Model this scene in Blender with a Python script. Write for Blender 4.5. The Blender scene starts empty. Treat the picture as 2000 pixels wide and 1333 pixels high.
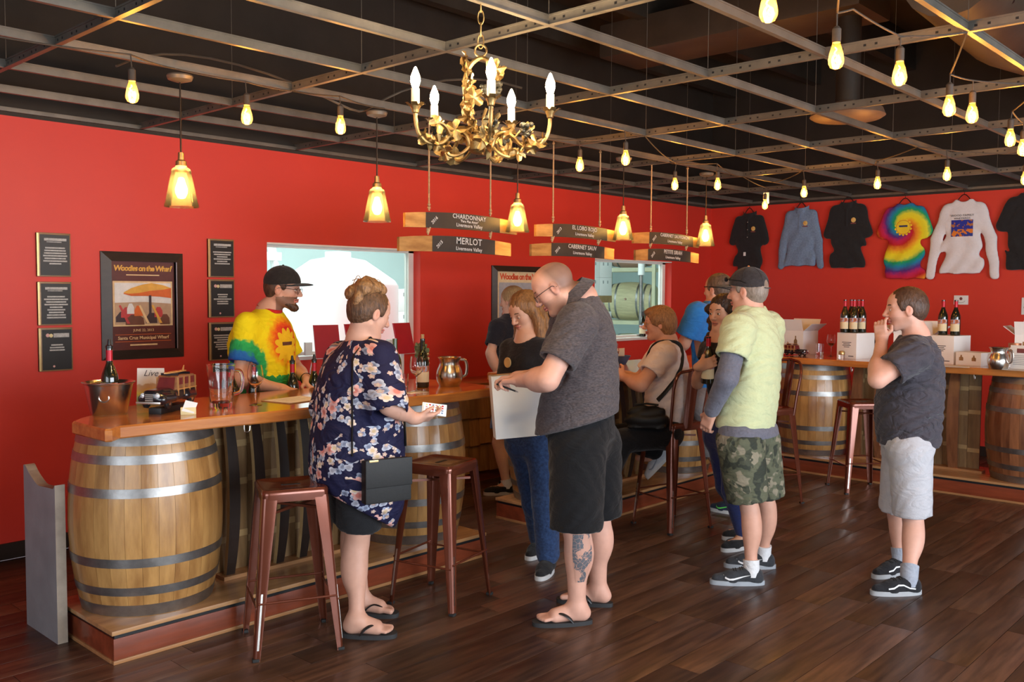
import bpy, bmesh, math, random
import numpy as np
from mathutils import Vector, Matrix, Euler
random.seed(7); np.random.seed(7)
S = bpy.context.scene; COL = S.collection
PI = math.pi

# ---------------------------------------------------------------- camera
F_PX = 1797.6; YAW, PITCH, ROLL = math.radians(42.99), math.radians(-3.09), math.radians(.31)
fw = Vector((math.cos(YAW)*math.cos(PITCH), math.sin(YAW)*math.cos(PITCH), math.sin(PITCH)))
rt0 = Vector((math.sin(YAW), -math.cos(YAW), 0)); up0 = rt0.cross(fw)
rt = rt0*math.cos(ROLL)+up0*math.sin(ROLL); up = up0*math.cos(ROLL)-rt0*math.sin(ROLL)
cd = bpy.data.cameras.new('camera'); cam = bpy.data.objects.new('camera', cd); COL.objects.link(cam)
cd.sensor_width = 36; cd.lens = F_PX/2000*36; cd.clip_start = .05; cd.clip_end = 200
mw = Matrix((rt, up, -fw)).transposed().to_4x4(); mw.translation = (0, 0, 1.67); cam.matrix_world = mw
S.camera = cam

# ---------------------------------------------------------------- light of the place
S.view_settings.view_transform = 'Standard'; S.view_settings.look = 'None'
S.view_settings.gamma = 1; S.view_settings.use_curve_mapping = False
S.view_settings.exposure = 0.26
W = bpy.data.worlds.new('sky'); S.world = W; W.use_nodes = True
W.node_tree.nodes['Background'].inputs[0].default_value = (.75, .85, 1, 1)
W.node_tree.nodes['Background'].inputs[1].default_value = 1.0

def area(name, loc, rot, sx, sy, power, col):
    l = bpy.data.lights.new(name, 'AREA'); l.shape = 'RECTANGLE'; l.size = sx; l.size_y = sy; l.energy = power; l.color = col
    o = bpy.data.objects.new(name, l); o.location = loc; o.rotation_euler = rot; COL.objects.link(o); return o
DAY = (.86, .93, 1.0)
# daylight through the shop-front glazing behind the photographer (front wall y=-3.2 and side wall x=-3.2)
area('daylight_front', (3.2, -3.45, 1.5), (PI/2, 0, 0), 7.4, 2.6, 560, DAY)
area('daylight_side', (-3.45, 0.4, 1.5), (math.radians(90), 0, math.radians(-90)), 5.4, 2.6, 140, DAY)
# unseen fill lamp added under the closed ceiling to brighten the barrel room
area('barrel_room_fill', (6.0, 8.6, 4.1), (0, 0, 0), 9.0, 3.6, 480, (.82, 1.0, 1.0))

# ---------------------------------------------------------------- node helpers
def mat(name, col=(.5,.5,.5), rough=.5, metal=0, noise=None, bump=None, spec=.5, trans=0, ior=1.45, emit=None, coat=0,
        stretch=(1,1,1), rnd=0, sheen=0, alpha=1):
    """procedural material: base colour broken up by noise=(scale, amount[, second colour]); bump=(scale, strength)"""
    m = bpy.data.materials.new(name); m.use_nodes = True
    nt = m.node_tree; N = nt.nodes; L = nt.links; b = N['Principled BSDF']
    I = b.inputs
    I['Base Color'].default_value = (*col, 1); I['Roughness'].default_value = rough; I['Metallic'].default_value = metal
    I['Specular IOR Level'].default_value = spec; I['IOR'].default_value = ior
    I['Transmission Weight'].default_value = trans; I['Coat Weight'].default_value = coat; I['Coat Roughness'].default_value = .12
    I['Sheen Weight'].default_value = sheen; I['Alpha'].default_value = alpha
    if emit: I['Emission Color'].default_value = (*emit[0], 1); I['Emission Strength'].default_value = emit[1]
    if noise or bump:
        tc = N.new('ShaderNodeTexCoord'); mp = N.new('ShaderNodeMapping'); mp.inputs['Scale'].default_value = stretch
        L.new(tc.outputs['Object'], mp.inputs['Vector'])
        vec = mp.outputs['Vector']
        if rnd:
            oi = N.new('ShaderNodeObjectInfo'); va = N.new('ShaderNodeVectorMath'); va.operation = 'MULTIPLY_ADD'
            cb = N.new('ShaderNodeCombineXYZ')
            for k in range(3): L.new(oi.outputs['Random'], cb.inputs[k])
            va.inputs[1].default_value = (37, 53, 71); L.new(cb.outputs[0], va.inputs[0]); L.new(vec, va.inputs[2]); vec = va.outputs[0]
    last = None
    if noise:
        n = N.new('ShaderNodeTexNoise'); n.inputs['Scale'].default_value = noise[0]; n.inputs['Detail'].default_value = 5; n.inputs['Roughness'].default_value = .6
        L.new(vec, n.inputs['Vector'])
        r = N.new('ShaderNodeValToRGB'); r.color_ramp.elements[0].position = .32; r.color_ramp.elements[1].position = .68
        c2 = noise[2] if len(noise) > 2 else tuple(c*(1-noise[1]) for c in col)
        r.color_ramp.elements[0].color = (*c2, 1); r.color_ramp.elements[1].color = (*col, 1)
        L.new(n.outputs['Fac'], r.inputs[0]); last = r.outputs[0]
    if rnd:
        oi2 = N.new('ShaderNodeObjectInfo'); hs = N.new('ShaderNodeHueSaturation')
        mr = N.new('ShaderNodeMapRange'); mr.inputs['To Min'].default_value = 1-rnd; mr.inputs['To Max'].default_value = 1+rnd
        L.new(oi2.outputs['Random'], mr.inputs[0]); L.new(mr.outputs[0], hs.inputs['Value'])
        if last: L.new(last, hs.inputs['Color'])
        else: hs.inputs['Color'].default_value = (*col, 1)
        last = hs.outputs[0]
    if last: L.new(last, I['Base Color'])
    if bump:
        nb = N.new('ShaderNodeTexNoise'); nb.inputs['Scale'].default_value = bump[0]; nb.inputs['Detail'].default_value = 4
        L.new(vec, nb.inputs['Vector']); bp = N.new('ShaderNodeBump'); bp.inputs['Strength'].default_value = bump[1]; bp.inputs['Distance'].default_value = .01
        L.new(nb.outputs['Fac'], bp.inputs['Height']); L.new(bp.outputs[0], I['Normal'])
    return m

class NB:
    """tiny node-graph builder for printed patterns"""
    def __init__(s, name, rough=.8):
        s.m = bpy.data.materials.new(name); s.m.use_nodes = True; s.nt = s.m.node_tree; s.b = s.nt.nodes['Principled BSDF']
        s.b.inputs['Roughness'].default_value = rough; s.b.inputs['Specular IOR Level'].default_value = .25
        s.tc = s.nt.nodes.new('ShaderNodeTexCoord')
    def put(s, sock, v):
        if isinstance(v, bpy.types.NodeSocket): s.nt.links.new(v, sock)
        elif v is not None: sock.default_value = v
    def math(s, op, a, b=None, c=None):
        n = s.nt.nodes.new('ShaderNodeMath'); n.operation = op
        for k, v in enumerate((a, b, c)): s.put(n.inputs[k], v)
        return n.outputs[0]
    def xyz(s, v=None):
        n = s.nt.nodes.new('ShaderNodeSeparateXYZ'); s.put(n.inputs[0], v or s.tc.outputs['Object']); return n.outputs
    def comb(s, x, y, z=0.0):
        n = s.nt.nodes.new('ShaderNodeCombineXYZ')
        for k, v in enumerate((x, y, z)): s.put(n.inputs[k], v)
        return n.outputs[0]
    def noise(s, v, scale, detail=3):
        n = s.nt.nodes.new('ShaderNodeTexNoise'); s.put(n.inputs['Vector'], v); n.inputs['Scale'].default_value = scale; n.inputs['Detail'].default_value = detail
        return n.outputs['Fac']
    def mix(s, f, a, b):
        n = s.nt.nodes.new('ShaderNodeMix'); n.data_type = 'RGBA'; s.put(n.inputs[0], f)
        s.put(n.inputs[6], (*a, 1) if isinstance(a, tuple) else a); s.put(n.inputs[7], (*b, 1) if isinstance(b, tuple) else b); return n.outputs[2]
    def ramp(s, f, stops, const=False):
        n = s.nt.nodes.new('ShaderNodeValToRGB'); r = n.color_ramp
        if const: r.interpolation = 'CONSTANT'
        while len(r.elements) < len(stops): r.elements.new(.5)
        for e, (p, c) in zip(r.elements, stops): e.position = p; e.color = (*c, 1)
        s.put(n.inputs[0], f); return n.outputs[0]
    def lt(s, a, b): return s.math('LESS_THAN', a, b)
    def gt(s, a, b): return s.math('GREATER_THAN', a, b)
    def box(s, x, y, x0, x1, y0, y1):
        return s.math('MULTIPLY', s.math('MULTIPLY', s.gt(x, x0), s.lt(x, x1)), s.math('MULTIPLY', s.gt(y, y0), s.lt(y, y1)))
    def done(s, col, bump=None):
        s.put(s.b.inputs['Base Color'], col)
        if bump:
            n = s.noise(s.tc.outputs['Object'], bump[0]); bp = s.nt.nodes.new('ShaderNodeBump'); bp.inputs['Strength'].default_value = bump[1]; bp.inputs['Distance'].default_value = .01
            s.put(bp.inputs['Height'], n); s.put(s.b.inputs['Normal'], bp.outputs[0])
        return s.m

# ---------------------------------------------------------------- mesh helpers
class MB:
    def __init__(s): s.v = []; s.f = []; s.mi = []; s.m = 0
    def add(s, vs, fs):
        o = len(s.v); s.v += [tuple(p) for p in vs]; s.f += [tuple(i+o for i in f) for f in fs]; s.mi += [s.m]*len(fs); return s
    def box(s, a, b, bev=0):
        (x0,y0,z0),(x1,y1,z1) = a, b
        if bev <= 0:
            return s.add([(x0,y0,z0),(x1,y0,z0),(x1,y1,z0),(x0,y1,z0),(x0,y0,z1),(x1,y0,z1),(x1,y1,z1),(x0,y1,z1)],
                [(0,3,2,1),(4,5,6,7),(0,1,5,4),(1,2,6,5),(2,3,7,6),(3,0,4,7)])
        bm = bmesh.new(); bmesh.ops.create_cube(bm, size=1)
        for q in bm.verts: q.co = ((x0+x1)/2+q.co.x*(x1-x0), (y0+y1)/2+q.co.y*(y1-y0), (z0+z1)/2+q.co.z*(z1-z0))
        bmesh.ops.bevel(bm, geom=bm.edges[:], offset=bev, segments=2, affect='EDGES', profile=.7)
        bm.verts.index_update(); s.add([q.co[:] for q in bm.verts], [[q.index for q in f.verts] for f in bm.faces]); bm.free(); return s
    def lathe(s, prof, n=24, c=(0,0,0), cap=True, axis='z', ang=2*PI, a0=0):
        """prof: list of (r, z)"""
        vs = []; fs = []; full = abs(ang-2*PI) < 1e-6; k = n if full else n+1
        for r, z in prof:
            for i in range(k):
                a = a0+ang*i/n
                p = (r*math.cos(a), r*math.sin(a), z)
                if axis == 'x': p = (p[2], p[0], p[1])
                if axis == 'y': p = (p[1], p[2], p[0])
                vs.append((c[0]+p[0], c[1]+p[1], c[2]+p[2]))
        for j in range(len(prof)-1):
            for i in range(n):
                i2 = (i+1) % k
                fs.append((j*k+i, j*k+i2, (j+1)*k+i2, (j+1)*k+i))
        if cap and full:
            if prof[0][0] > 1e-5: fs.append(tuple(range(k))[::-1])
            if prof[-1][0] > 1e-5: fs.append(tuple(range((len(prof)-1)*k, len(prof)*k)))
        return s.add(vs, fs)
    def cyl(s, a, b, r0, r1=None, n=12):
        return s.tube([a, b], [r0, r0 if r1 is None else r1], n)
    def tube(s, pts, rad, n=8, closed=False, flat=None, cap=True):
        """sweep a circle (or flat=(w,h) ellipse/band) along a polyline"""
        P = [Vector(p) for p in pts]; m = len(P)
        if not isinstance(rad, (list, tuple)): rad = [rad]*m
        vs = []; fs = []; prev = None
        for i, p in enumerate(P):
            if closed: t = (P[(i+1) % m]-P[i-1])
            else: t = (P[min(i+1, m-1)]-P[max(i-1, 0)])
            t = t.normalized() if t.length > 1e-9 else Vector((0,0,1))
            if prev is None:
                a = Vector((0,0,1)) if abs(t.z) < .9 else Vector((1,0,0)); u = t.cross(a).normalized()
            else:
                u = prev-t*prev.dot(t); u = u.normalized() if u.length > 1e-6 else t.orthogonal().normalized()
            prev = u; w = t.cross(u)
            for k in range(n):
                g = 2*PI*k/n
                cx, cy = math.cos(g)*rad[i], math.sin(g)*rad[i]
                if flat: cx *= flat[0]; cy *= flat[1]
                vs.append(p+u*cx+w*cy)
        for i in range(m if closed else m-1):
            for k in range(n):
                k2 = (k+1) % n; i2 = (i+1) % m
                fs.append((i*n+k, i*n+k2, i2*n+k2, i2*n+k))
        if cap and not closed: fs.append(tuple(range(n))[::-1]); fs.append(tuple(range((m-1)*n, m*n)))
        return s.add(vs, fs)
    def prism(s, poly, z0, z1, axis='z'):
        n = len(poly); vs = []
        for z in (z0, z1):
            for x, y in poly:
                vs.append((x, y, z) if axis == 'z' else ((x, z, y) if axis == 'y' else (z, x, y)))
        fs = [tuple(range(n))[::-1], tuple(range(n, 2*n))]+[(i, (i+1) % n, n+(i+1) % n, n+i) for i in range(n)]
        return s.add(vs, fs)
    def sphere(s, c, r, n=12, m=8, sc=(1,1,1)):
        prof = [(math.sin(PI*j/m), -math.cos(PI*j/m)) for j in range(m+1)]
        o = len(s.v); s.lathe([(max(a, 1e-4)*r, b*r) for a, b in prof], n, (0,0,0))
        for i in range(o, len(s.v)):
            p = s.v[i]; s.v[i] = (c[0]+p[0]*sc[0], c[1]+p[1]*sc[1], c[2]+p[2]*sc[2])
        return s
    def grid(s, fn, nu, nv, wrap=False):
        vs = [fn(i/nu, j/nv) for j in range(nv+1) for i in range(nu+1)]
        return s.add(vs, [(j*(nu+1)+i, j*(nu+1)+i+1, (j+1)*(nu+1)+i+1, (j+1)*(nu+1)+i) for j in range(nv) for i in range(nu)])
    def quad(s, a, b, c, d): return s.add([a, b, c, d], [(0,1,2,3)])
    def xf(s, M, i0=0):
        for i in range(i0, len(s.v)): s.v[i] = tuple(M @ Vector(s.v[i]))
        return s
    def mesh(s, name, mats, smooth=35):
        me = bpy.data.meshes.new(name); me.from_pydata(s.v, [], s.f)
        for m in (mats if isinstance(mats, (list, tuple)) else [mats]): me.materials.append(m)
        if any(s.mi): me.polygons.foreach_set('material_index', s.mi)
        bm = bmesh.new(); bm.from_mesh(me); bmesh.ops.recalc_face_normals(bm, faces=bm.faces[:])
        if smooth:
            lim = math.radians(smooth)
            for f in bm.faces: f.smooth = True
            for e in bm.edges:
                if len(e.link_faces) == 2 and e.calc_face_angle(0) > lim: e.smooth = False
        bm.to_mesh(me); bm.free(); return me
    def build(s, name, mats, parent=None, smooth=35, **kw):
        o = bpy.data.objects.new(name, s.mesh(name, mats, smooth)); COL.objects.link(o)
        if parent: o.parent = parent
        tag(o, **kw); return o

def tag(o, label=None, cat=None, group=None, kind=None):
    if label: o['label'] = label
    if cat: o['category'] = cat
    if group: o['group'] = group
    if kind: o['kind'] = kind
    return o
def thing(name, label, cat, loc=(0,0,0), rz=0, group=None, kind=None):
    o = bpy.data.objects.new(name, None); COL.objects.link(o); o.location = loc; o.rotation_euler = (0, 0, rz); o.empty_display_size = .05
    return tag(o, label, cat, group, kind)
def inst(name, me, parent=None, loc=(0,0,0), rot=(0,0,0), sc=(1,1,1)):
    o = bpy.data.objects.new(name, me); COL.objects.link(o); o.location = loc; o.rotation_euler = rot; o.scale = sc
    if parent: o.parent = parent
    return o
def dup(o, parent=None, loc=None, rz=None, label=None, rot=None):
    c = o.copy(); COL.objects.link(c); c.parent = parent
    if loc is not None: c.location = loc
    if rz is not None: c.rotation_euler = (0, 0, rz)
    if rot is not None: c.rotation_euler = rot
    if label: c['label'] = label
    for ch in list(o.children): dup(ch, c)
    return c
def text_mesh(txt, size, mat_, depth=.0006, align='CENTER', shear=0, bold=0, space=1.0):
    cu = bpy.data.curves.new('txt', 'FONT'); cu.body = txt; cu.size = size; cu.align_x = align; cu.align_y = 'CENTER'
    cu.extrude = depth; cu.shear = shear; cu.offset = bold; cu.space_character = space; cu.resolution_u = 2
    o = bpy.data.objects.new('txt', cu); COL.objects.link(o)
    dg = bpy.context.evaluated_depsgraph_get(); me = bpy.data.meshes.new_from_object(o.evaluated_get(dg))
    bpy.data.objects.remove(o); bpy.data.curves.remove(cu); me.materials.clear(); me.materials.append(mat_); return me
def text(name, txt, size, mat_, parent, loc, rot, **kw):
    o = bpy.data.objects.new(name, text_mesh(txt, size, mat_, **kw)); COL.objects.link(o); o.parent = parent; o.location = loc; o.rotation_euler = rot; return o
def point(name, loc, power, col, r=.03, parent=None):
    l = bpy.data.lights.new(name, 'POINT'); l.energy = power; l.color = col; l.shadow_soft_size = r
    o = bpy.data.objects.new(name, l); o.location = loc; COL.objects.link(o)
    if parent: o.parent = parent
    return o
WALLROT = (PI/2, 0, 0)            # text facing -y (on the long red wall)
BACKROT = (PI/2, 0, -PI/2)        # text facing -x (on the back wall)
# ================================================================ materials of the room
M_RED = mat('red_wall_paint', (.64, .038, .022), .5, noise=(1.2, .06), bump=(160, .05))
M_BLK = mat('black_upper_paint', (.036, .027, .020), .8, noise=(3, .3))
M_DECK = mat('dark_roof_deck', (.065, .048, .034), .85, noise=(2.5, .4))
M_GRID = mat('grey_tbar_steel', (.17, .15, .125), .42, .35, noise=(6, .35), rnd=.12)
M_BASE = mat('dark_baseboard', (.030, .017, .012), .5, noise=(8, .3))
M_WHITE = mat('white_paint', (.80, .82, .80), .5, noise=(3, .05))
M_WTRIM = mat('white_trim', (.78, .74, .68), .4, noise=(5, .06))
M_CONC = mat('pale_concrete', (.55, .60, .58), .6, noise=(2, .2))
M_PLANK = mat('walnut_floor_plank', (.125, .060, .034), .36, noise=(5.5, .5, (.040, .019, .012)), bump=(9, .025), stretch=(.55, 6, 6), rnd=.42, coat=.06)
M_GAP = mat('floor_joint', (.012, .007, .005), .8, noise=(10, .3))
M_GLASSPANE = mat('window_glass', (.93, .98, .98), .0, noise=(2, .01), trans=1, ior=1.02, spec=.3)
M_STEEL = mat('galvanised_steel', (.36, .35, .34), .36, .9, noise=(14, .35), bump=(60, .04))
M_STAIN = mat('stainless_steel', (.70, .67, .62), .24, 1, noise=(9, .12), bump=(30, .02))
M_DARKMET = mat('dark_bronze', (.045, .034, .026), .4, .8, noise=(12, .4))
M_BLACK = mat('black_plastic', (.012, .012, .013), .4, noise=(20, .2))

# ================================================================ floor
fl = tag(MB().box((-3.2,-3.2,-.06),(10.2,6.1,-.006)).build('floor', M_GAP), kind='structure')
PL, PW = 1.22, .165
pm = MB(); pm.box((0, .0012, -.012), (PL-.002, PW-.0012, 0), .0015); plank_me = pm.mesh('plank', M_PLANK)
rest = MB(); rows = int(9.3/PW); cand = []
for r in range(rows+1):
    y = -3.2+r*PW
    if y+PW > 6.1: continue
    off = -random.random()*PL
    x = -3.2+off
    while x < 10.2:
        x0, x1 = max(x, -3.2), min(x+PL, 10.2); cx, cy = (x0+x1)/2, y+PW/2
        if x1-x0 > .05:
            dd = cx*.7314+cy*.6819; lat = cx*.6819-cy*.7314
            vis = dd > 1.9 and abs(lat) < .60*dd+.7 and cy < 5.7
            cand.append((not vis, dd, x0, y, x1-x0))
        x += PL
cand.sort(); 
for i, (nv, dd, x0, y, ln) in enumerate(cand):
    if i < 300 and not nv: inst('plank', plank_me, fl, (x0, y, 0), (0,0,0), (ln/PL, 1, 1))
    else: rest.box((x0, y+.0012, -.012), (x0+ln-.002, y+PW-.0012, 0))
rest.build('planks_further_off', M_PLANK, fl, kind='stuff')

# ================================================================ walls
def wall_with_holes(name, m, axis, at, th, u0, u1, z0, z1, holes):
    """vertical wall; axis 'y' -> runs along x at y=at..at+th"""
    b = MB(); us = sorted({u0, u1, *[h[0] for h in holes], *[h[1] for h in holes]}); zs = sorted({z0, z1, *[h[2] for h in holes], *[h[3] for h in holes]})
    for i in range(len(us)-1):
        for j in range(len(zs)-1):
            cu, cz = (us[i]+us[i+1])/2, (zs[j]+zs[j+1])/2
            if any(h[0] < cu < h[1] and h[2] < cz < h[3] for h in holes): continue
            if axis == 'y': b.box((us[i], at, zs[j]), (us[i+1], at+th, zs[j+1]))
            else: b.box((at, us[i], zs[j]), (at+th, us[i+1], zs[j+1]))
    return tag(b.build(name, m), kind='structure')
W1 = (3.83, 5.36, 1.15, 2.03); W2 = (7.84, 9.32, 1.15, 2.03)
wall_with_holes('wall_left', M_RED, 'y', 6.1, .15, -3.2, 10.2, 0, 2.72, [W1, W2])
wall_with_holes('wall_left_upper', M_BLK, 'y', 6.1, .15, -3.2, 10.2, 2.72, 4.4, [])
wall_with_holes('wall_back', M_RED, 'x', 10.2, .15, -3.2, 6.25, 0, 2.72, [])
wall_with_holes('wall_back_upper', M_BLK, 'x', 10.2, .15, -3.2, 6.25, 2.72, 4.4, [])
wall_with_holes('wall_front', M_WTRIM, 'y', -3.35, .15, -3.35, 10.35, 0, 4.4, [(-.3, 6.7, .35, 2.65)])
wall_with_holes('wall_side', M_WTRIM, 'x', -3.35, .15, -3.2, 6.25, 0, 4.4, [(-2.1, 2.9, .35, 2.65)])
for nm, x0, x1, yy in (('window_3', -.3, 6.7, -3.3),):
    f = MB()
    for x in (x0, x0+1.75, x0+3.5, x0+5.25, x1): f.box((x-.03, yy, .35), (x+.03, yy+.08, 2.65))
    for z in (.35, 2.65): f.box((x0, yy, z-.03), (x1, yy+.08, z+.03))
    tag(f.build(nm, M_DARKMET), kind='structure')
f = MB()
for y in (-2.1, -.43, 1.23, 2.9): f.box((-3.3, y-.03, .35), (-3.22, y+.03, 2.65))
for z in (.35, 2.65): f.box((-3.3, -2.1, z-.03), (-3.22, 2.9, z+.03))
tag(f.build('window_4', M_DARKMET), kind='structure')
tag(MB().box((-3.2, 6.085, 0), (10.2, 6.1, .10)).build('baseboard_left', M_BASE), kind='structure')
tag(MB().box((10.185, -3.2, 0), (10.2, 6.1, .10)).build('baseboard_back', M_BASE), kind='structure')
def inner_window(n, h):
    x0, x1, z0, z1 = h
    fr = MB()
    y0, y1, t = 6.19, 6.25, .055
    fr.box((x0, y0, z0), (x1, y1, z0+.03)).box((x0, y0, z1-.03), (x1, y1, z1)).box((x0, y0, z0), (x0+t, y1, z1)).box((x1-t, y0, z0), (x1, y1, z1))
    o = tag(fr.build('window_%d' % n, M_WTRIM), kind='structure')
    MB().box((x0, 6.075, z0-.025), (x1, 6.19, z0+.004), .004).build('window_sill', M_WTRIM, o)
    MB().box((x0, 6.098, z1-.012), (x1, 6.19, z1+.0)).build('window_head_trim', M_WTRIM, o)
    MB().box((x0+t, 6.215, z0+.03), (x1-t, 6.22, z1-.03)).build('window_pane', M_GLASSPANE, o)
inner_window(1, W1); inner_window(2, W2)

# ================================================================ open ceiling: tee grid, hanger wires, roof deck
tag(MB().box((-3.35,-3.35,4.4),(10.35,6.25,4.5)).build('ceiling', M_DECK), kind='structure')
GZ = 2.743
grid = thing('ceiling_2', None, None, (0,0,0), kind='structure')
def tee(L):
    b = MB(); b.box((0, -.012, 0), (L, .012, .0025)); b.box((0, -.0016, .0025), (L, .0016, .043)); b.box((0, -.005, .036), (L, .005, .043)); return b
main_me = MB(); main_me.box((-.013, 0, 0), (.013, 9.3, .003)).box((-.0018, 0, .003), (.0018, 9.3, .045)).box((-.006, 0, .037), (.006, 9.3, .045))
# pairs of punched holes, shown as small dark plugs on the web
main_me.m = 1
for k in range(60):
    for dy in (0, .05):
        for sx in (-1, 1): main_me.box((sx*.0019-.0003, .10+k*.1525+dy, .018), (sx*.0019+.0003, .112+k*.1525+dy, .028))
main_me = main_me.mesh('main_tee', [M_GRID, M_BLACK])
cross_me = tee(1.216).mesh('cross_tee', M_GRID)
xs = [1.645+1.22*b for b in range(-3, 7)]; ys = [2.477+.61*a for a in range(-9, 6)]
for x in xs: inst('main_tee', main_me, grid, (x, -3.2, GZ))
for x in xs:
    for y in ys:
        if x+1.22 < 10.3: inst('cross_tee', cross_me, grid, (x+.002, y, GZ+.001))
for nm, a, b in (('wall_angle', (-3.2, 6.075, GZ), (10.2, 6.1, GZ+.025)), ('wall_angle', (10.175, -3.2, GZ), (10.2, 6.1, GZ+.025))): MB().box(a, b).build(nm, M_GRID, grid)
wire = MB().cyl((0,0,.04), (0,0,1.66), .0016, n=5).mesh('hanger_wire', M_GRID)
for x in xs[3:]:
    for y in ys[5::2]: inst('hanger_wire', wire, grid, (x, y, GZ))
# roof joists, ducts and fallen cable above the grid
jm = mat('joist_steel', (.05, .04, .03), .7, .2, noise=(4, .4))
for k in range(9): inst('roof_joist', MB().box((-3.2, -.05, 4.05), (10.2, .05, 4.4)).mesh('roof_joist', jm), grid, (0, -2.6+k*1.05, 0))
ductm = mat('duct_sheet_metal', (.10, .072, .05), .5, .3, noise=(3, .3), bump=(12, .1))
d = thing('air_duct', 'brown sheet metal air duct above the open ceiling grid', 'duct', (7.05, 3.03, 3.04))
MB().box((-.3, -.2, .75), (.3, 2.2, 1.05), .03).build('duct_trunk', ductm, d)
MB().cyl((0,0,.1), (0,0,.76), .09, .09, 16).build('drop_pipe', mat('dark_drop_pipe', (.05,.038,.028), .6, .2, noise=(5,.2)), d)
MB().lathe([(.08, .12), (.10, .10), (.26, .05), (.28, .0), (.25, -.02), (.1, -.04), (.0, -.04)], 32, (0, 0, 0)).build('diffuser_cone', mat('tan_diffuser', (.30,.21,.15), .5, .2, noise=(5,.2)), d)
d2 = thing('insulated_duct', 'long insulated duct running over the grid toward the back wall', 'duct', (5.2, 1.7, 3.4))
MB().tube([(0,0,0), (1.6,.15,.05), (3.4,-.1,.1), (4.9,0,.12)], .26, 16).build('duct_tube', ductm, d2)
for k in range(5): MB().lathe([(.268, -.02), (.272, 0), (.268, .02)], 20, (.5+k*.95, .04, .05), axis='x', cap=False).build('duct_band', M_DARKMET, d2)
cb = MB()
cb.tube([(2.2+.1*k, 4.95-.04*k+.2*math.sin(k*.5), 2.86+.14*math.sin(k*.42)) for k in range(22)], .007, 6)
cb.build('loose_cable', M_GRID, label='loose grey cable lying over the ceiling grid near the red wall', cat='cable')

# ================================================================ the barrel room seen through the inner windows
tag(MB().box((1.5,6.25,-.06),(17,13.0,0)).build('floor_barrel_room', M_CONC), kind='structure')
br = MB(); br.box((1.5,12.8,0),(17,13,4.4)).box((1.35,6.25,0),(1.5,13,4.4)).box((17,6.25,0),(17.15,13,4.4)).box((10.35,6.1,0),(17,6.25,4.4))
M_TEAL = mat('pale_teal_wall', (.68, .80, .78), .5, noise=(2, .08))
tag(br.build('wall_barrel_room', M_TEAL), kind='structure')
tag(MB().box((1.35,6.25,4.4),(17.15,13,4.5)).build('ceiling_barrel_room', M_WHITE), kind='structure')
tk = thing('wine_tank', 'large white plastic wine tank behind the wide inner window', 'tank', (6.1, 8.3, 0))
tankm = mat('white_tank', (.93, .95, .95), .35, noise=(3, .03))
MB().lathe([(.62,.25),(.66,.3),(.66,1.72),(.62,1.78),(.30,2.0),(.14,2.03),(.14,2.09),(.0,2.1)], 40).build('tank_shell', tankm, tk)
for a in range(4): MB().box((-.04,-.04,0),(.04,.04,.3)).build('tank_leg', M_STEEL, tk).location = (.45*math.cos(a*PI/2+.6), .45*math.sin(a*PI/2+.6), 0)
MB().lathe([(.662, 1.0), (.668, 1.0), (.668, 1.04), (.662, 1.04)], 40, cap=False).build('tank_band', M_WTRIM, tk)
mast = thing('lift_mast', 'white steel mast with a cross arm standing behind the tank', 'mast', (6.15, 9.6, 0))
MB().tube([(0,0,0),(0,0,1.9),(-.18,0,2.75)], .05, 8).build('post', M_WHITE, mast); MB().box((-1.0,-.05,2.02),(.05,.05,2.12),.01).build('cross_arm', M_WHITE, mast)
tube_m = mat('fluorescent_tube', (.9,1,1), .4, emit=((.85,1,1), 9), noise=(2,.02))
for k in range(4):
    t = thing('strip_light', ['upper','second','third','lowest'][k]+' of the four strip lights at the right of the wide inner window', 'lamp', (8.35+.25*k, 9.2+.55*k, 2.62-.02*k), .5, 'strip lights in the barrel room')
    MB().box((-.04,-.5,0),(.04,.5,.03)).build('tray', M_WHITE, t); MB().cyl((0,-.48,-.02),(0,.48,-.02),.016).build('tube', tube_m, t)
cart = mat('white_carton', (.86,.86,.84), .7, noise=(3,.06)); pal = mat('pallet_wood', (.42,.27,.12), .7, noise=(6,.4), stretch=(1,8,1))
inkg = mat('grey_print', (.35,.38,.38), .7, noise=(5,.1))
carton_me = MB().box((0,0,0),(.33,.25,.30),.004).mesh('carton', cart)
cartons = []
def wine_pallet(px, py, nx, nz, z0, where):
    p = thing('pallet', 'wooden pallet under the white cartons '+where, 'pallet', (px, py, z0-.13))
    for k in range(3): MB().box((0,.12*k+.0,0),(nx*.335,.12*k+.04,.09)).build('bearer', pal, p)
    for k in range(3): MB().box((0,.12*k,.09),(nx*.335,.12*k+.09,.115)).build('deck_board', pal, p)
    for i in range(nx):
        for j in range(nz):
            o = inst('wine_carton', carton_me, None, (px+i*.335, py, z0+j*.302-.012))
            tag(o, 'white wine carton, %s %s, of the stack %s' % (['bottom','second','third','top'][j] if nz > 1 else 'single', ['left','middle','right'][i if nx > 2 else i*2], where), 'carton', 'cartons stacked '+where)
            for s in (0, 1):
                MB().box((.08+s*.12,-.001,.20),(.11+s*.12,.0005,.25)).build('printed_mark', inkg, o)
wine_pallet(11.55, 9.4, 3, 4, 1.62, 'high in the small window')
wine_pallet(11.55, 9.4, 3, 1, 1.05, 'low in the small window')
wine_pallet(8.05, 9.6, 2, 4, .5, 'in the wide window')
rackm = mat('cream_rack_steel', (.72,.70,.48), .45, .1, noise=(6,.15))
oak_pale = mat('pale_oak_lying', (.74,.66,.40), .5, noise=(4,.25), stretch=(1,7,7))
oak_pink = mat('wine_stained_oak', (.66,.40,.30), .5, noise=(4,.25), stretch=(1,7,7))
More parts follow.
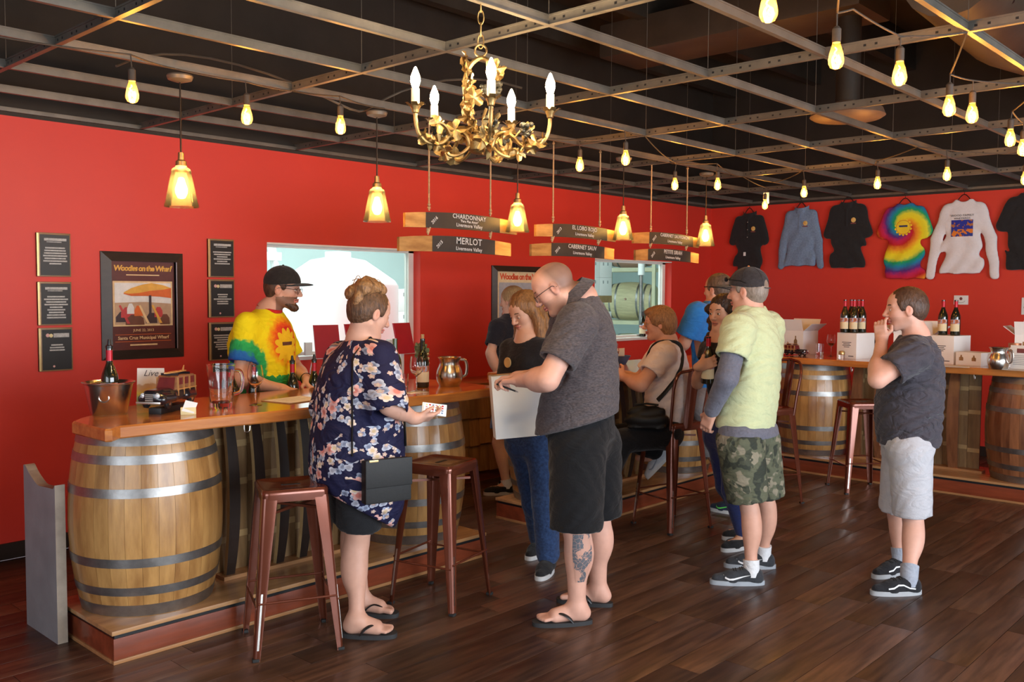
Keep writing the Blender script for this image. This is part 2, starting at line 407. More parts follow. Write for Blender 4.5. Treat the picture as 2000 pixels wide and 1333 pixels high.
def lying_barrel(loc, m, label, rz):
    b = thing('barrel', label, 'barrel', loc, rz, 'barrels lying on the rack')
    prof = [(.28+.075*(1-(2*t-1)**2), -.46+.92*t) for t in [i/14 for i in range(15)]]
    MB().lathe(prof, 32, axis='x').build('staves', m, b)
    for xx in (-.43,-.32,-.20,.20,.32,.43):
        r = .28+.075*(1-(xx/.46)**2)+.003
        MB().lathe([(r-.002,xx-.018),(r,xx-.018),(r,xx+.018),(r-.002,xx+.018)], 32, axis='x', cap=False).build('hoop', M_STEEL, b)
    MB().sphere((0,-.352,.04),.022).build('bung', oak_pink, b)
    return b
RX, RY, RA = 13.95, 10.0, math.radians(-72)
rk = thing('barrel_rack', 'cream steel barrel rack seen through the small inner window', 'rack', (RX, RY, 0), RA)
for x in (-.52,.52):
    for y in (-.32,.32): MB().box((x-.03,y-.03,0),(x+.03,y+.03,2.9)).build('upright', rackm, rk)
for z in (.12,1.08,2.04):
    for y in (-.30,.30): MB().box((-.5,y-.025,z),(.5,y+.025,z+.07)).build('cradle_rail', rackm, rk)
lying_barrel((RX,RY,.55), oak_pale, 'pale oak barrel on the lowest tier of the rack', RA)
lying_barrel((RX,RY,1.50), oak_pale, 'pale oak barrel lying in the middle of the small inner window', RA)
lying_barrel((RX,RY,2.46), oak_pink, 'wine-stained barrel at the top of the small inner window', RA)
hose = thing('hand_pump', 'white and dark pipe hanging at the right of the small inner window', 'pipe', (12.55, 8.8, 0))
MB().cyl((0,0,1.95),(0,0,2.32),.055).build('white_sleeve', M_WHITE, hose); MB().cyl((0,0,.3),(0,0,1.95),.03).build('dark_pipe', M_STEEL, hose)
# ================================================================ bars: barrels, stave panels, plinths, counters
M_OAK = mat('varnished_oak', (.52, .285, .095), .3, noise=(3.4, .5, (.27, .125, .038)), bump=(14, .10), stretch=(4, 4, .8), rnd=.075, coat=.3)
M_OAKD = mat('wine_dark_oak', (.30, .125, .055), .24, noise=(3.0, .5, (.12, .045, .022)), bump=(14, .10), stretch=(5, 5, .7), rnd=.16, coat=.45)
M_STAVE = mat('pale_barrel_stave', (.36, .22, .10), .5, noise=(3.5, .5, (.20, .11, .045)), stretch=(5, 5, .8), rnd=.2)
M_CHAR = mat('charred_stave', (.026, .015, .011), .45, noise=(6, .4), stretch=(4, 4, .8), rnd=.2)
M_TOP = mat('oiled_redwood', (.58, .215, .048), .16, noise=(2.6, .4, (.33, .095, .022)), bump=(8, .03), stretch=(.8, 6, 6), coat=.5)
M_TOPEND = mat('redwood_end_grain', (.30, .11, .05), .35, noise=(20, .35), stretch=(1, 1, 6))
M_PLTOP = mat('plinth_board', (.50, .26, .11), .2, noise=(3, .35), stretch=(.8, 6, 6), coat=.4)
M_FASC = mat('mahogany_fascia', (.26, .055, .022), .3, noise=(3, .45), stretch=(.8, 6, 6), coat=.2)
M_LIP = mat('plinth_moulding', (.42, .20, .08), .35, noise=(5, .3), stretch=(.8, 6, 6))
HB = .86
M_BAND = mat('hoop_ghost_mark', (.55, .37, .17), .5, noise=(8, .3))
def brad(t): return .300+.056*(1-(2*t-1)**2)
def stave_mesh(m, n=30):
    b = MB(); a = 2*PI/n*.985
    prof = [(brad(i/10), HB*i/10) for i in range(11)]
    b.lathe(prof, 2, ang=a, a0=-a/2, cap=False)
    b.lathe([(r-.03, z) for r, z in prof], 2, ang=a, a0=-a/2, cap=False)
    k = 33
    for j in range(10):
        for i in (0, 2): b.f.append((j*3+i, (j+1)*3+i, k+(j+1)*3+i, k+j*3+i)); b.mi.append(0)
    for j in (0, 10):
        for i in range(2): b.f.append((j*3+i, j*3+i+1, k+j*3+i+1, k+j*3+i)); b.mi.append(0)
    return b.mesh('stave', m, 50)
hoop_mes = {}
def hoop_mesh(zc, h):
    if (zc, h) not in hoop_mes:
        r0, r1 = brad((zc-h/2)/HB)+.0025, brad((zc+h/2)/HB)+.0025
        hoop_mes[(zc, h)] = MB().lathe([(r0-.004, zc-h/2), (r0, zc-h/2), (r1, zc+h/2), (r1-.004, zc+h/2)], 48, cap=False).mesh('hoop', M_STEEL)
    return hoop_mes[(zc, h)]
sv_oak, sv_dark = stave_mesh(M_OAK), stave_mesh(M_OAKD)
head_me = MB().lathe([(.27, 0), (.27, .02)], 40).mesh('barrel_head', M_STAVE)
def barrel(loc, label, me, rz=0):
    b = thing('wine_barrel', label, 'barrel', loc, rz, 'upright barrels built into the bars')
    for k in range(30): inst('stave', me, b, (0,0,0), (0,0,k*2*PI/30))
    for zc, h in ((.03,.055),(.125,.04),(.262,.042),(.585,.042),(.735,.04),(.828,.06)): inst('hoop', hoop_mesh(zc, h), b)
    inst('barrel_head', head_me, b, (0,0,.815)); inst('barrel_head', head_me, b, (0,0,.03))
    for zc in (.262,.585): MB().sphere((brad(zc/HB)+.004, 0, zc), .006, 8, 5).build('rivet', M_STEEL, b)
    return b
def bent_stave(m_face, m_edge, w, th, bulge, z0, z1):
    b = MB(); n = 12
    for i in range(n):
        ya, yb = -bulge*(1-(2*i/n-1)**2), -bulge*(1-(2*(i+1)/n-1)**2); za, zb = z0+(z1-z0)*i/n, z0+(z1-z0)*(i+1)/n
        wa, wb = w/2*(.8+.2*(1-(2*i/n-1)**2)), w/2*(.8+.2*(1-(2*(i+1)/n-1)**2))
        b.m = 0; b.quad((-wa,ya,za),(wa,ya,za),(wb,yb,zb),(-wb,yb,zb)); b.quad((-wa,ya+th,za),(wa,ya+th,za),(wb,yb+th,zb),(-wb,yb+th,zb))
        b.m = 1; b.quad((-wa,ya,za),(-wb,yb,zb),(-wb,yb+th,zb),(-wa,ya+th,za)); b.quad((wa,ya,za),(wb,yb,zb),(wb,yb+th,zb),(wa,ya+th,za))
    b.m = 1; wa = w/2*.8; b.quad((-wa,0,z0),(wa,0,z0),(wa,th,z0),(-wa,th,z0)); b.quad((-wa,0,z1),(wa,0,z1),(wa,th,z1),(-wa,th,z1))
    return b.mesh('bent_stave', [m_face, m_edge], 40)
bent_dark = bent_stave(M_CHAR, M_BAND, .062, .028, .055, .17, 1.0)
bent_red = bent_stave(M_OAKD, M_OAKD, .095, .028, .05, .17, 1.0)
back_stave = MB().box((0,0,.16),(.098,.018,1.0),.003).mesh('panel_stave', M_STAVE)
ghost = MB().box((0,-.0012,0),(.098,0,.035)).mesh('hoop_mark', M_BAND)
rng = random.Random(3)
def stave_panel(loc, rz, x0, x1, label, front, spacing=.15, first=.05):
    p = thing('stave_panel', label, 'panel', loc, rz, 'stave panels between the bar barrels')
    k = 0; x = x0
    while x+.09 < x1:
        o = inst('panel_stave', back_stave, p, (x, 0, 0))
        for zz in (.34, .62, .86): inst('hoop_mark', ghost, o, (0, 0, zz+.03*rng.uniform(-1, 1)))
        x += .1
    x = x0+first
    while x < x1-.03:
        inst('front_stave', front, p, (x, -.075, 0), (0, 0, rng.uniform(-.05, .05))); x += spacing
    MB().box((x0, -.10, .155), (x1, 0, .175)).build('bottom_rail', M_LIP, p); MB().box((x0, -.06, .985), (x1, .0, 1.0)).build('top_rail', M_STAVE, p)
    return p
def plinth(loc, rz, L, D, label):
    p = thing('bar_plinth', label, 'plinth', loc, rz, 'bar plinths')
    MB().box((-.012,-.012,.135),(L+.012,D,.155),.003).build('plinth_top', M_PLTOP, p)
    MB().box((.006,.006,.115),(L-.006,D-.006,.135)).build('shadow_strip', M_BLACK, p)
    MB().box((0,0,.018),(L,.02,.115),.002).build('front_fascia', M_FASC, p)
    MB().box((0,.02,.018),(.02,D,.115),.002).build('end_fascia', M_FASC, p); MB().box((L-.02,.02,.018),(L,D,.115),.002).build('end_fascia', M_FASC, p)
    MB().box((-.004,-.006,0),(L+.004,.02,.018),.004).build('toe_moulding', M_LIP, p); MB().box((-.006,.0205,0),(.02,D,.018),.004).build('toe_moulding', M_LIP, p)
    return p
def counter(name, label, poly, loc, rz, z0=1.015, z1=1.072):
    b = MB(); n = len(poly); c = (sum(p[0] for p in poly)/n, sum(p[1] for p in poly)/n)
    def ring(f, z): return [(x+(c[0]-x)*f if False else x, y, z) for x, y in poly]
    def off(d):
        out = []
        for i in range(n):
            p0, p1, p2 = Vector(poly[i-1]), Vector(poly[i]), Vector(poly[(i+1) % n])
            a = (p1-p0).normalized(); e = (p2-p1).normalized(); nn = (Vector((-a.y, a.x))+Vector((-e.y, e.x))); nn = nn.normalized() if nn.length > 1e-6 else Vector((-a.y, a.x))
            out.append(tuple(p1+nn*d))
        return out
    rings = [(off(.006), z0), (off(0), z0+.006), (off(0), z1-.008), (off(.007), z1)]
    vs = [(x, y, z) for pl, z in rings for x, y in pl]; fs = []
    for j in range(3):
        for i in range(n): fs.append((j*n+i, j*n+(i+1) % n, (j+1)*n+(i+1) % n, (j+1)*n+i))
    fs.append(tuple(range(n))[::-1]); fs.append(tuple(range(3*n, 4*n)))
    b.add(vs, fs); o = b.build(name, M_TOP, smooth=30); o.location = loc; o.rotation_euler = (0,0,rz)
    return tag(o, label, 'counter')
def wavy(x0, x1, y, amp, seed, step=.12):
    r = random.Random(seed); ph = [r.uniform(0, 6) for _ in range(3)]; n = int((x1-x0)/step)
    return [(x0+(x1-x0)*i/n, y+amp*(math.sin(2.1*i*step+ph[0])+.6*math.sin(5.3*i*step+ph[1])+.3*math.sin(11*i*step+ph[2]))/1.6) for i in range(n+1)]

# --- nearest bar, along the red wall
plinth((1.73, 4.02, 0), 0, 2.33, .62, 'low plank plinth under the nearest bar with the two golden barrels')
barrel((2.055, 4.365, .155), 'golden oak barrel at the near left end of the bar, beside the grey board', sv_oak, .12)
barrel((3.74, 4.365, .155), 'golden oak barrel under the right end of the nearest bar', sv_oak, .7)
stave_panel((0, 4.40, 0), 0, 2.43, 3.36, 'stave panel with dark bent staves behind the front stool', bent_dark)
poly = [(1.672, 3.935), (1.70, 3.925)]+wavy(1.76, 4.05, 3.955, .028, 4)+[(4.13, 3.97), (4.17, 4.03), (4.17, 4.74), (2.35, 4.74), (2.05, 4.62), (1.74, 4.36), (1.668, 4.27)]
counter('bar_counter', 'glossy live-edge redwood counter of the nearest bar', poly, (0,0,0), 0)
sh = thing('back_shelf', 'narrow wooden speed shelf behind the nearest bar counter', 'shelf', (2.4, 4.76, 0))
MB().box((0,0,.90),(1.7,.125,.925),.003).build('shelf_board', M_STAVE, sh)
for x in (.05, .85, 1.62): MB().box((x,.02,0),(x+.04,.11,.90)).build('support', M_STAVE, sh)

# --- second bar, further along
plinth((4.83, 4.03, 0), 0, 3.20, .62, 'low plank plinth under the middle bar behind the woman in jeans')
barrel((5.17, 4.375, .155), 'oak barrel at the left end of the middle bar, behind the blue jeans', sv_oak, .4)
barrel((6.75, 4.375, .155), 'oak barrel of the middle bar hidden behind the seated woman', sv_oak, 1.1)
stave_panel((0, 4.41, 0), 0, 5.55, 6.37, 'stave panel of the middle bar below the seated woman', bent_dark)
poly = [(4.83, 3.96)]+wavy(4.88, 7.90, 3.965, .022, 8)+[(7.90, 4.75), (4.83, 4.75)]
counter('bar_counter', 'redwood counter of the middle bar in front of the seated woman', poly, (0,0,0), 0)

# --- back bar in front of the hanging shirts (local x runs toward -y)
R3 = -PI/2
plinth((8.05, 4.0, 0), R3, 6.2, .62, 'long plank plinth under the bar below the hanging shirts')
barrel((8.39, 3.92-.05, .155), 'dark oak barrel of the shirt-wall bar beside the tall back stool', sv_oak, .2)
barrel((8.39, 1.98, .155), 'wine-dark barrel at the right edge below the silver pitcher', sv_dark, .9)
stave_panel((8.42, 4.0, 0), R3, .51, 1.66, 'stave panel of the shirt-wall bar behind the man in shorts', bent_red, .21, .07)
poly = wavy(-.02, 6.2, -.06, .014, 12)+[(6.2, .72), (-.02, .72)]
counter('bar_counter', 'orange redwood counter of the bar below the hanging shirts', poly, (8.05, 4.0, 0), R3)

# --- hooks under the counters
hk = MB().tube([(0,0,0),(0,0,-.03),(.004,0,-.045),(.018,0,-.05),(.03,0,-.04),(.032,0,-.02)], .0035, 8).mesh('bag_hook', M_STAIN)
for i, (x, y, lab) in enumerate(((2.40, 4.04, 'chrome bag hook under the nearest counter beside the golden barrel'), (8.03, 3.36, 'chrome bag hook under the shirt-wall counter by the dark barrel'), (8.03, 2.34, 'chrome bag hook under the shirt-wall counter by the wine-dark barrel'))):
    tag(inst('bag_hook', hk, None, (x, y, 1.016)), lab, 'hook', 'bag hooks')

# --- back cabinet clad with shingles along the red wall
M_SHING = mat('cedar_shingle', (.40, .20, .065), .5, noise=(4, .5, (.24, .10, .03)), stretch=(5, 5, .8), rnd=.25)
cab = thing('back_cabinet', 'low cabinet clad in cedar shingles below the red wall', 'cabinet', (4.3, 5.62, 0))
MB().box((0,.03,.10),(2.3,.46,.84)).build('carcass', M_STAVE, cab); MB().box((-.03,-.02,.84),(2.33,.46,.875),.003).build('cabinet_top', M_TOP, cab); MB().box((.02,.06,0),(2.28,.44,.10)).build('kick_board', M_FASC, cab)
shm = MB().add([(0,0,0),(.118,0,0),(.118,.022,.25),(0,.022,.25),(0,.016,0),(.118,.016,0),(.118,.028,.25),(0,.028,.25)], [(0,1,2,3),(4,7,6,5),(0,4,5,1),(3,2,6,7),(0,3,7,4),(1,5,6,2)]).mesh('shingle', M_SHING)
for r in range(3):
    for k in range(19): inst('shingle', shm, cab, (.002+k*.121, .0+.002*((k*7+r*3) % 4), .095+r*.235+.006*((k*5+r) % 3)))

# --- grey board leaning at the end of the near bar
M_GREYB = mat('grey_paint_board', (.24, .26, .27), .55, noise=(6, .2), bump=(40, .05)); M_RAW = mat('raw_board_edge', (.33, .26, .20), .6, noise=(12, .3))
gb = MB(); Y0, Y1, X0, X1 = 4.445, 4.835, 1.652, 1.698
poly = [(Y0, 0), (Y1, 0), (Y1, .80), (Y1-.015, .805)]+[(Y1-.03-.34*t, .80-.085*min(1, t*2.2)**.8*(1-.25*t)) for t in [i/12 for i in range(13)]]+[(Y0, .755)]
n = len(poly); gb.m = 0; gb.add([(X0, a, b) for a, b in poly], [tuple(range(n))]); gb.add([(X1, a, b) for a, b in poly], [tuple(range(n))])
gb.m = 1
for i in range(n):
    (a, b), (c, e) = poly[i], poly[(i+1) % n]; gb.quad((X0,a,b),(X1,a,b),(X1,c,e),(X0,c,e))
gb.build('end_board', [M_GREYB, M_RAW], smooth=20, label='tall grey painted board with a scooped top leaning beside the golden barrel', cat='board')

# ================================================================ stools
M_COP = mat('copper_brown_enamel', (.185, .048, .024), .2, .5, noise=(7, .2), coat=.5)
M_RUB = mat('rubber_foot', (.02, .02, .02), .7, noise=(20, .2))
def leg_me():
    b = MB(); prof = lambda w: [(0,0),(-w,0),(-w,.004),(-.010,.004),(-.004,.010),(-.004,.010)]
    # outer-rounded angle section lofted from seat corner to foot, in the corner's own frame (corner points outwards along +x,+y)
    secs = []
    for t, w in ((0,.066),(.35,.052),(.7,.040),(1,.030)):
        cx = .150+(.205-.150)*t; z = .725*(1-t)
        r = .016
        pts = [(cx-w, cx), (cx-r, cx), (cx-r*.3, cx-r*.3), (cx, cx-r), (cx, cx-w), (cx-.004, cx-w), (cx-.004, cx-r), (cx-r*.3-.004, cx-r*.3-.004), (cx-r, cx-.004), (cx-w, cx-.004)]
        secs.append([(p[0], p[1], z) for p in pts])
    m = len(secs[0]); vs = [p for s in secs for p in s]; fs = [(j*m+i, j*m+(i+1) % m, (j+1)*m+(i+1) % m, (j+1)*m+i) for j in range(len(secs)-1) for i in range(m)]
    b.add(vs, fs); return b.mesh('leg', M_COP, 60)
LEG = leg_me()
GUARD = MB().add([(.1822-.026,.1832,.30),(.1822-.017,.1832,.30),(.2012-.022,.2022,.05),(.2012-.013,.2022,.05),(.1822-.026,.1822,.30),(.1822-.017,.1822,.30),(.2012-.022,.2010,.05),(.2012-.013,.2010,.05)], [(0,1,3,2),(4,6,7,5),(0,2,6,4),(1,5,7,3),(0,4,5,1),(2,3,7,6)]).mesh('leg_guard', M_STAIN)
FOOT = MB().box((.178,.178,0),(.208,.208,.014),.004).mesh('foot_pad', M_RUB)
def seat_me():
    b = MB(); n = 6; R = .035; h = .152
    def ring(h_, R_, z): 
        out = []
        for q, (sx, sy) in enumerate(((1,1),(-1,1),(-1,-1),(1,-1))):
            for k in range(n+1):
                a = PI/2*q+PI/2*k/n; out.append((sx*(h_-R_)+R_*math.cos(a), sy*(h_-R_)+R_*math.sin(a), z))
        return out
    rings = [ring(.150,.03,.705), ring(.152,.034,.735), ring(.152,.036,.750), ring(.146,.036,.760), ring(.135,.033,.760), ring(.128,.03,.756), ring(.05,.015,.754)]
    m = len(rings[0]); vs = [p for r in rings for p in r]
    b.add(vs, [(j*m+i, j*m+(i+1) % m, (j+1)*m+(i+1) % m, (j+1)*m+i) for j in range(len(rings)-1) for i in range(m)]+[tuple(range((len(rings)-1)*m, len(rings)*m))])
    b.m = 1; b.box((-.045,-.011,.7545),(.045,.011,.7552)); return b.mesh('seat', [M_COP, M_BLACK], 40)
SEAT = seat_me()
BR = MB().cyl((-.178,.183,.235),(.178,.183,.235),.006,n=8).mesh('foot_rail', M_COP)
XB = MB().box((-.16,-.008,.64),(.16,.008,.652)).mesh('under_brace', M_COP)
def stool(loc, rz, label, back=False):
    s = thing('bar_stool', label, 'stool', loc, rz, 'copper brown metal bar stools')
    inst('seat', SEAT, s)
    for k in range(4):
        l = inst('leg', LEG, s, (0,0,0), (0,0,k*PI/2)); inst('foot_pad', FOOT, l); inst('leg_guard', GUARD, l)
        inst('foot_rail', BR, s, (0,0,.0 if k % 2 else .02), (0,0,k*PI/2))
    inst('under_brace', XB, s, (0,0,0), (0,0,PI/4)); inst('under_brace', XB, s, (0,0,.013), (0,0,-PI/4))
    if back:   # hoop back on the local -y side
        pts = [(-.15,-.13,.70),(-.155,-.15,.85),(-.165,-.175,1.0)]+[(-.165+.05*(1-math.cos(a)), -.175-.02*math.sin(a), 1.0+.12*math.sin(a)) for a in (.5,1.0,PI/2)]
        pts += [(0,-.205,1.135)]; pts += [(-p[0],p[1],p[2]) for p in pts[:-1][::-1]]
        MB().tube(pts, .011, 10).build('back_hoop', M_COP, s)
        MB().grid(lambda u, v: (-.045+.09*u+(.02*(u-.5)*v), -.145-.06*v-.012*math.cos((u-.5)*PI), .72+.415*v), 4, 8).build('back_splat', M_COP, s)
    return s
stool((2.44, 3.70, 0), math.radians(-24), 'copper brown backless stool nearest the camera, in front of the golden barrel')
stool((3.335, 3.625, 0), math.radians(14.7), 'copper brown backless stool right of the woman in the floral tunic')
stool((5.55, 3.60, 0), math.radians(-14), 'hoop-backed copper brown stool the white-haired seated woman uses'.replace('white-haired ', ''), True)
stool((6.78, 3.50, 0), math.radians(62), 'hoop-backed copper brown stool behind the man in camouflage shorts', True)
stool((7.70, 3.13, 0), math.radians(-43), 'empty backless copper brown stool at the shirt-wall bar beside the man in grey shorts')
# ================================================================ lamps
WARM = (1.0, .60, .24)
M_FIL = mat('glowing_filament', (1,.7,.3), .5, emit=((1, .55, .16), 34), noise=(4, .02))
M_CORD = mat('brown_cord', (.07, .05, .035), .7, noise=(30, .3)); M_SOCK = mat('brass_socket', (.42, .30, .14), .35, .8, noise=(10, .25))
def thin_glass(name, tint, clear, rough=.05, transl=.25):
    """thin glass shell: part clear, part glowing through, with a glossy skin"""
    m = bpy.data.materials.new(name); m.use_nodes = True; nt = m.node_tree; N = nt.nodes; L = nt.links
    for n in list(N):
        if n.type == 'BSDF_PRINCIPLED': N.remove(n)
    out = N['Material Output']
    tr = N.new('ShaderNodeBsdfTransparent'); tr.inputs[0].default_value = (*tint, 1)
    tl = N.new('ShaderNodeBsdfTranslucent'); gl = N.new('ShaderNodeBsdfGlossy'); gl.inputs['Roughness'].default_value = rough
    nz = N.new('ShaderNodeTexNoise'); nz.inputs['Scale'].default_value = 40; rp = N.new('ShaderNodeValToRGB')
    rp.color_ramp.elements[0].color = (*[c*.75 for c in tint], 1); rp.color_ramp.elements[1].color = (*tint, 1); L.new(nz.outputs['Fac'], rp.inputs[0]); L.new(rp.outputs[0], tl.inputs[0])
    m1 = N.new('ShaderNodeMixShader'); m1.inputs[0].default_value = transl; L.new(tr.outputs[0], m1.inputs[1]); L.new(tl.outputs[0], m1.inputs[2])
    fr = N.new('ShaderNodeFresnel'); fr.inputs[0].default_value = 1.45
    m2 = N.new('ShaderNodeMixShader'); L.new(fr.outputs[0], m2.inputs[0]); L.new(m1.outputs[0], m2.inputs[1]); L.new(gl.outputs[0], m2.inputs[2])
    L.new(m2.outputs[0], out.inputs[0]); return m
M_AMBER = thin_glass('amber_bulb_glass', (1, .70, .30), 1, .03, .07)
M_SHADE = thin_glass('seeded_shade_glass', (1, .90, .62), 1, .08, .24)
M_FROST = mat('hot_frosted_bulb', (1,.95,.85), .5, emit=((1, .78, .48), 38), noise=(4, .02))
M_WARMB = mat('hot_pendant_bulb', (1,.9,.7), .5, emit=((1, .70, .34), 20), noise=(4, .02))

# --- five pendants over the bars
sh_prof = [(.024,.215),(.030,.20),(.044,.190),(.049,.178),(.048,.168),(.052,.155),(.079,.022),(.083,.012),(.084,0),(.080,.0),(.076,.014),(.049,.15),(.044,.17)]
SHADE = MB().lathe(sh_prof, 32, cap=False).mesh('glass_shade', M_SHADE)
names = ['leftmost glass pendant lamp, hanging over the golden barrel', 'glass pendant lamp left of the chardonnay board', 'glass pendant lamp over the right end of the chardonnay board',
         'glass pendant lamp between the two right-hand sign pairs', 'farthest glass pendant lamp, beside the room corner']
for k in range(5):
    x, y = 2.275+1.247*k, 4.40
    p = thing('pendant_lamp', names[k], 'lamp', (x, y, 2.085), 0, 'glass pendant lamps over the bars')
    MB().lathe([(.062,.655),(.064,.648),(.058,.632),(.02,.620),(0,.620)], 24).build('canopy', M_GRID, p)
    MB().cyl((0,0,.26),(0,0,.63),.0045,n=8).build('rod', M_DARKMET, p)
    MB().lathe([(.0,.275),(.014,.272),(.016,.235),(.026,.228),(.028,.205),(.020,.195),(.018,.15),(0,.15)], 20).build('socket', M_SOCK, p)
    inst('glass_shade', SHADE, p)
    MB().lathe([(.001,.04),(.018,.045),(.030,.07),(.031,.09),(.020,.125),(.014,.145),(.0,.15)], 16).build('bulb', M_WARMB, p)
    point('pendant_light', (0,0,.085), 78, WARM, .035, p)

# --- strings of amber bulbs
BULB = MB().lathe([(.0,-.06),(.008,-.0595),(.020,-.054),(.0275,-.040),(.0285,-.026),(.024,0),(.016,.028),(.0135,.038)], 20, cap=False).mesh('bulb_glass', M_AMBER)
FILA = MB().tube([(.004*math.cos(a)+.006*math.cos(a*.3), .004*math.sin(a), -.035+.055*(a/14)) for a in [i*.5 for i in range(29)]], .0022, 5).mesh('filament', M_FIL)
SOCK = MB().lathe([(.0,.036),(.0145,.036),(.016,.045),(.016,.085),(.008,.095),(0,.095)], 16).mesh('lamp_socket', M_CORD)
def string(label, pts, anchors, power=6.0):
    """pts: bulb centres; anchors: cord points"""
    s = thing('string_lights', label, 'string lights', (0,0,0), 0, 'strings of amber bulbs under the ceiling')
    cord = []
    for i in range(len(anchors)-1):
        a, b = Vector(anchors[i]), Vector(anchors[i+1]); n = 8
        for j in range(n):
            t = j/n; q = a.lerp(b, t); q.z -= .22*(a-b).length**1.2*t*(1-t)*.35; cord.append(q)
    cord.append(Vector(anchors[-1])); MB().tube(cord, .0042, 6).build('cord', M_CORD, s)
    for (x, y, z) in pts:
        # drop lead from the nearest cord point
        q = min(cord, key=lambda c: (c-Vector((x,y,z+.13))).length)
        b = inst('bulb', BULB, s, (x,y,z)); inst('filament', FILA, b); inst('lamp_socket', SOCK, b)
        MB().tube([q, (x,y,z+.09)], .003, 5).build('drop_lead', M_CORD, s)
        point('bulb_light', (x,y,z-.02), power, (1,.56,.18), .02, s)
Z = 2.55
sp = lambda a: [(x, y, GZ-.0 if k % 2 else GZ-.02) for k, (x, y) in enumerate(a)]
string('string of amber bulbs above the nearest bar, left of the chandelier', [(1.86,4.03,Z),(2.48,4.12,Z),(2.96,4.00,Z)], [(1.0,4.3,GZ),(1.86,4.04,GZ-.04),(2.2,4.3,GZ),(2.48,4.13,GZ-.04),(2.86,4.3,GZ),(2.97,4.02,GZ-.05),(3.5,4.3,GZ)])
string('string of amber bulbs over the middle bar, right of the chandelier', [(4.95,3.99,Z),(4.9,3.57,Z),(6.34,4.13,Z),(6.56,3.87,Z),(8.36,4.40,Z)],
       [(4.7,4.3,GZ),(4.95,4.0,GZ-.04),(5.3,3.70,GZ),(4.9,3.58,GZ-.03),(5.3,3.70,GZ),(6.34,4.12,GZ-.04),(6.52,4.3,GZ),(6.56,3.88,GZ-.04),(7.74,4.3,GZ),(8.36,4.39,GZ-.04),(8.96,4.3,GZ)])
string('string of amber bulbs near the hanging shirts', [(7.53,3.60,Z),(7.30,2.88,Z),(7.08,2.29,Z),(7.72,1.94,Z)], [(8.3,4.3,GZ),(7.53,3.61,GZ-.02),(7.74,3.09,GZ),(7.30,2.89,GZ-.03),(7.0,2.48,GZ),(7.08,2.30,GZ-.03),(7.74,1.87,GZ-.02),(7.74,1.2,GZ)])
string('string of amber bulbs at the upper right, nearest the camera', [(2.61,1.375,Z),(3.31,1.47,Z),(3.74,1.40,Z),(4.53,1.465,Z),(4.78,1.44,Z),(5.67,1.505,Z),(6.1,1.55,Z)],
       [(2.0,1.26,GZ),(2.61,1.376,GZ-.03),(2.87,1.26,GZ),(3.31,1.47,GZ-.05),(3.4,1.45,GZ-.02),(3.74,1.40,GZ-.06),(4.08,1.26,GZ),(4.53,1.465,GZ-.06),(4.78,1.44,GZ-.05),(5.3,1.26,GZ),(5.67,1.5,GZ-.06),(6.1,1.55,GZ-.06),(6.52,1.26,GZ)])
tg = thing('tag_on_cord', 'small white paper tag clipped to the cord above the black polo shirt', 'tag', (8.42, 4.42, 2.55))
MB().box((-.003,-.03,0),(.003,.03,.11),.002).build('paper_tag', M_WHITE, tg); MB().cyl((0,0,.11),(0,0,.17),.002,n=5).build('tie', M_CORD, tg)

# --- the chandelier
M_GILT = mat('antique_gilt', (.55, .36, .13), .38, .75, noise=(18, .55, (.16, .095, .035)), bump=(40, .2))
M_GRAPE = mat('dark_grapes', (.06, .055, .04), .3, .3, noise=(12, .4))
M_SLEEVE = mat('candle_sleeve', (.85, .78, .62), .5, noise=(6, .1))
CX, CY = 2.49, 2.49; rtv = Vector((math.sin(YAW), -math.cos(YAW), 0)); fwv = Vector((math.cos(YAW), math.sin(YAW), 0))
ch = thing('chandelier', 'ornate gilt chandelier with grape vines and five candle bulbs', 'chandelier', (CX, CY, 2.17), math.atan2(rtv.y, rtv.x))
# local frame: x = along the room diagonal to the right, y = away
def leaf(sz, seed=0):
    r = random.Random(seed); b = MB(); n = 20; rim = []
    for i in range(n):
        a = 2*PI*i/n; lob = .62+.38*abs(math.cos(2.5*a+.0))**.8+.07*r.uniform(-1,1)
        if i == 10: lob = .35
        rim.append((sz*lob*math.cos(a), sz*lob*math.sin(a), sz*(.16*math.cos(5*a)+.22*lob*lob-.12)))
    b.add([(0,0,0)]+rim+[(p[0]*.5,p[1]*.5,p[2]*.35-sz*.03*(1 if i % 2 else -1)) for i, p in enumerate(rim)], [(0,n+1+i,n+1+(i+1) % n) for i in range(n)]+[(n+1+i,1+i,1+(i+1) % n,n+1+(i+1) % n) for i in range(n)])
    me = b.mesh('leaf', M_GILT, 60); return me
LEAVES = [leaf(.042, 1), leaf(.034, 2), leaf(.026, 5)]
lr = random.Random(11)
def put_leaf(par, p, k=None, rot=None):
    inst('leaf', LEAVES[lr.randrange(3) if k is None else k], par, p, rot or (lr.uniform(.6,2.2), lr.uniform(-.8,.8), lr.uniform(0,6.28)))
def grapes(par, p, n, spread, seed):
    r = random.Random(seed); b = MB()
    for i in range(n):
        t = i/n; w = spread*(1-t*.75); b.sphere((p[0]+r.uniform(-w,w), p[1]+r.uniform(-w,w), p[2]-spread*2.0*t+r.uniform(-.005,.005)), .0085+.002*r.random(), 8, 6)
    b.build('grape_cluster', M_GRAPE, par)
lk = MB()
for k in range(4):
    z0 = .425+.045*k; a = k*PI/2
    lk.tube([(.011*math.cos(t)*math.cos(a), .011*math.cos(t)*math.sin(a), z0+.026*math.sin(t)+.013) for t in [i*2*PI/14 for i in range(14)]], .0026, 6, closed=True)
lk.build('chain', M_GILT, ch)
MB().tube([(.022*math.cos(t), 0, .405+.022*math.sin(t)) for t in [i*2*PI/20 for i in range(20)]], .0038, 8, closed=True).build('top_ring', M_GILT, ch)
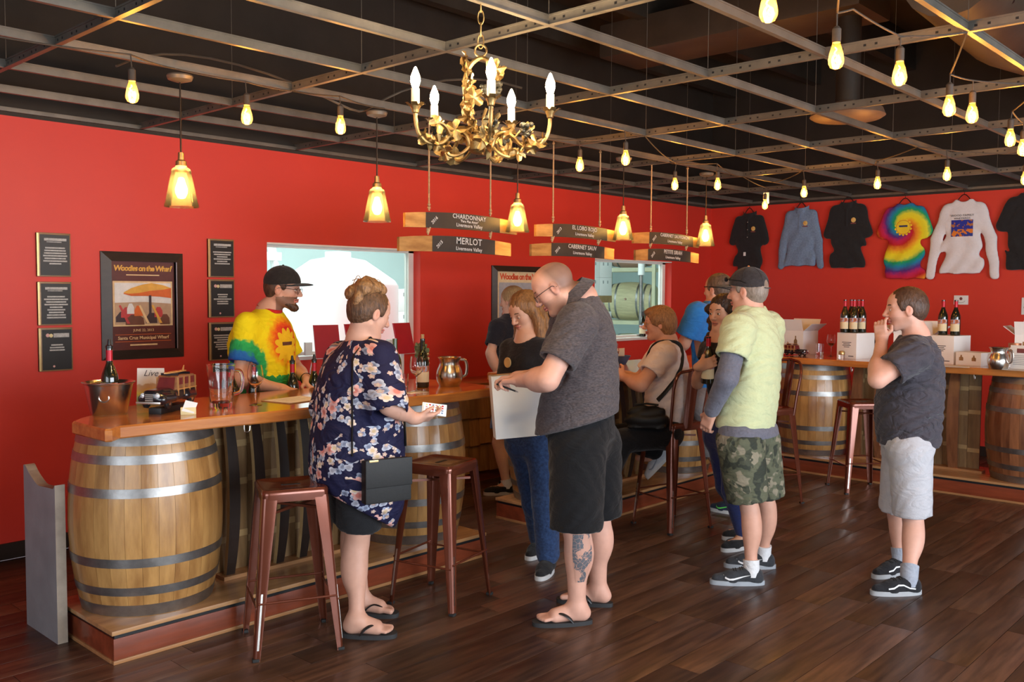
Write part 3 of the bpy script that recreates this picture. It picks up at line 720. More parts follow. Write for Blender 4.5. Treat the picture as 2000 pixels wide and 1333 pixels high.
MB().lathe([(.040,.030),(.047,.032),(.048,.062),(.040,.064),(.012,.066),(.010,.10),(.0,.10)], 28).build('ring_band', M_GILT, ch)
MB().lathe([(.040,.030),(.034,.022),(.016,.018),(.0,.0175)], 24).build('ring_bottom', M_GILT, ch)
vine = [(-.005,0,.06),(-.02,.005,.12),(-.045,0,.17),(-.055,-.005,.22),(-.06,0,.27),(-.056,0,.31),(-.035,0,.355),(0,0,.378),(.035,0,.362),(.056,0,.325),(.058,0,.28)]
def smooth(pts, n=6):
    P = [Vector(p) for p in pts]; out = []
    for i in range(len(P)-1):
        a, b, c, d = P[max(i-1,0)], P[i], P[i+1], P[min(i+2, len(P)-1)]
        for j in range(n):
            t = j/n; out.append(.5*((2*b)+(c-a)*t+(2*a-5*b+4*c-d)*t*t+(3*b-3*c+d-a)*t**3))
    return out+[P[-1]]
MB().tube(smooth(vine), .009, 8).build('vine_stem', M_GILT, ch)
MB().tube(smooth([(.012,0,.06),(.02,.01,.10),(.01,.015,.15),(.022,0,.19)]), .006, 6).build('vine_tendril', M_GILT, ch)
for p in [(-.052,-.01,.375),(-.065,-.01,.35),(-.048,-.02,.335),(-.055,-.015,.295),(-.035,-.02,.27),(-.05,-.02,.235),(-.025,-.025,.225),(-.06,-.012,.20),(-.035,-.025,.18),(-.05,-.02,.155),(-.025,-.02,.14),(-.03,-.02,.12),(.055,-.012,.335),(.068,-.01,.31),(.025,-.012,.10),(.045,-.012,.09),(-.035,-.02,.09),(-.04,.02,.30),(.05,.02,.33)]: put_leaf(ch, p)
grapes(ch, (.062,-.01,.285), 16, .022, 3); grapes(ch, (.02,-.01,.27), 10, .016, 9)
PET = MB().add([(0,-.008,0),(.018,-.013,.004),(.034,-.010,.016),(.042,0,.014),(.034,.010,.016),(.018,.013,.004),(0,.008,0)], [(0,1,5,6),(1,2,4,5),(2,3,4)]).mesh('cup_petal', M_GILT)
for k in range(5):
    a = math.radians(-8+72*k); ca, sa = math.cos(a), math.sin(a)
    def at(r, z, s=0): return (r*ca-s*sa, r*sa+s*ca, z)
    arm = MB().tube(smooth([at(.044,.05),at(.062,.085),at(.095,.098),at(.128,.078),at(.152,.052),at(.185,.042),at(.222,.048),at(.250,.075),at(.262,.115),at(.264,.150)]), .0075, 8).build('arm', M_GILT, ch)
    MB().tube(smooth([at(.045,.045),at(.075,.018),at(.11,.004),at(.135,.010),at(.142,.028),at(.128,.036)]), .0065, 7).build('lower_scroll', M_GILT, ch)
    MB().tube(smooth([at(.128,.078,.01),at(.15,.105,.02),at(.175,.118,.02),at(.195,.105,.015)]), .005, 6).build('side_scroll', M_GILT, ch)
    cup = MB().lathe([(.006,.145),(.012,.150),(.014,.162),(.020,.172),(.022,.178),(.0,.178)], 16, at(.264,0)).build('candle_cup', M_GILT, ch)
    for j in range(6): inst('cup_petal', PET, ch, at(.264,.168), (0,0,a+j*PI/3))
    MB().cyl(at(.264,.176), at(.264,.236), .0155, .0155, 14).build('candle_sleeve', M_SLEEVE, ch)
    MB().lathe([(.010,.236),(.013,.243),(.0185,.262),(.0170,.280),(.0095,.300),(.004,.313),(.0,.316)], 16, at(.264,0)).build('flame_bulb', M_FROST, ch)
    point('candle_light', at(.264,.27), 30, (1,.72,.40), .025, ch)
    for r_, z_, s_ in ((.11,.10,.012),(.165,.050,-.014),(.195,.050,.016),(.215,.058,-.012),(.24,.072,.01),(.145,.02,0),(.09,.085,-.014),(.18,.115,.02)): put_leaf(ch, at(r_, z_, s_))
    grapes(ch, at(.172,.128,.018*(-1)**k), 20, .024, 20+k)

# ================================================================ hanging wine boards
M_CHALKB = mat('chalkboard_paint', (.030, .026, .024), .6, noise=(10, .3)); M_CHALK = mat('white_chalk', (.62, .60, .58), .9, noise=(60, .35))
M_SIGNW = mat('stained_sign_stave', (.52, .27, .08), .45, noise=(4, .5, (.28, .12, .03)), stretch=(1.2, 5, 5), rnd=.2); M_ROPE = mat('jute_rope', (.50, .33, .18), .9, noise=(60, .4), bump=(200, .4))
def sign_board(par, x0, x1, zt, h, p0, p1, year, lines):
    L = x1-x0; bow = .018
    f = lambda t: -bow*(2*t-1)**2
    b = MB(); n = 16
    for i in range(n):
        ta, tb = i/n, (i+1)/n; wa, wb = .86+.14*(1-(2*ta-1)**2), .86+.14*(1-(2*tb-1)**2)
        vs = []
        for t, w in ((ta, wa), (tb, wb)):
            zc = zt-h/2+f(t)
            vs += [(x0+L*t, -.011, zc-h/2*w), (x0+L*t, -.011, zc+h/2*w), (x0+L*t, .011, zc+h/2*w), (x0+L*t, .011, zc-h/2*w)]
        b.add(vs, [(0,4,5,1),(1,5,6,2),(2,6,7,3),(3,7,4,0)]+([(0,1,2,3)] if i == 0 else [])+([(4,7,6,5)] if i == n-1 else []))
    o = b.build('stave_board', M_SIGNW, par)
    c = MB()
    for i in range(n):
        ta, tb = p0+(p1-p0)*i/n, p0+(p1-p0)*(i+1)/n
        za, zb = zt-h/2+f(ta), zt-h/2+f(tb); wa, wb = h/2*(.86+.14*(1-(2*ta-1)**2))*1.005, h/2*(.86+.14*(1-(2*tb-1)**2))*1.005
        c.add([(x0+L*ta,-.0125,za-wa),(x0+L*tb,-.0125,zb-wb),(x0+L*tb,-.0125,zb+wb),(x0+L*ta,-.0125,za+wa)], [(0,1,2,3)])
    c.build('chalk_panel', M_CHALKB, o)
    xm = x0+L*(p0+(p1-p0)*.57); zc = zt-h/2
    text('lettering', year, .032, M_CHALK, o, (x0+L*(p0+(p1-p0)*.11), -.0135, zc-.006), (PI/2, -math.radians(42), 0), bold=.0006)
    for txt, sz, dz, dx in lines: text('lettering', txt, sz, M_CHALK, o, (xm+dx, -.0135, zc+dz), (PI/2, math.radians(1.5), 0), bold=.0006, space=1.05)
def hanging_sign(label, y, ropes, b1, b2):
    s = thing('hanging_sign', label, 'sign', (0, y, 0), 0, 'chalked stave signs hung over the bars')
    sign_board(s, *b1); sign_board(s, *b2)
    for xa, xb in ropes:
        m = MB(); m.tube([(xa,0,GZ+.045),(xa,0,b1[2]-.0)], .0055, 8); m.tube([(xa,-.013,b1[2]-b1[3]),(xb,0,b2[2])], .0055, 8)
        for z_, xx in ((b1[2]+.02, xa), (b1[2]+.04, xa), (b2[2]+.018, xb), (b2[2]+.034, xb), (GZ+.03, xa)): m.sphere((xx,0,z_), .011, 8, 6)
        m.build('rope', M_ROPE, s)
hanging_sign('left pair of chalked stave signs, chardonnay above merlot', 4.5, [(4.03,4.02),(4.60,4.60)],
    (3.82,4.86,2.19,.105,.165,.83,'2016',[('CHARDONNAY',.043,.028,0),("'Para Mas Amor'",.024,.000,0),('Livermore Valley',.034,-.028,0)]),
    (3.77,4.80,2.035,.105,.27,.84,'2015',[('MERLOT',.062,.020,.0),('Livermore Valley',.034,-.030,0)]))
hanging_sign('middle pair of chalked stave signs, el lobo rojo above cabernet', 4.5, [(5.27,5.26),(5.84,5.82)],
    (5.07,6.04,2.185,.10,.19,.88,'2013',[('EL LOBO ROJO',.044,.022,0),('Livermore Valley',.032,-.024,0)]),
    (5.02,6.02,2.04,.10,.22,.87,'2016',[('CABERNET SAUV',.044,.022,0),('Livermore Valley',.032,-.024,0)]))
hanging_sign('right pair of chalked stave signs, cabernet above petite sirah', 4.5, [(6.55,6.54),(7.11,7.10)],
    (6.29,7.30,2.185,.10,.22,.90,'2013',[('CABERNET SAUVIGNON',.040,.022,0),('Livermore Valley',.032,-.024,0)]),
    (6.32,7.30,2.045,.10,.18,.86,'2015',[('PETITE SIRAH',.046,.022,0),('Livermore Valley',.032,-.024,0)]))
# ================================================================ signed-distance modelling (people and garments)
def V3(*a): return np.array(a, float)
class SDF:
    """smooth union of primitives; every primitive = (fn(X,Y,Z)->d, lo, hi, k, sign)"""
    def __init__(s): s.p = []
    def _add(s, fn, lo, hi, k, op): s.p.append((fn, np.array(lo, float), np.array(hi, float), k, op)); return s
    def cone(s, a, b, ra, rb, k=.02, op='u', sc=None):
        """round cone; sc=(axis(3), factor) squeezes along an axis through the segment (factor>1 -> thinner)"""
        a, b = np.asarray(a, float), np.asarray(b, float); R = max(ra, rb)
        lo, hi = np.minimum(a, b)-R, np.maximum(a, b)+R
        ab = b-a; l2 = max(ab@ab, 1e-9)
        def fn(X, Y, Z):
            px, py, pz = X-a[0], Y-a[1], Z-a[2]
            t = np.clip((px*ab[0]+py*ab[1]+pz*ab[2])/l2, 0, 1)
            dx, dy, dz = px-t*ab[0], py-t*ab[1], pz-t*ab[2]
            q = dx*dx+dy*dy+dz*dz
            if sc is not None:
                ax, f = sc; w = dx*ax[0]+dy*ax[1]+dz*ax[2]; q = q+(f*f-1)*w*w
            return np.sqrt(q)-(ra+(rb-ra)*t)
        return s._add(fn, lo, hi, k, op)
    def ell(s, c, r, k=.02, op='u', R=None):
        """ellipsoid, R = 3x3 rows are the local axes"""
        c, r = np.asarray(c, float), np.asarray(r, float); m = r.max(); mn = r.min()
        A = np.eye(3) if R is None else np.asarray(R, float)
        def fn(X, Y, Z):
            px, py, pz = X-c[0], Y-c[1], Z-c[2]
            u = [(px*A[i,0]+py*A[i,1]+pz*A[i,2]) for i in range(3)]
            k0 = np.sqrt((u[0]/r[0])**2+(u[1]/r[1])**2+(u[2]/r[2])**2)
            k1 = np.sqrt((u[0]/r[0]**2)**2+(u[1]/r[1]**2)**2+(u[2]/r[2]**2)**2)
            return k0*(k0-1)/np.maximum(k1, 1e-6)
        return s._add(fn, c-m, c+m, k, op)
    def rbox(s, c, h, r, k=.01, op='u', R=None):
        c, h = np.asarray(c, float), np.asarray(h, float)-r; A = np.eye(3) if R is None else np.asarray(R, float); m = np.linalg.norm(h)+r
        def fn(X, Y, Z):
            px, py, pz = X-c[0], Y-c[1], Z-c[2]; q = [np.abs(px*A[i,0]+py*A[i,1]+pz*A[i,2])-h[i] for i in range(3)]
            return np.sqrt(sum(np.maximum(v, 0)**2 for v in q))+np.minimum(np.maximum(np.maximum(q[0], q[1]), q[2]), 0)-r
        return s._add(fn, c-m, c+m, k, op)
    def stack(s, st, k=.03, op='u', grow=0, p=2.3, rnd=.02):
        """torso-like stack of elliptic sections st=[(z,cx,cy,depth,width)] (half sizes), depth along x, width along y"""
        A = np.array(st, float); A = A[A[:,0].argsort()]; z = A[:,0]
        lo = (min(A[:,1]-A[:,3])-grow, min(A[:,2]-A[:,4])-grow, z[0]-rnd); hi = (max(A[:,1]+A[:,3])+grow, max(A[:,2]+A[:,4])+grow, z[-1]+rnd)
        zz = np.linspace(z[0], z[-1], 60)
        # smooth the piecewise-linear profile
        def sm(v):
            w = np.interp(zz, z, v); kern = np.array([1,2,3,4,3,2,1])/16; return np.convolve(np.pad(w, 3, mode='edge'), kern, 'valid')
        C = [sm(A[:,i]) for i in range(1, 5)]
        def fn(X, Y, Z):
            Zc = np.clip(Z, z[0], z[-1]); cx, cy, dd, ww = [np.interp(Zc, zz, c) for c in C]; dd = dd+grow; ww = ww+grow
            u = np.abs((X-cx)/dd)**p+np.abs((Y-cy)/ww)**p
            f = (u**(1/p)-1)*np.minimum(dd, ww)
            e = np.maximum(Z-z[-1], z[0]-Z)
            return np.where(e > 0, np.sqrt(np.maximum(f, 0)**2+e*e)+np.where(f < 0, 0, 0), np.maximum(f, e)) if rnd else np.maximum(f, e)
        return s._add(fn, lo, hi, k, op)
    def half(s, n, d, op='c', k=.005):
        """keep the half space n.p < d"""
        n = np.asarray(n, float)
        return s._add(lambda X, Y, Z: n[0]*X+n[1]*Y+n[2]*Z-d, (-9,-9,-9), (9,9,9), k, op)
    def warp(s, fn): return s._add(fn, (-9,-9,-9), (9,9,9), 0, 'w')
    def field(s, xs, ys, zs):
        F = np.full((len(xs), len(ys), len(zs)), 1.0, np.float32)
        for fn, lo, hi, k, op in s.p:
            if op in 'uxs': m = k+.02
            else: m = 0
            ix = [np.searchsorted(g, lo[i]-m) for i, g in enumerate((xs, ys, zs))]; jx = [np.searchsorted(g, hi[i]+m) for i, g in enumerate((xs, ys, zs))]
            if any(j <= i for i, j in zip(ix, jx)): continue
            sl = tuple(slice(i, j) for i, j in zip(ix, jx))
            X, Y, Z = xs[sl[0]][:,None,None], ys[sl[1]][None,:,None], zs[sl[2]][None,None,:]
            d = fn(X, Y, Z).astype(np.float32); f = F[sl]
            if op == 'u':
                h = np.maximum(k-np.abs(f-d), 0)/max(k, 1e-6); F[sl] = np.minimum(f, d)-h*h*k*.25
            elif op in ('s', 'c'):
                d2 = -d if op == 's' else d
                h = np.maximum(k-np.abs(f-d2), 0)/max(k, 1e-6); F[sl] = np.maximum(f, d2)+h*h*k*.25
            elif op == 'w': F[sl] = f+d
        return F
    def bounds(s):
        us = [q for q in s.p if q[4] == 'u']; return np.min([q[1] for q in us], 0)-.02, np.max([q[2] for q in us], 0)+.02
    def mesh(s, cell, lo=None, hi=None):
        a, b = s.bounds()
        if lo is not None: a = np.maximum(a, lo); b = np.minimum(b, hi)
        g = [np.arange(a[i], b[i]+cell, cell) for i in range(3)]
        return surface_nets(s.field(*g), *g)
def surface_nets(F, xs, ys, zs):
    nx, ny, nz = F.shape; ins = F < 0
    c = [ins[i:nx-1+i, j:ny-1+j, k:nz-1+k] for i in (0,1) for j in (0,1) for k in (0,1)]
    s = sum(q.astype(np.int8) for q in c); act = (s > 0) & (s < 8)
    I = np.argwhere(act)
    if len(I) == 0: return np.zeros((0,3)), np.zeros((0,4), int)
    idx = np.full(act.shape, -1, np.int64); idx[act] = np.arange(len(I))
    P = np.zeros((len(I), 3)); W = np.zeros(len(I)); g = (xs, ys, zs); i0, i1, i2 = I.T
    corner = [(i, j, k) for i in (0,1) for j in (0,1) for k in (0,1)]
    for a in range(8):
        for b in range(a+1, 8):
            A, B = corner[a], corner[b]
            if sum(abs(A[q]-B[q]) for q in range(3)) != 1: continue
            fa = F[i0+A[0], i1+A[1], i2+A[2]].astype(float); fb = F[i0+B[0], i1+B[1], i2+B[2]].astype(float)
            m = (fa < 0) != (fb < 0); t = np.where(m, fa/np.where(m, fa-fb, 1), 0)
            for q, (gi, ii) in enumerate(zip(g, (i0, i1, i2))):
                pa, pb = gi[ii+A[q]], gi[ii+B[q]]; P[:,q] += np.where(m, pa+(pb-pa)*t, 0)
            W += m
    P /= W[:,None]
    faces = []
    for ax in range(3):
        o = [q for q in range(3) if q != ax]
        sl0 = [slice(None)]*3; sl1 = [slice(None)]*3; sl0[ax] = slice(0,-1); sl1[ax] = slice(1,None)
        a, b = ins[tuple(sl0)], ins[tuple(sl1)]
        for flip in (False, True):
            E = np.argwhere((a & ~b) if not flip else (~a & b))
            if len(E) == 0: continue
            ok = (E[:,o[0]] > 0) & (E[:,o[1]] > 0) & (E[:,o[0]] < F.shape[o[0]]-1) & (E[:,o[1]] < F.shape[o[1]]-1); E = E[ok]
            q = []
            for d0, d1 in ((-1,-1),(0,-1),(0,0),(-1,0)):
                T = E.copy(); T[:,o[0]] += d0; T[:,o[1]] += d1; q.append(idx[T[:,0],T[:,1],T[:,2]])
            q = np.stack(q, 1)
            if (ax == 1) != flip: q = q[:, ::-1]
            faces.append(q)
    Fq = np.concatenate(faces); return P, Fq[(Fq >= 0).all(1)]
def relax(P, Q, it=2, w=.5):
    n = len(P)
    for _ in range(it):
        acc = np.zeros_like(P); cnt = np.zeros(n)
        for a in range(4):
            i, j = Q[:,a], Q[:,(a+1) % 4]
            np.add.at(acc, i, P[j]); np.add.at(cnt, i, 1); np.add.at(acc, j, P[i]); np.add.at(cnt, j, 1)
        ok = cnt > 0; P = P.copy(); P[ok] = P[ok]*(1-w)+w*(acc[ok]/cnt[ok][:,None])
    return P
def np_mesh(name, P, Q, mats, cols=None):
    me = bpy.data.meshes.new(name); n, m = len(P), len(Q)
    me.vertices.add(n); me.vertices.foreach_set('co', np.asarray(P, np.float32).ravel())
    me.loops.add(m*4); me.loops.foreach_set('vertex_index', np.asarray(Q, np.int32).ravel())
    me.polygons.add(m); me.polygons.foreach_set('loop_start', np.arange(0, m*4, 4, dtype=np.int32))
    try: me.polygons.foreach_set('loop_total', np.full(m, 4, np.int32))
    except Exception: pass
    me.polygons.foreach_set('use_smooth', np.ones(m, bool))
    for q in (mats if isinstance(mats, (list, tuple)) else [mats]): me.materials.append(q)
    if cols is not None:
        at = me.color_attributes.new('Col', 'FLOAT_COLOR', 'POINT'); at.data.foreach_set('color', np.concatenate([cols, np.ones((n,1))], 1).astype(np.float32).ravel())
    me.update(); me.validate(); return me
def sdf_obj(name, sdf, cell, mats, parent, it=2, label=None):
    P, Q = sdf.mesh(cell); P = relax(P, Q, it); o = bpy.data.objects.new(name, np_mesh(name, P, Q, mats)); COL.objects.link(o); o.parent = parent
    if label: o['label'] = label
    return o
# ================================================================ pictures and plaques on the long red wall
M_PLQ = mat('walnut_plaque', (.30, .17, .07), .35, noise=(6, .4), stretch=(1,1,5)); M_PLATE = mat('black_award_plate', (.012, .011, .011), .42, .1, noise=(10, .2)); M_SILV = mat('engraved_silver', (.52, .50, .47), .5, noise=(80, .4))
M_GOLDE = mat('brass_edge', (.55, .40, .18), .35, .8, noise=(10, .2)); M_PINK = mat('pink_dot', (.72,.40,.36), .6, noise=(20,.1)); M_CREAM = mat('cream_print', (.80,.66,.34), .6, noise=(20,.1))
pr = random.Random(5)
def plaque(x0, z1, label, nl, dots):
    w, h = .205, .275
    p = thing('award_plaque', label, 'plaque', (x0, 6.1, z1-h), 0, 'award plaques on the red wall')
    MB().box((0,-.018,0),(w,0,h),.003).build('backing_board', M_PLQ, p); MB().box((0,-.0195,.004),(.012,-.001,h-.004)).build('bevel_edge', M_GOLDE, p)
    MB().box((.02,-.0205,.008),(w-.008,-.018,h-.012)).build('plate', M_PLATE, p)
    b = MB(); cx = w/2+.006
    if dots: b.box((cx-.02,-.0212,h-.062),(cx+.075,-.0206,h-.036))
    else: b.box((cx-.065,-.0212,h-.05),(cx+.07,-.0206,h-.034)); b.box((cx-.05,-.0212,h-.060),(cx+.04,-.0206,h-.055))
    z = h-.09 if nl > 5 else h-.105
    for k in range(nl):
        ww = pr.uniform(.035, .075); b.box((cx-ww,-.0212,z-.009),(cx+ww,-.0206,z)); z -= .0165
    b.build('engraved_lines', M_SILV, p)
    if dots:
        MB().sphere((cx-.055,-.0205,h-.048),.012,10,6,(1,.1,1)).build('emblem_dot', M_PINK, p); MB().sphere((cx-.035,-.0205,h-.050),.012,10,6,(1,.1,1)).build('emblem_dot', M_CREAM, p)
        MB().sphere((cx-.02,-.0205,.03),.007,8,5,(1,.1,1)).build('emblem_dot', M_PINK, p)
plaque(2.185, 2.022, 'top black award plaque in the far left column', 7, False); plaque(2.185, 1.715, 'middle black award plaque in the far left column, most lines', 9, False); plaque(2.185, 1.425, 'bottom black award plaque in the far left column, few lines', 3, True)
plaque(3.34, 2.035, 'top black award plaque between the poster and the cap wearer', 6, False); plaque(3.34, 1.745, 'middle black award plaque beside the tie-dye shoulder', 5, True); plaque(3.34, 1.435, 'bottom black award plaque behind the tie-dye sleeve', 7, True)

M_FRAME = mat('dark_walnut_frame', (.045, .028, .020), .4, noise=(6, .3), stretch=(1,1,4)); M_FRAMEE = mat('frame_inner_lip', (.25,.22,.24), .3, .3, noise=(9,.2))
def flat(name, poly, d, m, par):
    b = MB(); b.prism(poly, -d-.0006, -d, axis='y'); return b.build(name, m, par, smooth=0)
def pm_(n, c, r=.5): return mat(n, c, r, noise=(25, .18))
def frame(x0, x1, z0, z1, w, label, name='framed_poster'):
    p = thing(name, label, 'poster', (x0, 6.1, z0)); W_, H_ = x1-x0, z1-z0
    for a, b, c, d in (((0,0),(W_,0),(W_-w,w),(w,w)), ((W_,0),(W_,H_),(W_-w,H_-w),(W_-w,w)), ((W_,H_),(0,H_),(w,H_-w),(W_-w,H_-w)), ((0,H_),(0,0),(w,w),(w,H_-w))):
        m = MB(); vs = [(*a,-.012),(*b,-.012),(*c,-.034),(*d,-.034),(*a,0),(*b,0),(*c,0),(*d,0)]
        m.add([(q[0], q[2], q[1]) for q in vs], [(0,1,2,3),(4,7,6,5),(0,4,5,1),(1,5,6,2),(2,6,7,3),(3,7,4,0)]); m.build('frame_rail', M_FRAME, p, smooth=0)
    return p, W_, H_
p, W_, H_ = frame(2.58, 3.15, 1.20, 1.92, .062, 'dark framed maroon beach-car event poster between the award plaques')
c_m = pm_('poster_maroon', (.11,.022,.018)); c_y = pm_('poster_gold', (.78,.40,.06)); c_c = pm_('poster_cream', (.80,.55,.28)); c_s = pm_('poster_sky', (.78,.74,.70)); c_o = pm_('poster_orange', (.72,.14,.02)); c_b = pm_('poster_brown', (.16,.055,.03)); c_d = pm_('poster_dark', (.05,.025,.03)); c_r = pm_('poster_red', (.55,.05,.05)); c_t = pm_('poster_tan', (.52,.33,.20))
flat('poster_print', [(.055,.055),(W_-.055,.055),(W_-.055,H_-.055),(.055,H_-.055)], .006, c_m, p)
flat('picture_border', [(.078,.222),(W_-.078,.222),(W_-.078,.525),(.078,.525)], .007, c_c, p)
flat('picture_sky', [(.09,.234),(W_-.09,.234),(W_-.09,.513),(.09,.513)], .0078, c_s, p)
flat('picture_crowd', [(.09,.234),(W_-.09,.234),(W_-.09,.372),(.30,.385),(.09,.38)], .0086, c_t, p)
for k, (a, b_, w2, cc) in enumerate(((.095,.27,.10,c_d),(.13,.30,.09,c_r),(.16,.25,.13,c_b),(.22,.31,.06,c_o),(.30,.26,.08,c_d),(.36,.30,.06,c_r),(.40,.25,.07,c_b),(.17,.325,.05,c_s))):
    flat('picture_car', [(a,b_-.02),(a+w2,b_-.02),(a+w2*.95,b_+.025),(a+w2*.7,b_+.05),(a+w2*.3,b_+.05),(a,b_+.015)], .0092+.0003*k, cc, p)
for k, a in enumerate((.115,.25,.34)): flat('picture_board', [(a,.36),(a+.012,.365),(a+.075,.24),(a+.055,.24)], .0122+.0003*k, (c_r, c_c, c_y)[k], p)
flat('picture_umbrella', [(.145,.44),(.20,.475),(.28,.50),(.34,.512),(.42,.50),(W_-.09,.478),(W_-.09,.41),(.40,.42),(.30,.425),(.20,.425)], .0135, c_o, p)
flat('picture_umbrella_top', [(.145,.447),(.20,.478),(.28,.503),(.34,.513),(.42,.50),(W_-.09,.48),(.42,.468),(.33,.46),(.25,.445),(.18,.44)], .0142, c_y, p)
flat('picture_pole', [(.322,.30),(.338,.30),(.338,.43),(.322,.43)], .0146, c_d, p)
text('lettering', 'Woodies on the Wharf', .051, c_y, p, (W_/2,-.0072,.610), WALLROT, bold=.0018, shear=.15, space=.82)
MB().box((.17,-.0074,.563),(.40,-.0068,.570)).build('subtitle_line', c_c, p)
text('lettering', 'JUNE 22, 2013', .024, c_c, p, (W_/2,-.0072,.193), WALLROT); text('lettering', 'Santa Cruz Municipal Wharf', .031, c_c, p, (W_/2,-.0072,.142), WALLROT, bold=.0005)
MB().box((.09,-.0072,.164),(W_-.09,-.0066,.167)).box((.09,-.0072,.117),(W_-.09,-.0066,.12)).build('rule_lines', c_o, p); MB().box((.19,-.0074,.09),(.38,-.0068,.10)).build('small_print', c_c, p)
MB().box((W_-.062,-.034,.062),(W_-.054,-.008,H_-.062)).build('inner_lip', M_FRAMEE, p)
p, W_, H_ = frame(6.25, 7.12, 1.18, 1.915, .055, 'dark framed cream poster behind the two people with the white box')
c_i = pm_('poster_ivory', (.80,.62,.36)); c_g = pm_('poster_greyblue', (.42,.42,.44)); c_t2 = pm_('poster_red_title', (.70,.10,.04))
flat('poster_print', [(.05,.05),(W_-.05,.05),(W_-.05,H_-.05),(.05,H_-.05)], .006, c_i, p); flat('picture_field', [(.10,.12),(W_-.10,.12),(W_-.10,.575),(.10,.575)], .007, c_g, p)
flat('picture_car', [(.13,.15),(.55,.15),(.52,.30),(.40,.36),(.22,.36),(.14,.28)], .008, c_b, p)
text('lettering', 'Woodies on the Wharf', .082, c_t2, p, (W_/2,-.0072,.63), WALLROT, bold=.003, space=.82)

# ================================================================ shirts on hangers on the back wall
M_BLKCL = mat('black_cotton', (.014, .013, .014), .85, noise=(30, .3), bump=(90, .2), sheen=.2); M_DENIM = mat('blue_chambray', (.20, .29, .44), .85, noise=(60, .3), bump=(120, .2)); M_WHITECL = mat('white_fleece', (.80, .77, .78), .9, noise=(40, .06), bump=(90, .25))
RB = [(0,(.55,.02,.02)),(.13,(.85,.30,.02)),(.27,(.88,.72,.02)),(.40,(.80,.75,.04)),(.5,(.02,.38,.12)),(.62,(.02,.22,.42)),(.75,(.10,.03,.22)),(.87,(.55,.02,.10)),(1,(.55,.02,.02))]
def tiedye_spiral():
    g = NB('tie_dye_spiral', .85); x, y, z = g.xyz()
    dy = g.math('SUBTRACT', y, 0.0); dz = g.math('SUBTRACT', z, -.28)
    r = g.math('SQRT', g.math('ADD', g.math('MULTIPLY', dy, dy), g.math('MULTIPLY', dz, dz))); a = g.math('ARCTAN2', dz, g.math('MULTIPLY', dy, 1.0))
    n = g.noise(g.tc.outputs['Object'], 28, 4)
    t = g.math('ADD', g.math('MULTIPLY', r, 2.6), g.math('MULTIPLY', a, -1/(2*PI))); t = g.math('ADD', t, g.math('MULTIPLY', n, .12)); t = g.math('FRACT', g.math('ADD', t, 1.22))
    col = g.ramp(t, RB)
    sun = g.lt(g.math('ADD', r, g.math('MULTIPLY', g.math('ABSOLUTE', g.math('SINE', g.math('MULTIPLY', a, 7))), -.022)), .072)
    col = g.mix(sun, col, (.88,.62,.03))
    ring = g.math('MULTIPLY', g.lt(g.math('ABSOLUTE', g.math('SUBTRACT', r, .074)), .0025), 1.0); col = g.mix(ring, col, (.6,.2,.02))
    glasses = g.math('MULTIPLY', g.lt(g.math('ABSOLUTE', g.math('SUBTRACT', dz, .012)), .010), g.lt(g.math('ABSOLUTE', dy), .045)); col = g.mix(glasses, col, (.06,.06,.12))
    return g.done(col, (80, .2))
M_TIEDYE = tiedye_spiral()
hang_m = mat('black_hanger', (.02,.018,.016), .4, .3, noise=(9,.2))
def garment(y0, z_top, label, m, w, h, sleeve, cuff, kind, slope=.07, drop=0.0, seed=1):
    """hangs on the back wall; local y grows to the viewer's left, x into the wall"""
    g = thing('hanging_shirt', label, 'shirt', (10.16, y0, z_top), 0, 'shirts on hangers on the back wall')
    r = random.Random(seed); s = SDF(); hw = w/2
    st = [(-h, 0, 0, .030, hw*1.03), (-h*.6, 0, 0, .036, hw), (-.22, 0, 0, .036, hw), (-.12, 0, 0, .034, hw*.96), (-.07, 0, 0, .030, hw*.72), (-.02, 0, 0, .026, hw*.36)]
    s.stack(st, .02, p=2.6, rnd=.0)
    for sd in (1, -1):
        a = V3(0, sd*hw*.78, -.115); b = V3(0, sd*(hw+sleeve[0]), -sleeve[1]); s.cone(a, b, .062, cuff*.82, .02, sc=(V3(1,0,0), 2.4))
        if len(sleeve) > 2: s.cone(b, V3(0, sd*(hw+sleeve[2]), -sleeve[3]), cuff*.82, cuff*.66, .015, sc=(V3(1,0,0), 2.4))
    s.ell((0,0,-.005), (.08, .065, .035), .006, 's')
    ph = [r.uniform(0,6) for _ in range(6)]
    s.warp(lambda X, Y, Z: .0035*np.sin(Y*38+ph[0]+4*np.sin(Z*7+ph[1]))*np.clip(-Z*2, 0, 1)+.0025*np.sin(Z*31+Y*25*np.sign(Y)+ph[2]))
    sdf_obj('garment', s, .0085, m, g)
    MB().tube(smooth([(0,hw*.72,-.085),(0,hw*.4,-.04),(0,.0,.035),(0,-hw*.4,-.04),(0,-hw*.72,-.085)], 4), .005, 6).build('hanger_bar', hang_m, g)
    MB().tube(smooth([(0,0,.03),(0,0,.06),(.0,.012,.078),(.012,.0,.092),(.03,-.004,.08)], 4), .0028, 6).build('hanger_hook', hang_m, g)
    return g
M_LOGO1 = mat('orange_crest', (.62,.28,.06), .7, noise=(60,.5,(.75,.6,.2))); M_LOGO2 = mat('crest_maroon', (.22,.06,.06), .7, noise=(40,.3))
def crest(g, y, z, x=-.040):
    o = MB().sphere((x,y,z),.028,12,8,(.12,1,1)).build('chest_crest', M_LOGO1, g); MB().box((x-.004,y-.03,z-.043),(x-.001,y+.03,z-.031)).build('crest_script', M_LOGO2, g)
def collar(g, m, w=.085):
    MB().grid(lambda u, v: (-.03-.012*math.sin(PI*u)+.05*(1-math.sin(PI*u)), w*math.cos(PI*u), -.055+.055*v-.05*math.sin(PI*u)*(1-.3*v)), 14, 3).build('collar', m, g)
    MB().box((-.042,-.012,-.30),(-.036,.012,-.06),.002).build('button_placket', m, g)
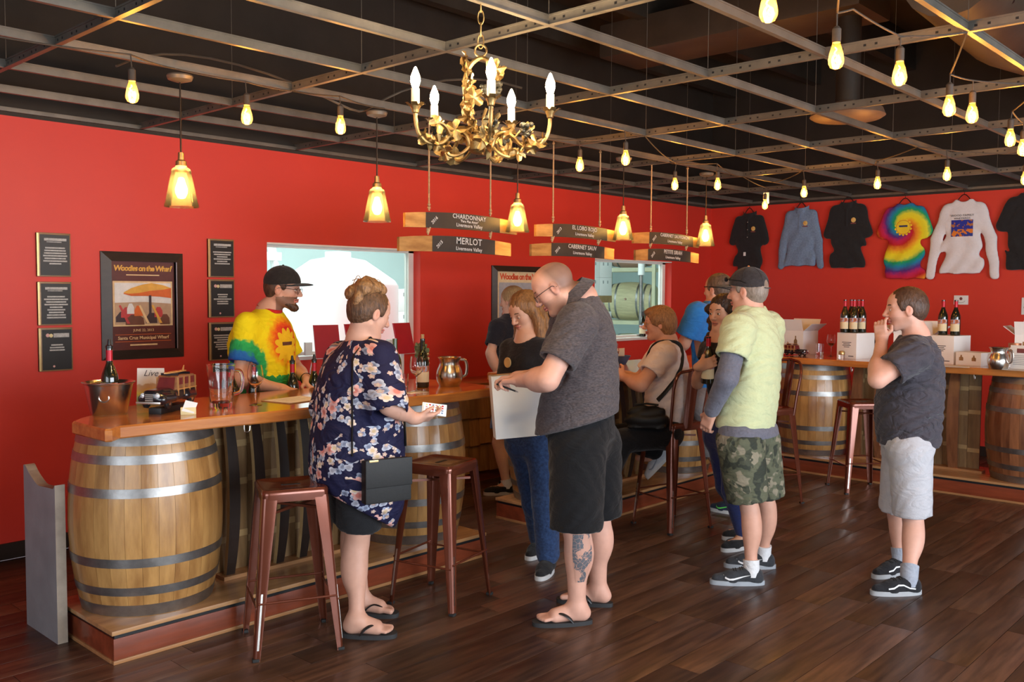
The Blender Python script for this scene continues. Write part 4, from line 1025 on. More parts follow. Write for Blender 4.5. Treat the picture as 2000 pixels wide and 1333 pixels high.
btn = mat('shirt_buttons', (.45,.42,.38), .4, noise=(20,.2))
g1 = garment(5.55, 2.66, 'black short-sleeved shirt with a white tag, leftmost on the back wall', M_BLKCL, .35, .74, (.045,.36), .062, 'polo', seed=2); collar(g1, M_BLKCL); crest(g1, -.075, -.22)
MB().box((-.05,.015,-.545),(-.045,.045,-.50),.001).build('paper_tag', M_WHITE, g1)
for k in range(3): MB().sphere((-.043,.0,-.14-k*.09),.006,8,5,(.4,1,1)).build('button', btn, g1)
g2 = garment(4.885, 2.685, 'light blue long-sleeved chambray shirt on a hanger', M_DENIM, .34, .70, (.045,.42,.075,.70), .062, 'shirt', seed=3); collar(g2, M_DENIM); crest(g2, -.07, -.21)
g3 = garment(4.33, 2.715, 'black short-sleeved shirt between the blue and the tie-dye shirts', M_BLKCL, .37, .76, (.045,.38), .066, 'polo', seed=4); collar(g3, M_BLKCL); crest(g3, -.08, -.23)
g4 = garment(3.705, 2.66, 'rainbow tie-dye tee with a sun print on a hanger', M_TIEDYE, .40, .83, (.035,.32), .08, 'tee', seed=5)
g5 = garment(3.11, 2.66, 'white sweatshirt with a blue and orange picture on a hanger', M_WHITECL, .39, .78, (.07,.42,.12,.80), .07, 'sweat', seed=6)
MB().grid(lambda u, v: (-.0405-.003*math.sin(PI*u), .105-.21*u+.02*(u-.5)*0, -.40+.17*v), 6, 4).build('printed_picture', (lambda g: g.done(g.mix(g.gt(g.xyz()[2], -.325), g.mix(g.gt(g.noise(g.tc.outputs['Object'], 22), .52), (.75,.22,.03), (.04,.06,.28)), g.mix(g.gt(g.noise(g.tc.outputs['Object'], 30), .55), (.03,.04,.32), (.45,.16,.05)))))(NB('sweatshirt_print')), g5)
M_INK = mat('dark_ink', (.10,.10,.12), .8, noise=(30,.2))
text('lettering', 'WOOD FAMILY', .030, M_INK, g5, (-.0435,0,-.185), BACKROT, space=1.1); text('lettering', 'VINEYARDS', .028, M_INK, g5, (-.0435,0,-.215), BACKROT, space=1.1)
g6 = garment(2.50, 2.69, 'black tee cut off by the right edge of the picture', M_BLKCL, .38, .78, (.05,.33), .08, 'tee', seed=7)
# small notices on the back wall
def notice(y, z, w, h, label):
    n = thing('wall_notice', label, 'notice', (10.2, y, z), 0, 'notices on the back wall'); MB().box((-.012,-w/2,-h/2),(0,w/2,h/2),.003).build('card', M_WHITE, n)
    MB().sphere((-.012,0,h*.15),.016,10,6,(.15,1,1)).build('printed_emblem', M_LOGO2, n); MB().tube([(-.0125,w*.28*math.cos(a),-.005-h*.25*math.sin(a)) for a in [PI*i/10 for i in range(11)]], .0015, 5).build('printed_arc', M_INK, n)
    return n
notice(3.12, 1.605, .14, .095, 'small white notice above the two bottles on the carton'); notice(2.50, 1.55, .10, .17, 'tall white notice at the right edge of the back wall')

# ================================================================ bottles, glasses and other bar things
M_BOTTLE = mat('dark_bottle_glass', (.012, .014, .007), .06, noise=(6,.2), spec=.8, coat=.5); M_GREENB = mat('green_bottle_glass', (.03,.075,.012), .06, noise=(6,.2), spec=.8, coat=.5)
M_REDCAP = mat('red_capsule', (.45, .015, .03), .35, .3, noise=(9,.15)); M_BLKCAP = mat('black_capsule', (.015,.014,.014), .35, noise=(9,.2)); M_CLEAR = mat('clear_glass', (.98,.99,.99), .02, noise=(5,.01), trans=1, ior=1.45); M_RUBY = mat('red_wine', (.22,.008,.012), .05, noise=(5,.1), trans=.6)
M_GOLDW = mat('white_wine', (.85,.62,.18), .03, noise=(5,.05), trans=.8); M_CORK = mat('cork', (.55,.36,.18), .8, noise=(60,.4)); M_PAPER = mat('white_paper', (.78,.77,.74), .7, noise=(8,.05))
def label_mat():
    g = NB('wine_label', .6); x, y, z = g.xyz(); n = g.noise(g.tc.outputs['Object'], 55, 3)
    pic = g.ramp(n, [(.3,(.10,.14,.35)),(.48,(.55,.50,.55)),(.52,(.55,.16,.06)),(.7,(.25,.08,.04))]); return g.done(g.mix(g.gt(z, .098), (.72,.62,.40), pic))
M_LABEL = label_mat()
bprof = [(.0,.004),(.030,.0),(.0385,.003),(.040,.010),(.040,.155),(.037,.175),(.026,.205),(.017,.228),(.0145,.245),(.0145,.292),(.0155,.293),(.0155,.302),(.012,.303),(.0,.303)]
BOT = {k: MB().lathe(bprof, 24).mesh('bottle_glass', m) for k, m in (('d', M_BOTTLE), ('g', M_GREENB))}
CAP = {k: MB().lathe([(.0152,.232),(.0150,.25),(.0152,.303),(.0,.305)], 20).mesh('capsule', m) for k, m in (('r', M_REDCAP), ('b', M_BLKCAP))}
LAB = MB().lathe([(.0402,.035),(.0406,.036),(.0406,.135),(.0402,.136)], 20, cap=False, ang=2.9, a0=-1.45).mesh('wine_label', M_LABEL)
POUR = MB().lathe([(.013,.300),(.017,.302),(.017,.314),(.010,.318),(.008,.335),(.006,.345),(.0,.345)], 16).mesh('pourer', M_BLKCAP)
def bottle(loc, label, cap='r', glass='d', pour=False, face=-2.4, rot=None, grp='wine bottles', lab=True):
    b = thing('wine_bottle', label, 'bottle', loc, 0, grp)
    if rot: b.rotation_euler = rot
    inst('bottle_glass', BOT[glass], b)
    if cap: inst('capsule', CAP[cap], b)
    if lab: inst('wine_label', LAB, b, (0,0,0), (0,0,face))
    if pour: inst('pourer', POUR, b)
    return b
gprof = [(.0,.0),(.033,.0),(.033,.002),(.008,.006),(.0038,.015),(.0036,.085),(.008,.094),(.026,.108),(.039,.130),(.042,.150),(.039,.180),(.033,.208),(.0320,.208),(.038,.180),(.041,.150),(.038,.131),(.025,.110),(.006,.097),(.0,.096)]
GLS = MB().lathe(gprof, 28, cap=False).mesh('glass_bowl_and_stem', M_CLEAR)
def wine(r_top, z0, z1, m): return MB().lathe([(.0,.0975),(.006,.098),(.025,.1112),(min(.0375,r_top),z1*.5+.062),(r_top,z1),(.0,z1)], 24, cap=False).mesh('wine', m)
def wineglass(loc, label, fill=None):
    g = thing('wine_glass', label, 'glass', loc, 0, 'wine glasses on the bars'); inst('bowl_and_stem', GLS, g)
    if fill: inst('wine', fill, g)
    return g
def tumbler(loc, label, r=.036, h=.10):
    g = thing('tumbler', label, 'glass', loc, 0, 'clear tumblers'); MB().lathe([(0,0),(r*.85,0),(r,h),(r-.002,h),(r*.85-.002,.012),(0,.012)], 24, cap=False).build('tumbler_wall', M_CLEAR, g); MB().lathe([(0,.013),(r*.85-.003,.013),(r*.9-.002,h*.35),(0,h*.35)],20,cap=False).build('water', M_CLEAR, g); return g
def steel_jug(loc, label, rz, s=1):
    j = thing('steel_pitcher', label, 'pitcher', loc, rz, 'bell-shaped steel pitchers'); j.scale = (s,s,s)
    MB().lathe([(0,0),(.060,0),(.066,.006),(.080,.035),(.085,.065),(.080,.095),(.066,.125),(.060,.145),(.066,.170),(.075,.180),(.076,.183),(.072,.181),(.058,.147),(.062,.125),(.075,.09),(.07,.02),(0,.012)], 36, cap=False).build('pitcher_body', M_STAIN, j)
    MB().tube(smooth([(.070,0,.165),(.10,0,.160),(.112,0,.12),(.105,0,.07),(.083,0,.055)]), .006, 8, flat=(1,1.6)).build('handle', M_STAIN, j); return j
CT = 1.072
# --- near bar
ib = thing('ice_bucket', 'steel ice bucket at the left end of the nearest bar', 'bucket', (1.90,4.42,CT))
MB().lathe([(0,0),(.078,0),(.083,.005),(.108,.135),(.112,.145),(.120,.150),(.121,.154),(.116,.155),(.104,.142),(.08,.012),(0,.010)], 40, cap=False).build('bucket_wall', M_STAIN, ib)
for sg in (1,-1): MB().tube([(.095*math.cos(-2.2)*sg+.022*math.cos(t)*math.sin(2.2)*sg, .095*math.sin(-2.2)*sg+.022*math.cos(t)*math.cos(2.2)*sg, .085+.022*math.sin(t)) for t in [i*2*PI/16 for i in range(16)]], .0035, 7, closed=True).build('ring_handle', M_STAIN, ib)
bottle((1.915,4.44,CT+.012), 'red-capped bottle with a pourer standing in the steel ice bucket', 'r', 'd', True, grp='bottles with pourers')
bo = thing('brochure', 'folded white brochure standing behind the model car', 'brochure', (2.19,4.60,CT), math.radians(-42))
bmat = (lambda g: g.done(g.ramp(g.math('ADD', g.math('MULTIPLY', g.xyz()[2], 6.0), g.math('MULTIPLY', g.noise(g.tc.outputs['Object'], 18), .35)), [(.0,(.16,.32,.12)),(.35,(.24,.38,.20)),(.52,(.70,.62,.08)),(.66,(.62,.42,.22)),(.80,(.55,.42,.30)),(.84,(.78,.78,.78)),(1,(.78,.78,.78))])))(NB('brochure_print', .4))
MB().add([(-.068,0,0),(.068,0,0),(.068,.02,.19),(-.068,.02,.19),(-.068,.001,0),(.068,.001,0),(.068,.021,.19),(-.068,.021,.19)], [(0,1,2,3),(4,7,6,5),(0,4,5,1),(1,5,6,2),(2,6,7,3),(3,7,4,0)]).build('front_leaf', bmat, bo)
MB().add([(-.068,.05,0),(.068,.05,0),(.068,.022,.19),(-.068,.022,.19)], [(0,1,2,3)]).build('rear_leaf', M_PAPER, bo)
text('lettering', 'Live', .045, M_INK, bo, (0,.0165,.163), (PI/2-.105,0,0), shear=.4, depth=.0002)
M_WOODYB = mat('woodie_black', (.014,.012,.016), .2, noise=(9,.2), coat=.6); M_WOODYP = mat('woodie_panel', (.30,.13,.06), .3, noise=(9,.4), stretch=(1,8,8), coat=.4); M_WOODYF = mat('woodie_ash_rib', (.55,.27,.09), .35, noise=(9,.3)); M_WIN = mat('car_window_tint', (.18,.03,.03), .1, noise=(9,.2)); M_HEADL = mat('headlamp', (.7,.75,.8), .1, .3, noise=(9,.1))
def woodie(loc, rz, label, s=1.0, stand=True):
    c = thing('model_car', label, 'model car', loc, rz, 'model wood-panelled station wagons'); c.scale = (s,s,s); z0 = .03 if stand else .0
    # front is local -x
    b = SDF(); b.rbox((-.115,0,z0+.068), (.085,.045,.032), .022, .012).rbox((.055,0,z0+.060),(.125,.062,.028),.012,.01)
    for sd in (1,-1): b.cone((-.165,sd*.05,z0+.05),(-.06,sd*.055,z0+.05),.030,.022,.012); b.cone((.07,sd*.055,z0+.05),(.15,sd*.055,z0+.045),.026,.020,.012)
    sdf_obj('body_shell', b, .006, M_WOODYB, c, 1)
    w = MB(); w.prism([(-.045,z0+.088),(.175,z0+.088),(.178,z0+.11),(.168,z0+.152),(.150,z0+.160),(-.005,z0+.160),(-.02,z0+.155)], -.055, .055, axis='y'); w.build('cabin', M_WOODYP, c)
    for sd in (1,-1):
        for k, (xa, xb) in enumerate(((-.018,.035),(.045,.095),(.105,.158))): MB().box((xa,sd*.0545,z0+.112),(xb,sd*.0565,z0+.148),.001).build('side_window', M_WIN, c)
        for xx in (-.02,.040,.100,.163): MB().box((xx-.003,sd*.055,z0+.055),(xx+.003,sd*.064,z0+.152)).build('wood_rib', M_WOODYF, c)
        MB().box((-.02,sd*.060,z0+.086),(.17,sd*.066,z0+.092)).build('belt_rail', M_WOODYF, c)
        MB().sphere((-.193,sd*.040,z0+.072),.014,12,8,(.6,1,1)).build('headlamp', M_HEADL, c)
        for xx in (-.125,.11):
            wl = MB().lathe([(0,-.010),(.024,-.010),(.030,-.006),(.030,.006),(.024,.010),(0,.010)], 20, (xx,sd*.060,z0+.028), axis='y').build('wheel', M_BLACK, c); MB().lathe([(0,-.011),(.012,-.0115),(.012,.0115),(0,.011)], 14, (xx,sd*.060,z0+.028), axis='y').build('hubcap', M_STAIN, wl)
    MB().add([(-.046,-.05,z0+.09),(-.046,.05,z0+.09),(-.022,.045,z0+.152),(-.022,-.045,z0+.152)], [(0,1,2,3)]).build('windscreen', M_WIN, c)
    for zz in (.045,.055,.065,.075): MB().box((-.204,-.022,z0+zz),(-.198,.022,z0+zz+.005)).build('grille_bar', M_STAIN, c)
    MB().box((-.215,-.068,z0+.030),(-.205,.068,z0+.042),.003).build('front_bumper', M_STAIN, c)
    MB().prism([(-.04,-.012),(.06,-.02),(.16,-.010),(.17,0),(.16,.010),(.06,.02),(-.04,.012),(-.055,0)], z0+.172, z0+.178).build('surfboard', M_WOODYF, c); MB().add([(.125,-.002,z0+.178),(.15,-.002,z0+.178),(.155,-.002,z0+.205),(.145,-.002,z0+.205)],[(0,1,2,3)]).build('surfboard_fin', M_WOODYF, c)
    for xx in (.0,.12): MB().box((xx,-.05,z0+.160),(xx+.006,.05,z0+.172)).build('roof_rack', M_WOODYB, c)
    if stand: MB().box((-.15,-.035,0),(.14,.035,.032),.002).build('display_stand', M_BLACK, c)
    return c
woodie((2.155,4.315,CT), math.radians(34), 'black and wood model car with a surfboard on the nearest bar', .92)
cdh = thing('card_holder', 'small wooden card holder with a tilted cream card beside the model car', 'card holder', (2.15,4.12,CT), math.radians(-30)); MB().box((-.035,-.012,0),(.035,.012,.035),.002).build('holder_block', M_CREAM, cdh)
MB().add([(-.03,-.016,.02),(.025,-.014,.006),(.043,.0,.055),(-.012,-.002,.07)],[(0,1,2,3)]).build('card', M_PAPER, cdh)
pt = thing('glass_pitcher', 'ribbed clear glass water pitcher on the nearest bar', 'pitcher', (2.39,4.24,CT), math.radians(-35))
pp = MB(); n = 36
def fl(t, z): return 1+.03*math.cos(10*t)*(1 if .03 < z < .15 else 0)
rows = [(.0,.0),(.052,.0),(.055,.01),(.057,.06),(.061,.13),(.066,.17),(.070,.215),(.072,.222),(.069,.222),(.064,.17),(.054,.05),(.048,.028),(.0,.026)]
pp.add([(r*fl(2*PI*i/n,z)*math.cos(2*PI*i/n), r*fl(2*PI*i/n,z)*math.sin(2*PI*i/n), z) for r, z in rows for i in range(n)], [(j*n+i,j*n+(i+1) % n,(j+1)*n+(i+1) % n,(j+1)*n+i) for j in range(len(rows)-1) for i in range(n)])
pp.build('pitcher_wall', M_CLEAR, pt); MB().tube(smooth([(.066,0,.19),(.095,0,.185),(.105,0,.14),(.095,0,.085),(.062,0,.07)]), .007, 10, flat=(1,1.4)).build('handle', M_CLEAR, pt)
wineglass((2.575,4.22,CT), 'empty wine glass right of the clear glass pitcher')
cl = thing('menu_clipboard', 'white tasting menu lying on the nearest bar left of the floral tunic', 'menu', (2.84,4.26,CT), math.radians(10)); MB().box((-.14,-.11,0),(.14,.11,.004),.001).build('board', M_STAVE, cl); MB().box((-.13,-.105,.004),(.13,.095,.0055)).build('sheet', M_PAPER, cl)
rl = mat('print_grey', (.4,.4,.4), .7, noise=(9,.1)); MB().box((-.10,.05,.0055),(.10,.056,.0058)).box((-.10,.02,.0055),(.06,.025,.0058)).box((-.10,-.01,.0055),(.09,-.005,.0058)).box((-.10,-.04,.0055),(.04,-.035,.0058)).build('printed_lines', rl, cl)
for k, (x, lab) in enumerate(((2.79,'bottle behind the empty wine glass, left of the pair'),(2.93,'bottle behind the empty wine glass, right of the pair'),(3.20,'red-necked bottle with a pourer in front of the tie-dye shirt'),(3.36,'red-necked bottle with a pourer half hidden by the floral tunic'))): bottle((x,4.825,.925), lab, 'r', 'd', k > 1, face=-2.2, grp='bottles on the shelf behind the nearest bar')
tumbler((3.52,4.16,CT), 'clear tumbler beside the floral sleeve on the nearest bar', .034, .11)
wineglass((3.60,4.13,CT), 'empty wine glass in front of the garlanded bottle'); bottle((3.66,4.40,CT), 'green wine bottle behind the empty wine glass on the bar end', None, 'g', lab=False)
bt = bottle((3.78,4.28,CT), 'dark corked bottle garlanded with leaves beside the steel pitcher', 'b', 'd', face=-2.0); MB().cyl((0,0,.300),(0,0,.330),.010,.011).build('cork', M_CORK, bt)
M_LEAFG = mat('dried_hop_leaf', (.16,.19,.09), .7, noise=(20,.4)); lg = leaf(.030, 21).copy(); lg.materials.clear(); lg.materials.append(M_LEAFG)
for k in range(9): inst('garland_leaf', lg, bt, (.026*math.cos(k*2.1),.026*math.sin(k*2.1),.19+.009*k), (1.2+.3*math.sin(k),.4*math.cos(k),k*2.1))
for k in range(5): MB().sphere((.035*math.cos(-1.2+k*.3),.035*math.sin(-1.2+k*.3),.21-.03*k),.010,10,7).build('garland_berry', M_CORK if k % 2 else M_GOLDE, bt)
steel_jug((3.97,4.24,CT), 'bell-shaped steel pitcher at the right end of the nearest bar', math.radians(-35), 1.0)
cs = thing('coaster_stack', 'white paper napkin under the empty wine glass on the bar end', 'napkin', (3.56,4.10,CT)); MB().box((-.07,-.045,-.0005),(.07,.045,.0012)).build('paper_sheet', M_PAPER, cs)
# --- tablets on stands on the back cabinet
M_TABR = mat('red_tablet_case', (.50,.012,.03), .4, noise=(9,.15))
def tablet(loc, rz, label):
    t = thing('tablet_stand', label, 'tablet', loc, rz, 'red cased tablets on stands'); MB().box((-.10,-.07,0),(.10,.07,.012),.004).build('foot', M_WHITE, t); MB().box((-.02,.0,.012),(.02,.02,.36),.004).build('stem', M_WHITE, t)
    MB().add([(-.10,-.05,.28),(.10,-.05,.28),(.10,.01,.53),(-.10,.01,.53),(-.10,-.035,.28),(.10,-.035,.28),(.10,.025,.53),(-.10,.025,.53)], [(0,1,2,3),(4,7,6,5),(0,4,5,1),(1,5,6,2),(2,6,7,3),(3,7,4,0)]).build('tablet_case', M_TABR, t)
    MB().box((-.17,-.01,.30),(-.115,.03,.40),.004).build('card_reader', M_WHITE, t); MB().tube(smooth([(-.1,.02,.28),(-.12,.03,.15),(-.06,.05,.06),(.1,.06,.01)]), .004, 6).build('power_cable', M_WHITE, t); return t
tablet((4.93,5.83,.875), .15, 'red cased tablet right of the floral tunic, below the window edge'); tablet((4.18,5.84,.875), -.25, 'red-brown tablet case in front of the wide inner window')
tablet((4.50,5.90,.875), .1, 'red cased tablet mostly hidden behind the woman in the floral tunic')
# --- middle bar
wineglass((5.60,4.17,CT), 'wine glass with white wine held by the seated woman', wine(.0405, .1, .150, M_GOLDW)); wineglass((5.84,4.36,CT), 'wine glass on the middle bar behind the seated woman arm')
ib2 = thing('ice_bucket', 'steel ice bucket on the middle bar hidden behind the grey polo shirt', 'bucket', (5.52,4.45,CT)); MB().lathe([(0,0),(.078,0),(.105,.15),(.115,.155),(.10,.15),(.07,.01),(0,.01)], 32, cap=False).build('bucket_wall', M_STAIN, ib2)
bottle((5.50,4.44,CT+.03), 'black-capped bottle tilted out of an ice bucket behind the grey polo', 'b', 'd', rot=(0.0,.55,-.6))
for k, (x, lab) in enumerate(((5.98,'red-necked pourer bottle behind the seated woman wine glass'),(6.22,'red-necked pourer bottle in front of the blue bowl'))): bottle((x,4.86,.925), lab, 'r', 'd', True, grp='bottles on the shelf behind the middle bar')
sh2 = thing('back_shelf', 'narrow wooden speed shelf behind the middle bar counter', 'shelf', (5.88,4.77,0)); MB().box((0,0,.90),(1.3,.20,.925),.003).build('shelf_board', M_STAVE, sh2)
for x in (.05,1.2): MB().box((x,.02,0),(x+.04,.18,.90)).build('support', M_STAVE, sh2)
bb = thing('blue_bowl', 'blue bowl of paper slips on the middle bar behind the seated woman', 'bowl', (6.20,4.55,CT)); MB().lathe([(0,0),(.05,0),(.09,.07),(.086,.07),(.045,.008),(0,.008)], 28, cap=False).build('bowl_wall', mat('blue_plastic', (.05,.14,.35), .4, noise=(9,.1)), bb); MB().box((-.05,-.002,.01),(.06,.002,.13)).build('paper_slip', M_PAPER, bb)
bottle((8.78,6.13,1.156), 'labelled bottle on the sill of the small inner window', 'b', 'd', face=-2.2)
# --- shirt-wall bar
def carton(loc, rz, dims, label, flaps=False, marks='text'):
    w, d, h = dims; c = thing('white_carton', label, 'carton', loc, rz, 'white wine cartons on the shirt-wall bar'); t = .006
    if not flaps: MB().box((-w/2,-d/2,0),(w/2,d/2,h),.003).build('carton_body', cart, c)
    else:
        b = MB(); b.box((-w/2,-d/2,0),(w/2,d/2,t)).box((-w/2,-d/2,t),(w/2,-d/2+t,h)).box((-w/2,d/2-t,t),(w/2,d/2,h)).box((-w/2,-d/2+t,t),(-w/2+t,d/2-t,h)).box((w/2-t,-d/2+t,t),(w/2,d/2-t,h)); b.build('carton_body', cart, c)
        for sy in (1,-1): MB().add([(-w/2,sy*d/2,h),(w/2,sy*d/2,h),(w/2,sy*(d/2+.09),h+.07),(-w/2,sy*(d/2+.09),h+.07),(-w/2,sy*d/2,h-.003),(w/2,sy*d/2,h-.003),(w/2,sy*(d/2+.09),h+.066),(-w/2,sy*(d/2+.09),h+.066)], [(0,1,2,3),(4,7,6,5),(0,4,5,1),(1,5,6,2),(2,6,7,3),(3,7,4,0)]).build('flap', cart, c)
        for sx in (1,-1): MB().add([(sx*w/2,-d/2,h),(sx*w/2,d/2,h),(sx*(w/2+.045),d/2,h+.11),(sx*(w/2+.045),-d/2,h+.11),(sx*w/2-.003,-d/2,h),(sx*w/2-.003,d/2,h),(sx*(w/2+.041),d/2,h+.11),(sx*(w/2+.041),-d/2,h+.11)], [(0,1,2,3),(4,7,6,5),(0,4,5,1),(1,5,6,2),(2,6,7,3),(3,7,4,0)]).build('flap', cart, c)
    if marks == 'text':
        for k, ww in enumerate((.05,.035,.045,.03)): MB().box((-w/2-.0006,-ww,h*.62-k*.014),(-w/2+.0002,ww,h*.62-k*.014+.006)).build('printed_line', M_INK, c)
        MB().box((-w/2-.0006,-d*.36,.02),(-w/2+.0002,-d*.1,.028)).build('printed_line', M_INK, c)
    elif marks == 'bottle':
        for sy in (.28,-.22): MB().prism([(d*sy-.018,h*.35),(d*sy+.018,h*.35),(d*sy+.018,h*.58),(d*sy+.006,h*.66),(d*sy+.006,h*.78),(d*sy-.006,h*.78),(d*sy-.006,h*.66),(d*sy-.018,h*.58)], -w/2-.0008, -w/2+.0002, axis='x').build('printed_bottle', M_STAVE, c)
    return c
carton((8.58,4.14,CT), -.12, (.26,.30,.23), 'open white carton with raised flaps behind the brown model car', True, 'bottle')
woodie((8.30,4.02,CT), math.radians(80), 'small brown model wagon in front of the open carton', .62, False)
tumbler((8.33,3.79,CT), 'clear tumbler beside the brown model wagon', .04, .12); wineglass((8.42,3.72,CT), 'wine glass with a little red wine before the printed carton', wine(.030, .1, .118, M_RUBY))
gj = thing('candle_jar', 'small gold lidded jar at the counter edge before the printed carton', 'jar', (8.13,3.49,CT)); MB().lathe([(0,0),(.026,0),(.028,.04),(.024,.045),(0,.045)], 20).build('jar', M_CLEAR, gj); MB().lathe([(0,.045),(.028,.045),(.029,.062),(.022,.075),(0,.077)], 20).build('gold_lid', M_GOLDE, gj)
carton((8.36,3.46,CT), -.25, (.26,.21,.235), 'closed white carton carrying the group of five bottles')
for k, (dx, dy) in enumerate(((-.09,.07),(-.075,-.01),(.0,.05),(.02,-.045),(.088,.02))): bottle((8.36+dx, 3.46+dy-.0, CT+.236), ['front left','front right','middle','rear right','rearmost'][k]+' bottle of the five on the white carton', 'r', 'd', face=PI-.2, grp='five bottles on the white carton')
bottle((8.60,3.36,CT), 'single bottle on the counter between the carton and the man', 'r', 'd', face=PI-.3)
carton((8.55,2.98,CT), .1, (.28,.33,.24), 'open white carton behind the raised hand of the man in grey shorts', True, 'text')
carton((8.40,2.66,CT), -.20, (.27,.24,.24), 'closed white carton carrying the pair of bottles')
bottle((8.36,2.70,CT+.241), 'left bottle of the pair below the small wall notice', 'r', 'd', face=PI-.3, grp='pair of bottles on the white carton'); bottle((8.37,2.60,CT+.241), 'right bottle of the pair below the small wall notice', 'r', 'd', face=PI-.3, grp='pair of bottles on the white carton')
carton((8.30,2.42,CT), -.2, (.20,.215,.11), 'low white carton printed with brown bottles, left of the silver pitcher', False, 'bottle'); carton((8.37,2.205,CT), -.1, (.20,.15,.10), 'low white carton just behind the silver pitcher', False, 'bottle')
steel_jug((7.99,2.15,CT), 'bell-shaped steel pitcher below the right-hand wall notice', math.radians(-100), .95)
carton((8.62,2.02,CT), .05, (.28,.30,.26), 'open white carton at the right edge of the shirt-wall bar', True, 'bottle')
jr = thing('label_jar', 'tall jar with a bright label behind the silver pitcher', 'jar', (8.24,2.10,CT)); MB().lathe([(0,0),(.045,0),(.047,.15),(.04,.165),(0,.165)], 24).build('jar', M_CLEAR, jr); MB().lathe([(0,.165),(.048,.165),(.048,.20),(0,.20)], 24).build('jar_lid', mat('copper_lid', (.5,.2,.1), .4, .6, noise=(9,.2)), jr); MB().lathe([(.0475,.03),(.0475,.13)], 24, cap=False).build('jar_label', bmat, jr)
sc_ = thing('sign_card', 'white printed card standing at the right edge of the shirt-wall bar', 'card', (8.10,2.02,CT), -PI/2-.2); MB().box((-.08,0,0),(.08,.004,.19)).build('card', M_PAPER, sc_); MB().box((-.03,-.0008,.13),(.05,0,.165)).build('printed_block', M_LOGO2, sc_)
for k in range(6): MB().box((-.06,-.0006,.105-k*.014),(.06,0,.110-k*.014)).build('printed_line', rl, sc_)
for k, (x, y, a, lab) in enumerate(((8.02,2.52,.3,'loose white order sheet on the counter behind the man in grey shorts'),(8.02,1.98,-.2,'loose white order sheet in front of the printed card'))):
    o = MB().box((-.10,-.14,0),(.10,.14,.0015)).build('order_sheet', M_PAPER, label=lab, cat='paper', group='order sheets'); o.location = (x,y,CT); o.rotation_euler = (0,0,a)
# ================================================================ people
def nrm(v): v = np.asarray(v, float); return v/max(np.linalg.norm(v), 1e-9)
def sdf_at(S_, pts):
    pts = np.atleast_2d(np.asarray(pts, float)); F = np.full(len(pts), 1.0)
    for fn, lo, hi, k, op in S_.p:
        d = fn(pts[:,0], pts[:,1], pts[:,2])
        if op == 'u': h = np.maximum(k-np.abs(F-d), 0)/max(k, 1e-6); F = np.minimum(F, d)-h*h*k*.25
        elif op in 'sc':
            d2 = -d if op == 's' else d; h = np.maximum(k-np.abs(F-d2), 0)/max(k, 1e-6); F = np.maximum(F, d2)+h*h*k*.25
        elif op == 'w': F = F+d
    return F
def project(S_, p, d, far=.3, off=.0015):
    """march from outside along -d onto the surface"""
    p = np.asarray(p, float); d = nrm(d); t = np.linspace(far, -.05, 220); q = p+np.outer(t, d); f = sdf_at(S_, q)
    i = np.argmax(f < 0) if (f < 0).any() else len(t)-1
    return q[i]+d*off
class Head:
    def __init__(s, c, yaw, pitch, sc):
        y, p = math.radians(yaw), math.radians(pitch); s.c = np.array(c, float); s.s = sc
        f = V3(math.cos(y)*math.cos(p), math.sin(y)*math.cos(p), -math.sin(p)); l = V3(-math.sin(y), math.cos(y), 0); s.R = np.array([f, l, np.cross(f, l)])
    def pt(s, x, y=None, z=None):
        if y is None: x, y, z = x
        return s.c+s.s*(np.array([x, y, z]) @ s.R)
    def loc(s, P): return ((P-s.c) @ s.R.T)/s.s
def head_prims(S_, H, ears=True, fem=False):
    s = H.s
    def E(c, r, k=.02, op='u'): S_.ell(H.pt(c), np.array(r)*s, k*s, op, H.R)
    def C(a, b, ra, rb, k=.02, op='u'): S_.cone(H.pt(a), H.pt(b), ra*s, rb*s, k*s, op)
    jw = .9 if fem else 1.0
    E((-.012,0,.032), (.097,.077,.084)); E((.028,0,.036), (.062,.061,.062), .03); E((.036,0,-.035), (.050,.058*jw,.070), .03)
    for q in (1,-1):
        C((-.008,q*.050*jw,-.050), (.058,q*.016*jw,-.098), .022, .019, .028); E((.053,q*.035,-.022), (.027,.024,.027), .025); C((.084,q*.008,.021), (.070,q*.044,.022), .0095, .009, .014)
    E((.066,0,-.100), (.022,.023*jw,.017), .018)
    C((.090,0,.012), (.111,0,-.029), .0085, .0120, .012)
    for q in (1,-1): E((.098,q*.0115,-.034), (.011,.0085,.008), .006)
    for q in (1,-1): E((.103,q*.031,.001), (.021,.018,.0125), .012, 's')
    E((.0905,0,-.0585), (.011,.021,.0062), .005); E((.0880,0,-.0705), (.011,.018,.0070), .005); E((.106,0,-.0645), (.0115,.024,.0022), .003, 's')
    if ears:
        for q in (1,-1): E((-.006,q*.078,-.008), (.020,.0085,.031), .010); E((.001,q*.0875,-.004), (.010,.006,.017), .004, 's')
